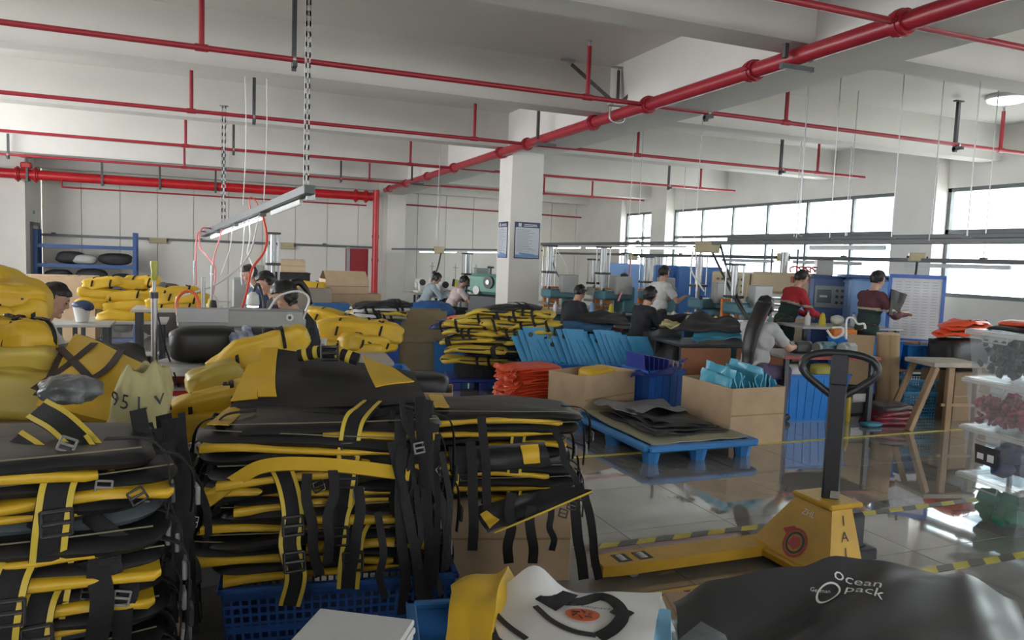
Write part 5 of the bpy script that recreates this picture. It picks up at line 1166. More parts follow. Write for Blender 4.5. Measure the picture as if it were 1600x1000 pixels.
for k in range(7):
    p = D(112, 513 - 3.4 * k, 5.5); t = thing('cut_panel', 'yellow and black cut panel on the man\'s table, %s of the stack' % ORD[6 - k], 'panel', (p.x, p.y, .815 + .018 * k), rnd.uniform(-.1, .1), 'cut panels before the man')
    m = MB(); m.sheet(lambda u, v: (-.2 + .4 * u, -.15 + .3 * v, .01 * nz((u * 3, v * 3, k)) + .012 * math.sin(u * 4 + k)), 12, 6, .010); m.build('panel_sheet', YB if k % 2 else DKS, t, 60)
    m = MB(); m.tube([(-.2, -.15, .004), (0, -.155, .008), (.2, -.15, .004)], .006, 5); m.build('panel_edge', YT2, t, 60)
p = D(128, 488, 8.0); t = thing('white_tub', 'white tub with blue cloth behind the man\'s table', 'tub', (p.x, p.y, .85)); m = MB(); m.lathe([(.06, 0), (.085, .15), (.09, .155)], n=18); m.build('tub_body', WHM, t, 40); m = MB(); m.ell((.02, 0, .17), (.11, .09, .06), nu=14, nv=8, fn=lambda q: q * (1 + .3 * nz(q, 12))); m.build('blue_cloth', mat('navy_panel', (.03, .05, .12), .45), t, 60)
table((p.x, p.y, 0), 0, .6, .5, .84, 'table under the white tub with blue cloth', TTOP)
# ---- yellow bags stacked at the left edge
for k, (px, py, dep, L_, r_, rot) in enumerate(((-30, 445, 3.9, .42, .12, (0, .3, .2)), (-32, 470, 3.8, .62, .13, (0, .05, -.1)), (22, 503, 3.8, .30, .11, (0, -.2, .3)), (-40, 505, 3.7, .4, .11, (0, .1, 0)), (-28, 532, 3.6, .56, .135, (0, .05, -.1)), (38, 536, 3.62, .24, .12, (0, 0, .9)), (-25, 575, 3.5, .62, .12, (0, -.05, 0)), (-35, 612, 3.4, .75, .13, (0, .05, .1)))):
    roll_bag('yellow_bag', 'yellow rolled bag at the left picture edge, ' + ('topmost', 'big one second from top', 'round end one beside the man', 'half hidden third row one', 'long one with dark band', 'round end facing right', 'flattened olive looking one', 'lowest one')[k], tuple(D(px, py, dep)), rot, L_, r_, YEL if k not in (6, 7) else mat('dull_yellow_tarpaulin', (.48, .36, .06), .45, var=.1), 50 + k, 'yellow rolled bags at the left edge', .95, k in (2, 4, 5))
p = D(20, 640, 3.5); carton('carton', 'brown carton under the yellow bags at the left edge', (p.x - .15, p.y + .1, 0), 0, .9, .6, .88, 'closed', mat('carton_dark', (.22, .15, .09), .85))
# yellow tarpaulin bag with crossing straps
t, Q = cloth('yellow_strap_bag', 'big yellow tarpaulin bag with crossing dark straps leaning at left', 'bag', [(60, 640, 3.25), (215, 670, 3.2), (228, 575, 3.55), (120, 528, 3.75)], YEL, .02, 2, .05, 3, (20, 16), sag=.06, pn='bag_body')
Q.c[3] = D(60, 585, 3.5)
Qs = Quad([D(60, 640, 3.25), D(215, 670, 3.2), D(228, 575, 3.55), D(120, 528, 3.75)], Q.d)
BRW = mat('dark_brown_strap', (.035, .02, .018), .6)
for s_ in (((55, 618), (110, 578), (150, 545)), ((95, 552), (125, 582), (142, 600)), ((140, 605), (170, 585), (192, 556)), ((100, 560), (75, 610), (60, 628))): Qs.strip(s_, .035, .034, 'strap', BRW, t)
cloth('black_cover', 'black sheet hanging behind the yellow tarpaulin bag', 'sheet', [(120, 560, 3.85), (268, 640, 3.6), (225, 545, 4.1), (115, 526, 4.1)], BLK, .06, 3, .012, 6)
lump('grey_plastic_bag', 'translucent grey plastic bag before the yellow tarpaulin bag', 'bag', tuple(D(112, 632, 3.0)), (.10, .08, .06), mat('grey_plastic', (.13, .135, .14), .3, var=.5, scale=9, bump=1.0, bscale=22), 7, 0, .85, .2)
# woven sack with handwriting
SACK = mat('woven_sack', (.42, .38, .18), .7, var=.12, bump=.6, bscale=16)
p = D(225, 720, 3.2); t = thing('woven_sack', 'crumpled beige woven sack with handwriting at left', 'sack', (p.x, p.y, .58), -.05)
def sackf(q):
    a = math.atan2(q.y, q.x); k = nz((math.cos(a) * 1.2, math.sin(a) * 1.2, q.z * 4), 1, 3) - .55 * abs(nz((math.cos(a) * 2.6, math.sin(a) * 2.6, q.z * 9), 1, 6)) - .3 * abs(nz((math.cos(a) * 6, math.sin(a) * 6, q.z * 22), 1, 9)); k *= 1 - .9 * math.exp(-((a + 1.67) / .5) ** 2 - ((q.z - .46) / .12) ** 2); return V((q.x * (1 + .32 * k), q.y * (1 + .32 * k), q.z + .06 * nz((math.cos(a) * 1.5, math.sin(a) * 1.5, 0), 1, 5) * max(0, q.z - .3) * 3))
m = MB(); prof = [(.13 + .03 * math.sin(PI * min(1, k / 20)) - (.035 * ((k - 22) / 8) ** 2 if k > 22 else 0), .02 * k) for k in range(31)]
vs_ = []; n = 72
for r_, z in prof:
    for a in range(n): th = 2 * PI * a / n; vs_.append(sackf(V((r_ * math.cos(th) * 1.0, r_ * math.sin(th) * .75, z))))
m.add(vs_, [(j * n + a, j * n + (a + 1) % n, (j + 1) * n + (a + 1) % n, (j + 1) * n + a) for j in range(len(prof) - 1) for a in range(n)]); o = m.build('sack_body', SACK, t, 70); sm = o.modifiers.new('t', 'SOLIDIFY'); sm.thickness = .004
m = MB(); m.ell((0, 0, .50), (.10, .075, .05), nu=14, nv=8); m.build('dark_contents', DKF, t)
vs, fs = text_geo('95 L v'); m = MB(); m.add([(lambda q: V((q.x * 1.03, q.y * 1.03 - .003, q.z)))(sackf(V((.16 * math.cos(-PI / 2 - .1 + v.x * .085 / .16), .16 * .75 * math.sin(-PI / 2 - .1 + v.x * .085 / .16), .475 + v.y * .085)))) for v in vs], fs); m.build('lettering', BLACKP, t, None)
carton('carton', 'carton under the woven sack', (p.x, p.y, 0), -.05, .34, .3, .57, 'closed')
# yellow bags left of the middle pile
for k, (px, py, dep, L_, r_, rot) in enumerate(((405, 548, 4.6, .62, .11, (0, -.35, .0)), (335, 592, 4.2, .30, .10, (0, -.2, .3)), (330, 632, 3.95, .46, .10, (0, -.3, 0)), (322, 660, 3.9, .36, .085, (0, -.2, .2)), (300, 640, 4.0, .3, .08, (0, -.3, .3)))):
    roll_bag('yellow_bag', 'yellow bag left behind the middle pile, ' + ('the long top one', 'the dark gold upper one', 'the bright middle one', 'the lower one', 'the small left one')[k], tuple(D(px, py, dep)), rot, L_, r_, YEL if k != 1 else mat('dull_yellow_tarpaulin', (.48, .36, .06), .45, var=.1), 70 + k, 'yellow bags left behind the middle pile', .85, k in (0, 2))
p = D(335, 690, 3.95); carton('carton', 'white carton under the yellow bags beside the middle pile', (p.x, p.y, 0), .2, .55, .5, .66, 'closed', mat('white_card', (.42, .43, .42), .8))
p = D(400, 590, 4.7); carton('carton', 'brown carton under the long yellow bag behind the middle pile', (p.x, p.y, 0), 0, .6, .5, .92, 'closed')
cloth('white_film', 'white plastic film beside the middle pile', 'film', [(300, 705, 3.5), (345, 700, 3.4), (350, 655, 3.6), (312, 675, 3.6)], mat('white_film', (.55, .52, .55), .3), .05, 5, .004, 4)
cloth('blue_white_bag', 'folded blue and white bag beside the black bundle', 'bag', [(353, 553, 4.85), (395, 535, 4.85), (390, 512, 5.1), (352, 525, 5.05)], mat('blue_stripe_vinyl', (.04, .07, .28), .3, col2=(.5, .52, .56), scale=14), .05, 4, .03, 7)
# ---- sheets on the right work tables
KS = [('black sheet heap on the dark table, the long front one', (880, 500, 11.0), (985, 508, 10.6), (975, 488, 11.2), (905, 488, 11.4), DKS), ('blue sheet heap hanging off the dark table', (880, 525, 10.9), (955, 515, 10.7), (965, 500, 10.9), (880, 502, 11.1), mat('steel_blue_vinyl', (.05, .13, .24), .35)), ('black cloth peaked on the long table', (1050, 518, 9.1), (1165, 518, 8.9), (1150, 498, 9.4), (1085, 488, 9.5), DKS), ('pale flat panel at the front of the long table', (1030, 507, 9.6), (1068, 514, 9.4), (1080, 508, 9.6), (1040, 501, 9.8), SACK), ('cyan cloth under the black one on the long table', (1080, 530, 9.0), (1160, 530, 8.9), (1155, 520, 9.1), (1085, 520, 9.2), mat('teal_vinyl', (.06, .25, .36), .35)), ('black cloth hanging in front of the seated middle worker', (1000, 560, 9.7), (1062, 575, 9.5), (1065, 512, 9.7), (1005, 518, 9.9), DKS), ('dark cloth beside the press on the long table', (985, 512, 10.8), (1050, 514, 10.2), (1080, 492, 10.6), (1015, 490, 11.0), BLKC)]
for k, (lab, a, b_, c, d, mm_) in enumerate(KS): cloth('fabric_sheet', lab, 'fabric sheet', [a, b_, c, d], mm_, .06, 3, .012, k + 3)
for k, (px, py, dep, mm_, lab) in enumerate(((1250, 530, 8.3, DKM, 'dark machine part on the cluttered table, left'), (1290, 526, 8.3, TEAL, 'teal motor on the cluttered table'), (1325, 526, 8.3, GREYM, 'grey motor on the cluttered table'))):
    p = D(px, py, dep); t = thing('machine_part', lab, 'machine part', (p.x, p.y, .76), .2 * k)
    m = MB(); m.box((0, 0, .07), (.24, .16, .13), bev=.03); m.build('housing', mm_, t, None); m = MB(); m.cyl((-.16, 0, .08), (.14, 0, .08), .055, n=14); m.build('drum', GREYM, t); m = MB(); m.cyl((.14, 0, .08), (.2, 0, .08), .02, n=8); m.build('shaft', CHR, t)
cable('cream hose looping on the cluttered table', PX(8.2, (1292, 516), (1302, 528), (1316, 522), (1315, 512), (1300, 512)), .014, mat('cream_hose', (.6, .6, .54), .4), 'air_hose', 'hose')
cable('white curved pipe on the cluttered table', PX(8.3, (1322, 530), (1323, 500), (1332, 497), (1340, 506), (1350, 506), (1352, 514)), .012, WCAB, 'bent_pipe', 'pipe')
for k, (px, py, dep) in enumerate(((1318, 537, 8.0), (1345, 540, 8.0), (1338, 533, 8.1))):
    p = D(px, py, dep); t = thing('small_box', ('yellow green small box on the cluttered table', 'white small box on the cluttered table', 'cream small box on the cluttered table')[k], 'box', (p.x, p.y, .76), .3 * k); m = MB(); m.box((0, 0, .022), (.16, .07, .04), bev=.005); m.build('box_body', (mat('lime', (.5, .5, .12), .5), WHM, CREAM)[k], t, None); m = MB(); m.box((0, 0, .046), (.165, .075, .012), bev=.003); m.build('lid', (mat('lime', (.5, .5, .12), .5), WHM, CREAM)[k], t, None)
p = D(1310, 478, 10.3); lump('plastic_bag', 'small white tied plastic bag on the higher bench', 'bag', (p.x, p.y, .935), (.09, .08, .07), mat('white_plastic_bag', (.6, .62, .55), .3), 2, 0, .9, .12)
p = D(1310, 500, 10.0); t = thing('tool_box', 'orange red frame tool box on the higher bench front', 'tool box', (p.x, p.y - .1, .64), -.4); m = MB(); m.box((0, 0, .14), (.3, .16, .28), bev=.01); m.build('box_body', ORAN, t, None); m = MB(); m.box((0, -.085, .13), (.18, .01, .18), rot=Euler((0, .5, 0))); m.build('grey_plate', GREYM, t, None)
cloth('black_held_bag', 'black bag held up by the worker in the maroon jacket', 'bag', [(1388, 492, 9.75), (1402, 492, 9.75), (1416, 460, 9.75), (1392, 452, 9.75)], BLK, .01, 3, .05, 5)
# ---- right side: stool, tubs, crates, roll, red bag
t = thing('wooden_trestle', 'rough wooden trestle table with splayed legs at right', 'table', (7.55, 5.85, 0), -.25)
m = MB(); m.box((0, 0, .72), (.62, .5, .05), bev=.006); m.build('table_top', mat('weathered_wood', (.44, .40, .34), .8, var=.15), t, None)
for x, y, dx, dy in ((-.08, -.2, 0, 0), (-.24, -.18, -.3, -.05), (.26, -.18, .02, 0), (-.22, .2, -.2, .1), (.25, .2, .03, .05)):
    a = V((x, y, .69)); c = V((x + dx, y + dy, 0)); d = a - c; m = MB(); m.box((a + c) / 2, (.07, .06, d.length), rot=d.to_track_quat('Z', 'Y').to_matrix(), bev=.006); m.build('leg', WOOD, t, None)
m = MB(); m.box((.05, -.2, .28), (.42, .02, .03)); m.build('brace', WOOD, t, None)
crate('plastic_crate', 'blue lattice crate under the wooden trestle', (7.85, 6.45, 0), -.2, .62, .44, .30, mat('crate_teal_blue', (.03, .20, .38), .45), True)
crate('plastic_crate', 'upper blue lattice crate under the wooden trestle', (7.85, 6.47, .30), -.2, .62, .44, .14, mat('crate_teal_blue', (.03, .20, .38), .45), True)
crate('plastic_tub', 'bright blue tub behind the trestle top, left one', (7.6, 7.0, .5), -.2, .7, .5, .34, BLUE); crate('plastic_tub', 'bright blue tub behind the trestle top, right one', (8.35, 6.85, .5), -.2, .7, .5, .30, BLUE)
table((8.0, 6.95, 0), -.2, 1.5, .55, .5, 'low bench carrying the two bright blue tubs', WOOD)
crate('plastic_tub', 'royal blue tub under the plain wooden table', (8.2, 7.7, .05), -.3, .8, .45, .45, mat('bin_royal2', (.02, .09, .5), .4))
ROLL = mat('kraft_board', (.40, .28, .16), .7, var=.05)
p = V((7.42, 6.45, 0)); t = thing('kraft_roll', 'tall brown kraft paper roll standing beside the trestle', 'roll', tuple(p), 0, None, (0, -.07, 0))
m = MB(); m.cyl((0, 0, .0), (0, 0, .98), .12, n=24); m.build('paper_roll', ROLL, t); m = MB(); m.cyl((0, 0, .98), (0, 0, .984), .122, n=24); m.build('pale_rim', CARD2, t); m = MB(); m.sheet(lambda u, v: (.122 * math.cos(-2.2 + u * .7) * (1 + .3 * u), .122 * math.sin(-2.2 + u * .7) * (1 + .3 * u), .01 + .96 * v), 6, 4, .003); m.build('loose_edge', ROLL, t, 60)
t = thing('kraft_board', 'flat brown board leaning left of the kraft roll', 'board', (7.1, 6.62, .35), -.3, None, (.1, 0, -.5)); m = MB(); m.box((0, 0, .3), (.3, .02, .6), bev=.003); m.build('board', ROLL, t, None)
t = thing('stand_box', 'small dark stand under the flat brown board', 'stand', (7.1, 6.72, 0)); m = MB(); m.box((0, 0, .17), (.3, .3, .34), bev=.02); m.build('stand_body', DKM, t, None); m = MB(); m.box((0, -.155, .2), (.2, .01, .1)); m.build('stand_label', WHM, t, None)
for k in range(4):
    t = thing('dark_red_bag', 'dark red folded bag on the floor by the kraft roll, %s of the pile' % ORD[3 - k], 'bag', (7.05 + .02 * k, 6.12, .04 + .055 * k), -.3 + .1 * k, 'dark red bags by the roll'); r_ = (.27 - .02 * k, .17, .035)
    m = MB(); m.ell((0, 0, 0), r_, nu=26, nv=8, p=.5, fn=soft(r_, amp=.03, sc=6, seed=k, droop=.03)); m.build('bag_body', mat('dark_red_vinyl', (.20, .015, .03), .35) if k != 3 else mat('grey_maroon', (.12, .10, .10), .4), t, 60); m = MB(); m.tube([(-.25, -.1, .0), (0, -.16, .02), (.24, -.1, 0)], .008, 5); m.build('edge_binding', DKF, t, 60)
lump('teal_rag', 'teal rag lying on the floor by the dark red bags', 'cloth', (6.72, 6.02, 0), (.13, .08, .025), mat('teal_vinyl', (.06, .25, .36), .35), 2, 0, .8, .15)
t = thing('bottle_group', 'upright yellow spray can beside the dark red bags', 'can', (6.66, 6.3, 0)); m = MB(); m.lathe([(.03, 0), (.032, .01), (.032, .26), (.02, .29), (.012, .3)], n=14); m.build('can_body', mat('can_yellow', (.55, .4, .05), .35), t, 40); m = MB(); m.cyl((0, 0, .3), (0, 0, .34), .013, n=8); m.build('nozzle', WHM, t)
for k in range(5):
    p = D(1496 + 4 * k, 520 - 4.5 * k, 8.9); t = thing('coral_bag', 'coral orange bag on the black boxes at right, %s of the stack' % ORD[4 - k], 'bag', tuple(p), rnd.uniform(-.3, .3), 'coral bags at right'); r_ = (.28, .18, .022)
    m = MB(); m.ell((0, 0, 0), r_, nu=26, nv=6, p=.5, fn=soft(r_, amp=.05, sc=6, seed=k + 5, droop=.04)); m.build('bag_body', OR, t, 60); m = MB(); m.tube([(-.2, -.12, .02), (0, -.17, .03), (.2, -.12, .02)], .006, 5); m.build('strap', WEB, t, 60)
p = D(1497, 545, 8.9); lump('black_bundle', 'black bundle under the coral bags at right', 'bag', (p.x, p.y, .55), (.33, .22, .2), BLK, 9, 0, .5, .05); carton('carton', 'dark carton under the black bundle at right', (p.x, p.y, 0), 0, .6, .45, .56, 'closed', mat('carton_dark', (.22, .15, .09), .85))
for k, (px, py, ln) in enumerate(((1420, 508, .35), (1450, 505, .3), (1475, 500, .25))): p = D(px, py, 9.5); t = thing('flat_case', ('brown flat case on the plain wooden table', 'grey flat case on the plain wooden table', 'dark laptop like case on the plain wooden table')[k], 'case', (p.x, p.y, .79), -.3); m = MB(); m.box((0, 0, .02), (ln, .2, .035 if k < 2 else .12), bev=.006); m.build('case_body', (BRN, GREYM, DKM)[k], t, None); m = MB(); m.box((0, -.103, .02), (ln * .5, .006, .012)); m.build('case_latch', CHR, t, None)
# ---- clear storage boxes
CLR = glassmat('clear_plastic', (.93, .94, .95), .10, .08); LIDM = mat('lid_frosted', (.6, .6, .6), .2, alpha=.4)
CONT = [(mat('black_buckles', (.03, .03, .034), .4, var=.3), .20, 'black plastic buckles'), (mat('red_buckles', (.28, .03, .05), .4, var=.4), .15, 'dark red plastic parts'), (mat('navy_cloth_fill', (.02, .04, .12), .7), .22, 'navy cloth'), (mat('green_mesh', (.03, .20, .12), .7, var=.3), .20, 'green mesh bags')]
for k in range(4):
    lev = 3 - k; z = lev * .335
    t = thing('storage_box', 'clear plastic storage box of %s, %s in the stack at right edge' % (CONT[k][2], ('top one', 'second', 'third', 'bottom one')[k]), 'storage box', (5.14 + .01 * k, 3.33, z), -.13)
    sx_, sy_, h_ = .62, .46, .30
    for sgn, ax in ((-1, 0), (1, 0), (-1, 1), (1, 1)):
        a = .9; m = MB(); hx, hy = sx_ / 2, sy_ / 2
        q = [V((sgn * hx * a, -hy * a, 0)), V((sgn * hx * a, hy * a, 0)), V((sgn * hx, hy, h_)), V((sgn * hx, -hy, h_))] if ax == 0 else [V((-hx * a, sgn * hy * a, 0)), V((hx * a, sgn * hy * a, 0)), V((hx, sgn * hy, h_)), V((-hx, sgn * hy, h_))]
        n_ = V((sgn, 0, 0)) if ax == 0 else V((0, sgn, 0)); m.add(q + [x - n_ * .004 for x in q], [(0, 1, 2, 3), (7, 6, 5, 4), (0, 4, 5, 1), (1, 5, 6, 2), (2, 6, 7, 3), (3, 7, 4, 0)]); m.build('clear_side', CLR, t, None)
    m = MB(); m.box((0, 0, .004), (sx_ * .9, sy_ * .9, .008)); m.build('clear_base', CLR, t, None)
    m = MB()
    for c, d in (((0, -sy_ / 2 - .012, h_), (sx_ + .05, .024, .03)), ((0, sy_ / 2 + .012, h_), (sx_ + .05, .024, .03)), ((-sx_ / 2 - .012, 0, h_), (.024, sy_ + .05, .03)), ((sx_ / 2 + .012, 0, h_), (.024, sy_ + .05, .03))): m.box(c, d, bev=.006)
    m.build('rim', LIDM, t, None)
    m = MB(); m.box((0, 0, h_ + .018), (sx_ + .03, sy_ + .03, .014), bev=.005); m.build('lid', LIDM, t, None)
    for sgn in (-1, 1): m = MB(); m.tube([(sgn * (sx_ / 2 + .02), -.09, h_ - .01), (sgn * (sx_ / 2 + .03), -.09, h_ - .05), (sgn * (sx_ / 2 + .03), .09, h_ - .05), (sgn * (sx_ / 2 + .02), .09, h_ - .01)], .007, 6, False); m.build('handle', mat('handle_grey', (.35, .36, .37), .4), t)
    mm_, hh, _ = CONT[k]; m = MB()
    for i in range(420 if k < 2 else 30):
        r_ = .03 if k < 2 else .09; x, y, zz = rnd.uniform(-.26, .26), rnd.uniform(-.19, .19), rnd.uniform(.03, hh + .04 * (k < 2))
        if k < 2: m.box((x, y, zz), (.05, .035, .02), rot=Euler((rnd.uniform(0, 3), rnd.uniform(0, 3), rnd.uniform(0, 3))), bev=.005)
        else: m.ell((x * .8, y * .7, max(.07, zz * .85)), (r_, r_ * .8, .06), nu=12, nv=8, fn=lambda q: q * (1 + .35 * nz(q, 18, i)))
    o = m.build('filling', mm_, t, 60); o['kind'] = 'stuff'
    if k == 2:
        m = MB(); m.box((-sx_ / 2 * .97 - .012, .03, .15), (.003, .17, .13), rot=Euler((0, -.1, 0))); lb = m.build('sticker', BLACKP, t, None)
        m = MB(); m.box((-sx_ / 2 * .97 - .0145, .03, .195), (.002, .12, .015)); m.box((-sx_ / 2 * .97 - .0145, .07, .14), (.002, .05, .04)); m.box((-sx_ / 2 * .97 - .0145, -.01, .14), (.002, .05, .05)); m.build('sticker_print', WHM, lb, None)
for k in range(2): p = V((5.12 + .1 * k, 3.33, 1.352 + .035 * k)); t = thing('dark_sheet', ('black folded sheet on top of the clear boxes', 'coral folded sheet on top of the clear boxes')[k], 'sheet', tuple(p), -.2); r_ = (.26, .18, .015); m = MB(); m.ell((0, 0, .0), r_, nu=26, nv=6, p=.4, fn=soft(r_, amp=.02, sc=6, seed=k, droop=.01)); m.build('sheet_body', (DKS, OR)[k], t, 60); m = MB(); m.tube([(-.22, -.15, .01), (0, -.18, .015), (.22, -.15, .01)], .005, 5); m.build('edge_binding', WEB, t, 60)
# ---- pallet truck
PY_ = mat('truck_yellow', (.56, .33, .03), .4, var=.12, scale=5); PK = mat('truck_black', (.02, .022, .028), .35)
t = thing('pallet_truck', 'yellow hand pallet truck with black loop handle', 'pallet truck', (3.05, 3.165, 0), 0)
for y in (.25, -.25):
    m = MB(); m.prism([(-1.13, -.07), (-1.02, -.085), (.02, -.085), (.02, .085), (-1.02, .085), (-1.13, .07)], .06, Matrix.Translation((0, y, .04))); fk = m.build('fork', PY_, t, None)
    for x in (-.98, -.85):
        m = MB(); m.box((x, y, .1005), (.085, .10, .002)); wl = m.build('roller_slot', BLACKP, fk, None); m = MB(); m.cyl((x, y - .035, .074), (x, y + .035, .074), .034, n=14); m.build('roller', WHM, fk)
    m = MB(); m.cyl((-.92, y - .04, .035), (-.92, y + .04, .035), .035, n=14); m.build('load_wheel', mat('wheel_grey', (.3, .3, .28), .5), t)
    m = MB(); m.box((-.7, y, .025), (.1, .03, .04)); m.build('fork_bracket', PY_, t, None)
A_ = [V((-.09, .33, .04)), V((-.09, -.33, .04)), V((.17, -.33, .04)), V((.17, .33, .04)), V((.10, .13, .40)), V((.10, -.13, .40)), V((.24, -.13, .40)), V((.24, .13, .40))]
m = MB(); m.add(A_, [(0, 1, 2, 3), (4, 7, 6, 5), (0, 4, 5, 1), (1, 5, 6, 2), (2, 6, 7, 3), (3, 7, 4, 0)]); m.build('pump_cover', PY_, t, None)
m = MB(); m.box((.19, 0, .405), (.24, .30, .03), bev=.01); m.build('cover_cap', PY_, t, None)
m = MB(); m.box((-.02, 0, .065), (.16, .66, .05), bev=.01); m.build('base_rail', PY_, t, None)
m = MB(); m.box((.30, -.05, .24), (.13, .16, .22), bev=.02); m.build('pump', PK, t)
m = MB(); m.box((.34, -.12, .12), (.16, .1, .07), bev=.01); m.build('foot_plate', PK, t, None)
for y in (-.09, .09): m = MB(); m.cyl((.32, y - .03, .09), (.32, y + .03, .09), .09, n=20); m.build('steer_wheel', PK, t)
hz_ = -.72; ux, uy = math.cos(hz_), math.sin(hz_); b0 = V((.19, -.02, 0))
m = MB(); m.box(b0 + V((0, 0, .68)), (.09, .06, .78), rot=Euler((0, 0, hz_)), bev=.008); m.build('handle_shaft', PK, t, None)
def hp_(a, z): return b0 + V((ux * a * .86, uy * a * .86, z))
loop = [hp_(-.0, .98), hp_(-.10, 1.04), hp_(-.20, 1.11), hp_(-.225, 1.16), hp_(-.19, 1.21), hp_(-.10, 1.235), hp_(0, 1.24), hp_(.10, 1.235), hp_(.19, 1.21), hp_(.225, 1.16), hp_(.20, 1.11), hp_(.10, 1.04), hp_(0, .98)]
m = MB(); m.tube(loop, .021, 10); m.build('handle_loop', PK, t, 60)
m = MB(); m.box(hp_(.0, 1.1), (.09, .04, .28), rot=Euler((0, 0, hz_)), bev=.01); m.build('handle_neck', PK, t, None)
m = MB(); m.box(b0 + V((-.01, -.045, .45)), (.05, .01, .04), rot=Euler((0, 0, hz_))); m.build('worn_patch', GREYM, t, None)
# marks on the sloped front plate (-x side) and on the near flank (-y side)
fo, fe1 = A_[1].lerp(A_[0], .5), V((0, -1, 0)); fe2 = ((A_[4] + A_[5]) / 2 - fo).normalized(); fn_ = fe1.cross(fe2)
def fp(a, b_, h=.002): return fo + fe1 * a + fe2 * b_ + fn_ * h * (1 if fn_.x < 0 else -1)
def ringm(c, r0, r1, n=24): return [fp(c[0] + math.cos(2 * PI * k / n) * r, c[1] + math.sin(2 * PI * k / n) * r) for r in (r0, r1) for k in range(n)], [(k, (k + 1) % n, n + (k + 1) % n, n + k) for k in range(n)]
LR_ = mat('logo_red', (.42, .05, .05), .5); lc = (.0, .15)
m = MB(); m.add(*ringm(lc, .085, .068)); lg = m.build('ring_logo', LR_, t, None)
m = MB(); m.add(*ringm(lc, .064, .050)); m.build('logo_inner_ring', BLACKP, lg, None)
m = MB(); m.add([fp(lc[0] + a, lc[1] + b_, .003) for a, b_ in ((-.03, .03), (-.045, -.02), (.01, -.04), (.042, .0), (.02, .038))], [(0, 1, 2, 3, 4)]); m.build('logo_figure', LR_, lg, None)
m = MB(); m.add([fp(lc[0] + a, lc[1] + b_, .003) for a, b_ in ((-.12, .045), (-.05, .085), (-.02, .075), (-.07, .02))], [(0, 1, 2, 3)]); m.build('logo_wing', LR_, lg, None)
vs, fs = text_geo('ZHL'); m = MB(); m.add([fp(v.x * .05, .33 + v.y * .05) for v in vs], fs); m.build('lettering', WHM, t, None)
so_, se2 = A_[1].lerp(A_[2], .52), (A_[5].lerp(A_[6], .5) - A_[1].lerp(A_[2], .52)); se1 = V((1, 0, 0)); sn_ = se1.cross(se2).normalized()
for k, ch in enumerate('IAIL'):
    vs, fs = text_geo(ch); m = MB(); m.add([so_ + se2 * (.82 - .2 * k) + se1 * v.x * .08 + se2.normalized() * v.y * .08 + sn_ * .003 for v in vs], fs); m.build('lettering', PK, t, None)

# ---- bottles, spools and bobbins on the machine tables
kb = 0
SPOTS = [(868, 482, 12.3, 'bottle'), (905, 482, 12.4, 'spool'), (925, 480, 12.4, 'spool'), (955, 482, 12.2, 'spool'), (1052, 500, 10.9, 'spool'), (1075, 500, 10.8, 'bottle'), (1118, 500, 10.2, 'spool'), (1130, 502, 10.2, 'bottle'), (1262, 500, 10.3, 'bottle'), (1285, 498, 10.3, 'spool'), (1334, 492, 10.3, 'bottle'), (1350, 494, 10.3, 'spool')]
NEARS = ['right of the notice column', 'behind the first seated worker', 'under the tall chrome cylinder', 'left of the second press', 'before the middle presses', 'beside the pale cylinder press', 'left of the cream console', 'below the slanting cables', 'beside the red jacket worker', 'on the high bench middle', 'on the high bench right half', 'before the maroon jacket worker']
for (px, py, dep, kd_), nr in zip(SPOTS, NEARS):
    p = D(px, py, dep); z = .84 if dep > 10.35 or px < 1200 else .93
    if kd_ == 'bottle':
        t = thing('bottle', 'small white bottle ' + nr, 'bottle', (p.x, p.y, z), 0, 'small bottles on machine tables'); m = MB(); m.lathe([(.035, 0), (.038, .01), (.038, .11), (.015, .14), (.013, .17)], n=14); m.build('bottle_body', WHM, t, 40); m = MB(); m.cyl((0, 0, .17), (0, 0, .195), .016, n=10); m.build('cap', RED if kb % 2 else MBLUE, t)
    else:
        t = thing('thread_spool', ('yellow', 'white', 'blue')[kb % 3] + ' thread spool ' + nr, 'thread spool', (p.x, p.y, z), 0, 'thread spools on machine tables'); m = MB(); m.lathe([(.05, 0), (.052, .01), (.03, .15), (.022, .16)], n=14); m.build('thread_cone', (CONE[2], CONE[0], LBLUE)[kb % 3], t, 40); m = MB(); m.cyl((0, 0, .15), (0, 0, .175), .012, n=8); m.build('core', CARD2, t)
    kb += 1
# ================================================================ foreground piles of backpacks
# left pile
LP = (-.60, 2.60, 0); LR = .10
crate('plastic_crate', 'dark blue crate at the foot of the left foreground backpack pile', (LP[0], LP[1], 0), LR, .85, .6, .26, BLUED, True)
L = pile(LP, LR, 15, .29, .054, 1.12, 'left foreground pile', 3, [0, 1, 3, 4, 0, 2])
# centre pile
CP = (.50, 3.42, 0); CRZ = -.13
crate('plastic_crate', 'dark blue lattice crate under the middle foreground backpack pile', (CP[0] + .05, CP[1] - .08, 0), CRZ, .95, .62, .33, BLUED, True)
Cn = pile(CP, CRZ, 11, .36, .056, 1.24, 'middle foreground pile', 5, [0, 3, 1, 0, 4, 3])
# right pile on cartons
RP = (1.43, 3.78, 0); RRZ = -.28
carton('carton', 'brown cardboard carton under the right foreground backpack pile', (RP[0] + .02, RP[1] + .03, 0), RRZ, .82, .52, .44, 'closed')
Rt = pile(RP, RRZ, 8, .465, .056, 1.04, 'right foreground pile', 9, [1, 0, 3, 2, 0])
def front_pt(px, py, dep): return D(px, py, dep)
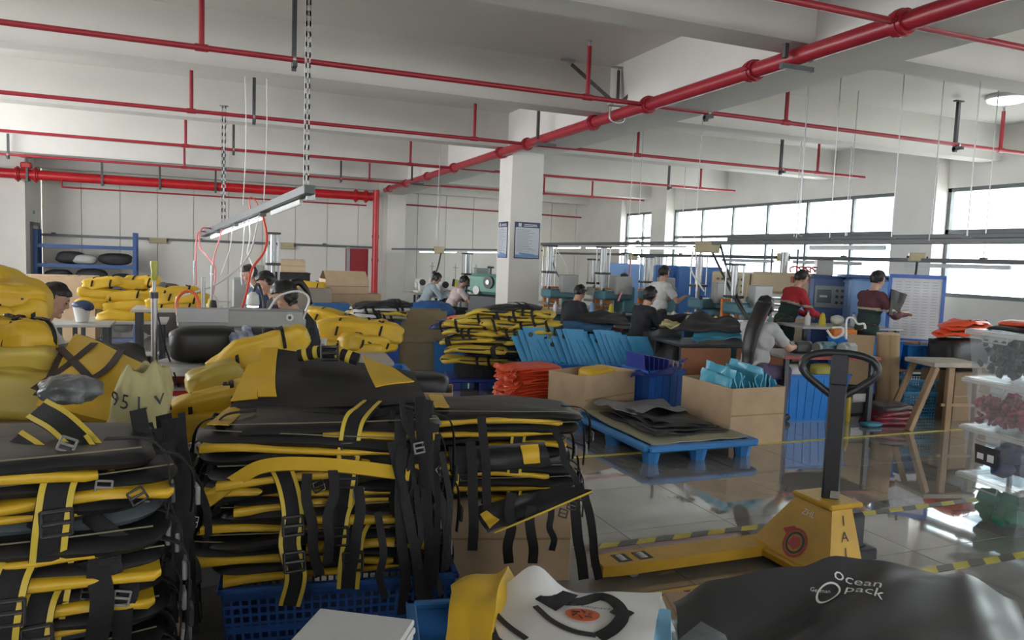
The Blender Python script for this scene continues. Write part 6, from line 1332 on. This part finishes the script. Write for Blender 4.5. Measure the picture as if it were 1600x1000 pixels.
# big padded straps and webbings of the middle pile (world points)
top = Cn[-1]
for pts, dep in (([(425, 655), (470, 672), (520, 700), (580, 718), (648, 728)], (3.30, 3.22, 3.18, 3.18, 3.22)),
                 ([(398, 690), (440, 735), (457, 800), (452, 850), (462, 900), (452, 945)], (3.22, 3.05, 2.98, 2.96, 2.96, 2.98))):
    P = [D(x, y, d) for (x, y), d in zip(pts, dep)]
    padded_strap(top, P, [(0, -.5, .8)] + [(.05, -.9, .35)] * (len(P) - 2) + [(0, -1, .1)], .085, True)
for px, py, d in ((418, 728, 3.08), (458, 822, 2.95), (505, 692, 3.16), (460, 878, 2.94)): add_buckle(top, D(px, py, d), Euler((1.2, 0, .1)), 1.6, False, True)
rnd = random.Random(4)
for (x0, y0), (x1, y1), d in (((480, 740), (500, 900), 3.0), ((520, 735), (512, 880), 2.99), ((560, 760), (545, 905), 3.0), ((612, 690), (660, 960), 3.05), ((640, 640), (690, 930), 3.2), ((655, 620), (668, 950), 3.15), ((630, 700), (628, 960), 3.05), ((590, 800), (602, 935), 3.0), ((335, 680), (300, 800), 3.25), ((330, 760), (285, 880), 3.2)):
    P = [D(x0 + (x1 - x0) * k + rnd.uniform(-8, 8) * (0 < k < 1), y0 + (y1 - y0) * k, d - .05 * math.sin(k * 3)) for k in (0, .25, .5, .75, 1)]
    web(Cn[rnd.randrange(4, 10)], P, (rnd.uniform(-.3, .4), -1, .2), rnd.choice((.03, .04, .05)), True)
for px, py in ((655, 700), (690, 735), (640, 812), (498, 760), (300, 815), (560, 770)):
    add_buckle(Cn[rnd.randrange(4, 10)], D(px, py, 3.02), Euler((1.3, rnd.uniform(-.6, .6), .3)), .9, rnd.random() < .3, True)
# straps of the left pile
for pts, dep, wd in (([(60, 640), (100, 665), (150, 720), (170, 790)], (2.35, 2.28, 2.22, 2.2), .08), ([(20, 690), (60, 720), (110, 790), (125, 830)], (2.2, 2.15, 2.12, 2.12), .08), ([(10, 800), (60, 835), (90, 880), (70, 1000)], (2.14, 2.1, 2.08, 2.06), .08), ([(120, 690), (160, 745), (180, 765)], (2.22, 2.18, 2.16), .07)):
    P = [D(x, y, d) for (x, y), d in zip(pts, dep)]
    padded_strap(L[-2], P, (.1, -.9, .4), wd, True)
for (x0, y0), (x1, y1), d, wd in (((215, 640), (250, 960), 2.45, .05), ((240, 670), (285, 900), 2.5, .05), ((262, 690), (282, 830), 2.5, .04), ((225, 720), (215, 1000), 2.4, .07), ((250, 740), (255, 1000), 2.42, .06), ((30, 800), (120, 850), 2.1, .04), ((120, 790), (200, 850), 2.15, .045), ((90, 900), (190, 880), 2.12, .05), ((160, 860), (150, 1000), 2.1, .06), ((200, 900), (190, 1000), 2.15, .05)):
    P = [D(x0 + (x1 - x0) * k + rnd.uniform(-6, 6) * (0 < k < 1), y0 + (y1 - y0) * k, d - .04 * math.sin(k * 3)) for k in (0, .25, .5, .75, 1)]
    web(L[rnd.randrange(5, 13)], P, (rnd.uniform(-.2, .5), -1, .2), wd, True)
for px, py in ((105, 695), (68, 785), (78, 852), (162, 762), (165, 870), (140, 925), (190, 935), (215, 775)):
    add_buckle(L[rnd.randrange(5, 13)], D(px, py, 2.1), Euler((1.2, rnd.uniform(-.5, .5), .2)), .85, rnd.random() < .3, True)
# straps of the right pile
for (x0, y0), (x1, y1), d, wd in (((735, 690), (738, 860), 3.38, .045), ((752, 650), (762, 800), 3.42, .04), ((800, 770), (795, 880), 3.4, .045), ((830, 790), (832, 880), 3.42, .045), ((862, 790), (862, 860), 3.5, .03), ((898, 780), (912, 905), 3.6, .05), ((912, 770), (936, 905), 3.62, .04), ((865, 670), (905, 770), 3.6, .03)):
    P = [D(x0 + (x1 - x0) * k + rnd.uniform(-4, 4) * (0 < k < 1), y0 + (y1 - y0) * k, d - .03 * math.sin(k * 3)) for k in (0, .25, .5, .75, 1)]
    web(Rt[rnd.randrange(2, 7)], P, (-.3, -1, .1), wd, True)
for px, py in ((893, 790), (905, 775), (760, 782), (880, 802)): add_buckle(Rt[3], D(px, py, 3.5), Euler((1.2, .3, -.2)), .8, False, True)

# tangled straps hanging in the gaps between the piles
for i in range(16):
    x0 = rnd.uniform(228, 285); y0 = rnd.uniform(640, 760); ln = rnd.uniform(140, 300); d = rnd.uniform(2.42, 2.75); dx = rnd.uniform(-15, 45)
    P = [D(x0 + dx * k + rnd.uniform(-9, 9) * (0 < k < 1), y0 + ln * k, d - .05 * math.sin(k * 3)) for k in (0, .2, .4, .6, .8, 1)]
    web(L[rnd.randrange(4, 14)], P, (rnd.uniform(-.6, .6), -1, .2), rnd.choice((.025, .04, .055)), True)
for i in range(14):
    x0 = rnd.uniform(612, 690); y0 = rnd.uniform(620, 760); ln = rnd.uniform(120, 280); d = rnd.uniform(3.02, 3.3); dx = rnd.uniform(-20, 30)
    P = [D(x0 + dx * k + rnd.uniform(-8, 8) * (0 < k < 1), y0 + ln * k, d - .05 * math.sin(k * 3)) for k in (0, .2, .4, .6, .8, 1)]
    web(Cn[rnd.randrange(3, 10)], P, (rnd.uniform(-.6, .6), -1, .2), rnd.choice((.025, .035, .05)), True)
for i in range(9):
    x0 = rnd.uniform(300, 350); y0 = rnd.uniform(650, 760); ln = rnd.uniform(90, 200); d = rnd.uniform(3.1, 3.3); dx = rnd.uniform(-35, 10)
    P = [D(x0 + dx * k + rnd.uniform(-8, 8) * (0 < k < 1), y0 + ln * k, d - .05 * math.sin(k * 3)) for k in (0, .2, .4, .6, .8, 1)]
    web(Cn[rnd.randrange(3, 10)], P, (rnd.uniform(-.6, .6), -1, .2), rnd.choice((.025, .035)), True)

# opened-out bag lying on top of the middle pile, its back panel leaning to the camera
t = thing('open_backpack', 'black backpack with broad yellow side panels leaning on top of the middle foreground pile', 'backpack', (.5, 3.5, 1.0), CRZ)
Q = Quad([D(352, 652, 3.42), D(668, 632, 3.42), D(645, 585, 3.86), D(432, 548, 3.86)], lambda u, v: .03 * math.sin(PI * u) * math.sin(PI * v) + .012 * nz((u * 3, v * 3, 4)))
m = MB(); m.sheet(lambda u, v: Q.P(u, v), 26, 14, .03); m.build('back_panel', BLK, t, 50, True)
def patch(Q, pq, name, m_, par, h=.02, th=.006, n=8):
    uv = [Q.uv(*p) for p in pq]
    def f(a, b_):
        u = (uv[0][0] * (1 - a) + uv[1][0] * a) * (1 - b_) + (uv[3][0] * (1 - a) + uv[2][0] * a) * b_
        v = (uv[0][1] * (1 - a) + uv[1][1] * a) * (1 - b_) + (uv[3][1] * (1 - a) + uv[2][1] * a) * b_
        return Q.P(u, v, h)
    m = MB(); m.sheet(f, n, n, th); return m.build(name, m_, par, 50, True)
patch(Q, [(405, 625), (434, 625), (436, 548), (410, 549)], 'yellow_side_panel', YEL, t)
patch(Q, [(362, 632), (404, 628), (410, 570), (388, 575)], 'yellow_gusset', YEL, t)
patch(Q, [(588, 610), (648, 601), (612, 578), (568, 560)], 'yellow_side_panel', YEL, t)
# rolled handle with yellow bands
H = [D(466, 556, 3.72), D(500, 550, 3.72), D(530, 553, 3.7), D(560, 562, 3.7)]
m = MB(); m.tube(H, .03, 10); hd = m.build('padded_handle', WEB, t, 50, True)
Hs = spline(H, 6)
for k in (2, 5, 12, 15):
    m = MB(); d = (Hs[k + 1] - Hs[k]).normalized(); m.cyl(Hs[k] - d * .011, Hs[k] + d * .011, .033, n=14); inv = BASIS[t.name].inverted(); m.v = [tuple(inv @ V(x)) for x in m.v]; m.build('yellow_band', YT2, hd)
add_buckle(t, D(515, 552, 3.64), Euler((.9, 0, -.1)), 1.6, False, True)
web(t, [D(340, 660, 3.36), D(450, 650, 3.3), D(560, 648, 3.3), D(668, 634, 3.36)], (0, -.6, .8), .045, True)
for px, py, d in ((345, 660, 3.34), (350, 690, 3.3), (362, 668, 3.3), (640, 648, 3.3), (662, 640, 3.33)): add_buckle(t, D(px, py, d), Euler((1, .3, 0)), 1.5, False, True)
# grey and black panel bag below it
t = thing('folded_backpack', 'charcoal backpack with grey side just under the open one on the middle foreground pile', 'backpack', (.5, 3.4, .9), CRZ)
Q2 = Quad([D(318, 790, 3.06), D(640, 740, 3.12), D(660, 655, 3.4), D(405, 655, 3.36)], lambda u, v: .05 * math.sin(PI * v) + .015 * nz((u * 4, v * 3, 9)))
m = MB(); m.sheet(lambda u, v: Q2.P(u, v), 26, 14, .03); m.build('back_panel', BLK, t, 50, True)
patch(Q2, [(330, 778), (372, 735), (425, 668), (402, 662)], 'grey_side_panel', GRYT, t)
m = MB(); m.ribbon([D(316, 788, 3.04), D(370, 750, 3.0), D(420, 727, 3.0), D(520, 727, 3.02), D(640, 741, 3.06)], .055, .012, (0, -.8, .5)); m.build('yellow_fold', YEL, t, 50, True)
patch(Q2, [(618, 690), (650, 692), (656, 668), (620, 668)], 'yellow_tab', YEL, t)
# right pile: black panel with yellow square on top side
t = thing('folded_backpack', 'black backpack panel with a yellow square on the right foreground pile', 'backpack', (1.4, 3.7, .8), RRZ)
Q3 = Quad([D(705, 740, 3.42), D(862, 728, 3.5), D(850, 690, 3.56), D(700, 700, 3.48)], lambda u, v: .015 * nz((u * 3, v * 3, 1)))
m = MB(); m.sheet(lambda u, v: Q3.P(u, v), 16, 8, .02); m.build('back_panel', BLK, t, 50, True)
patch(Q3, [(818, 727), (843, 725), (840, 696), (812, 698)], 'yellow_square', YEL, t, .016)
t = thing('folded_backpack', 'black backpack flap with yellow lower corner sagging down the right foreground pile', 'backpack', (1.4, 3.6, .6), RRZ)
Q4 = Quad([D(762, 832, 3.36), D(925, 768, 3.5), D(880, 760, 3.55), D(738, 795, 3.42)], lambda u, v: .02 * nz((u * 3, v * 3, 3)))
m = MB(); m.sheet(lambda u, v: Q4.P(u, v), 16, 8, .02); m.build('back_panel', BLK, t, 50, True)
patch(Q4, [(765, 828), (780, 814), (760, 800), (750, 806)], 'yellow_corner', YEL, t, .016)
m = MB(); m.tube([D(772, 833, 3.34), D(850, 800, 3.4), D(925, 768, 3.48)], .005, 6); m.build('yellow_piping', YT2, t, 50, True)

# ---------------------------------------------------------------- white boards in the near bottom
cx, cy = G(540, 1000, .8).xy
brz = -.15
WB = mat('white_board_foam', (.60, .61, .62), .5, var=.03)
c0 = G(500, 950, .815); c1 = G(648, 968, .815); ex = (c1 - c0); wdt = ex.length; ex.normalize(); ey = V((ex.y, -ex.x, 0))
cc = c0 + ex * wdt / 2 + ey * .3
carton('carton', 'brown carton carrying the white boards at the bottom edge', (cc.x, cc.y, 0), math.atan2(ex.y, ex.x), wdt * .92, .5, .72, 'closed')
for k in range(5):
    t = thing('foam_board', 'white flat board, %s of the stack at the bottom edge' % ORD[4 - k], 'board', tuple((c0 + ex * wdt / 2 + ey * .3)[:2]) + (.73 + .0175 * k,), math.atan2(ex.y, ex.x) + random.uniform(-.02, .02) * (k < 4), group='white boards at the bottom edge')
    m = MB(); m.box((0, 0, .008), (wdt * (1 if k == 4 else .99), .6, .015), bev=.003); m.build('board', WB, t)

# ---------------------------------------------------------------- white bag and others, front centre
fx, fy = G(870, 1000, .7).xy
crate('plastic_crate', 'blue crate under the white bag in front', (fx - .02, fy + .16, 0), -.2, .62, .5, .62, mat('blue_crate_front', (.03, .16, .42), .45))
t = thing('yellow_bag', 'yellow bag peeking out under the white bag in front', 'bag', (fx, fy, .66))
Qy = Quad([D(705, 1015, 1.98), D(760, 1040, 1.9), D(800, 895, 2.32), D(712, 925, 2.22)], lambda u, v: .03 * math.sin(PI * v) + .02 * nz((u * 2, v * 3, 5)))
m = MB(); m.sheet(lambda u, v: Qy.P(u, v), 14, 14, .05); m.build('bag_body', YEL, t, 60, True)
m = MB(); m.tube([D(730, 953, 2.1), D(760, 985, 2.02), D(790, 1010, 1.98)], .008, 6); m.build('zip', BLACKP, t, 60, True)
t = thing('white_bag', 'white tarpaulin bag with black strap and orange round logo in front', 'bag', (fx, fy, .7))
WT = mat('white_tarpaulin', (.66, .66, .65), .35, var=.03, scale=4, bump=.06, bscale=10)
def dw(u, v):
    return .075 * math.exp(-((u - .30) ** 2 / .012 + (v - 1) ** 2 / .05)) - .02 * math.exp(-((u - .55) ** 2 / .02 + (v - 1) ** 2 / .06)) + .016 * nz((u * 3, v * 3, 8)) * (v > .0) + .03 * math.sin(PI * u) * math.sin(PI * min(1, v))
Qw = Quad([D(815, 1080, 1.82), D(1010, 1050, 1.9), D(1034, 928, 2.28), D(735, 930, 2.18)], dw)
Qw.c[3] = D(745, 915, 2.24)
m = MB()
def fw_(u, v):
    p = Qw.P(u, v); return p
m.sheet(fw_, 40, 34, .012); m.build('bag_body', WT, t, 60, True)
m = MB(); m.sheet(lambda u, v: Qw.P(u * .98 + .02, 1 - .12 * v) - Qw.n * .06 * (v + .2) + V((.02 * v, -.06 * v, 0)), 20, 6, .01); m.build('bag_back_layer', WT, t, 60, True)
for s_, wd in (([(757, 938), (772, 962), (795, 985), (822, 1004)], .016), ([(836, 953), (862, 976), (895, 992), (930, 999)], .016)): Qw.strip(s_, wd, .012, 'zip', BLACKP, t)
Qw.strip([(852, 950), (884, 930)], .075, .011, 'black_strap', WEB, t)
Qw.strip([(870, 944), (905, 946), (940, 938), (962, 948), (972, 968), (958, 988), (935, 1002)], .038, .012, 'black_strap', WEB, t)
Qw.strip([(964, 968), (978, 958)], .05, .012, 'strap_end', WEB, t)
lu, lv = Qw.uv(910, 966)
ORG = mat('orange_logo', (.55, .10, .03), .5)
eu = V((1 / (Qw.c[1] - Qw.c[0]).length, 1 / (Qw.c[3] - Qw.c[0]).length))
circ = ([V((math.cos(2 * PI * k / 24), math.sin(2 * PI * k / 24), 0)) for k in range(24)], [tuple(range(24))])
lg = Qw.decal(circ, lambda p: (lu + p.x * .036 * eu.x, lv + p.y * .036 * eu.y), .0125, 'round_logo', ORG, t)
cm2 = MB()
for a in range(6): cm2.cyl(Qw.P(lu + .012 * eu.x * math.cos(a), lv + .012 * eu.y * math.sin(a), .014), Qw.P(lu + .024 * eu.x * math.cos(a + .6), lv + .024 * eu.y * math.sin(a + .6), .014), .002, n=5)
inv = BASIS[t.name].inverted(); cm2.v = [tuple(inv @ V(p)) for p in cm2.v]; cm2.build('logo_mark', BLACKP, lg)
tu, tv = Qw.uv(924, 955)
Qw.decal(text_geo('oceanpack'), lambda p: (tu + (p.x * .020 * .95 + p.y * .006) * eu.x, tv + (p.y * .020 - p.x * .006) * eu.y), .0135, 'lettering', mat('small_print', (.12, .12, .13), .6), t)
t = thing('light_blue_bag', 'light blue bag edge under the white bag on its right', 'bag', (fx + .3, fy, .62))
for k in range(3):
    Qb = Quad([D(1000 + 8 * k, 1030, 1.98), D(1050, 1040, 1.96), D(1048 - 4 * k, 955 + 9 * k, 2.2), D(990, 960, 2.22)], lambda u, v: .02 * nz((u * 2, v * 2, k)))
    m = MB(); m.sheet(lambda u, v: Qb.P(u, v) - V((0, 0, .025 * k)), 8, 8, .008); m.build('fabric_layer', mat('pale_blue_cloth', (.22, .50, .72), .4), t, 60, True)
# ---------------------------------------------------------------- large black sheet in the near right
bx_, by_ = G(1340, 985, .62).xy
carton('carton', 'carton hidden under the big black printed sheet', (bx_ + .08, by_ + .12, 0), -.35, 1.0, .7, .5, 'closed')
SHB = mat('black_sheet_vinyl', (.040, .042, .044), .30, var=.15, scale=3, bump=.05, bscale=6)
t = thing('black_sheet_bag', 'large black vinyl bag with white lettering spread out at the lower right', 'bag', (bx_, by_, .55))
def db(u, v):
    a = u * 1.3 + v * .9
    vv = min(1, max(0, v))
    K_ = ((-.5, 0), (0, .0), (.1, .06), (.33, .12), (.44, .172), (.55, .165), (.8, .085), (1.0, -.03), (1.6, -.1)); uu = min(1.59, max(-.49, u))
    for (a0, h0), (a1, h1) in zip(K_, K_[1:]):
        if a0 <= uu <= a1: f_ = (uu - a0) / (a1 - a0); f_ = f_ * f_ * (3 - 2 * f_); hh_ = h0 + (h1 - h0) * f_
    return hh_ * vv ** 1.2 + .022 * math.sin(u * 8 - v * 7 + 1) * (.3 + .7 * vv) + .012 * math.sin(u * 17 - v * 11) * math.sin(PI * vv) + .02 * nz((u * 3, v * 2, 2)) - .06 * max(0, .15 - v) * 5
Qk = Quad([D(1080, 1090, 1.95), D(1660, 1090, 2.0), D(1640, 935, 2.55), D(1050, 905, 2.45)], db)
Qk.c[3] = D(1052, 945, 2.4); Qk.c[2] = D(1590, 935, 2.62); Qk.n = (Qk.c[1] - Qk.c[0]).cross(Qk.c[3] - Qk.c[0]).normalized()
m = MB(); m.sheet(lambda u, v: Qk.P(u, v), 60, 40, .006); m.build('bag_body', SHB, t, 80, True)
m = MB(); m.sheet(lambda u, v: Qk.P(-.02 + .10 * v * (1 + .3 * math.sin(u * 9)), u * .95 + .02) - V((0, 0, .03 + .10 * v * (1 - .2 * math.sin(u * 9)))) + V((-.05 * v, 0, 0)), 24, 8, .006); m.build('hanging_edge', SHB, t, 80, True)
lu2, lv2 = Qk.uv(1326, 924)
e2 = V((1 / (Qk.c[1] - Qk.c[0]).length, 1 / (Qk.c[3] - Qk.c[0]).length))
WHP = mat('white_print', (.75, .77, .78), .5)
for s_, du, dv_, sz in (('ocean', .03, .03, .06), ('pack', .04, -.022, .06), ('German', -.075, .03, .018)):
    Qk.decal(text_geo(s_), lambda p: (lu2 + (du + p.x * sz * .9 + p.y * sz * .3) * e2.x, lv2 + (dv_ + p.y * sz * .8 - p.x * sz * .55) * e2.y), .006, 'lettering', WHP, t)
ring = ([V((math.cos(2 * PI * k / 28) * r_, math.sin(2 * PI * k / 28) * r_, 0)) for r_ in (1, .82) for k in range(28)], [(k, (k + 1) % 28, 28 + (k + 1) % 28, 28 + k) for k in range(28)])
Qk.decal(ring, lambda p: (lu2 + (-.055 + p.x * .034) * e2.x, lv2 + (.012 + p.y * .034) * e2.y), .006, 'ring_logo', WHP, t)
t = thing('black_folder', 'dark flat panel lying below the black sheet at the bottom edge', 'panel', (bx_ - .3, by_ - .1, .6))
Qf = Quad([D(1040, 1020, 1.85), D(1150, 1030, 1.8), D(1132, 995, 1.95), D(1095, 974, 2.0)])
m = MB(); m.sheet(lambda u, v: Qf.P(u, v), 4, 4, .012); m.build('panel', GRYT, t, None, True)
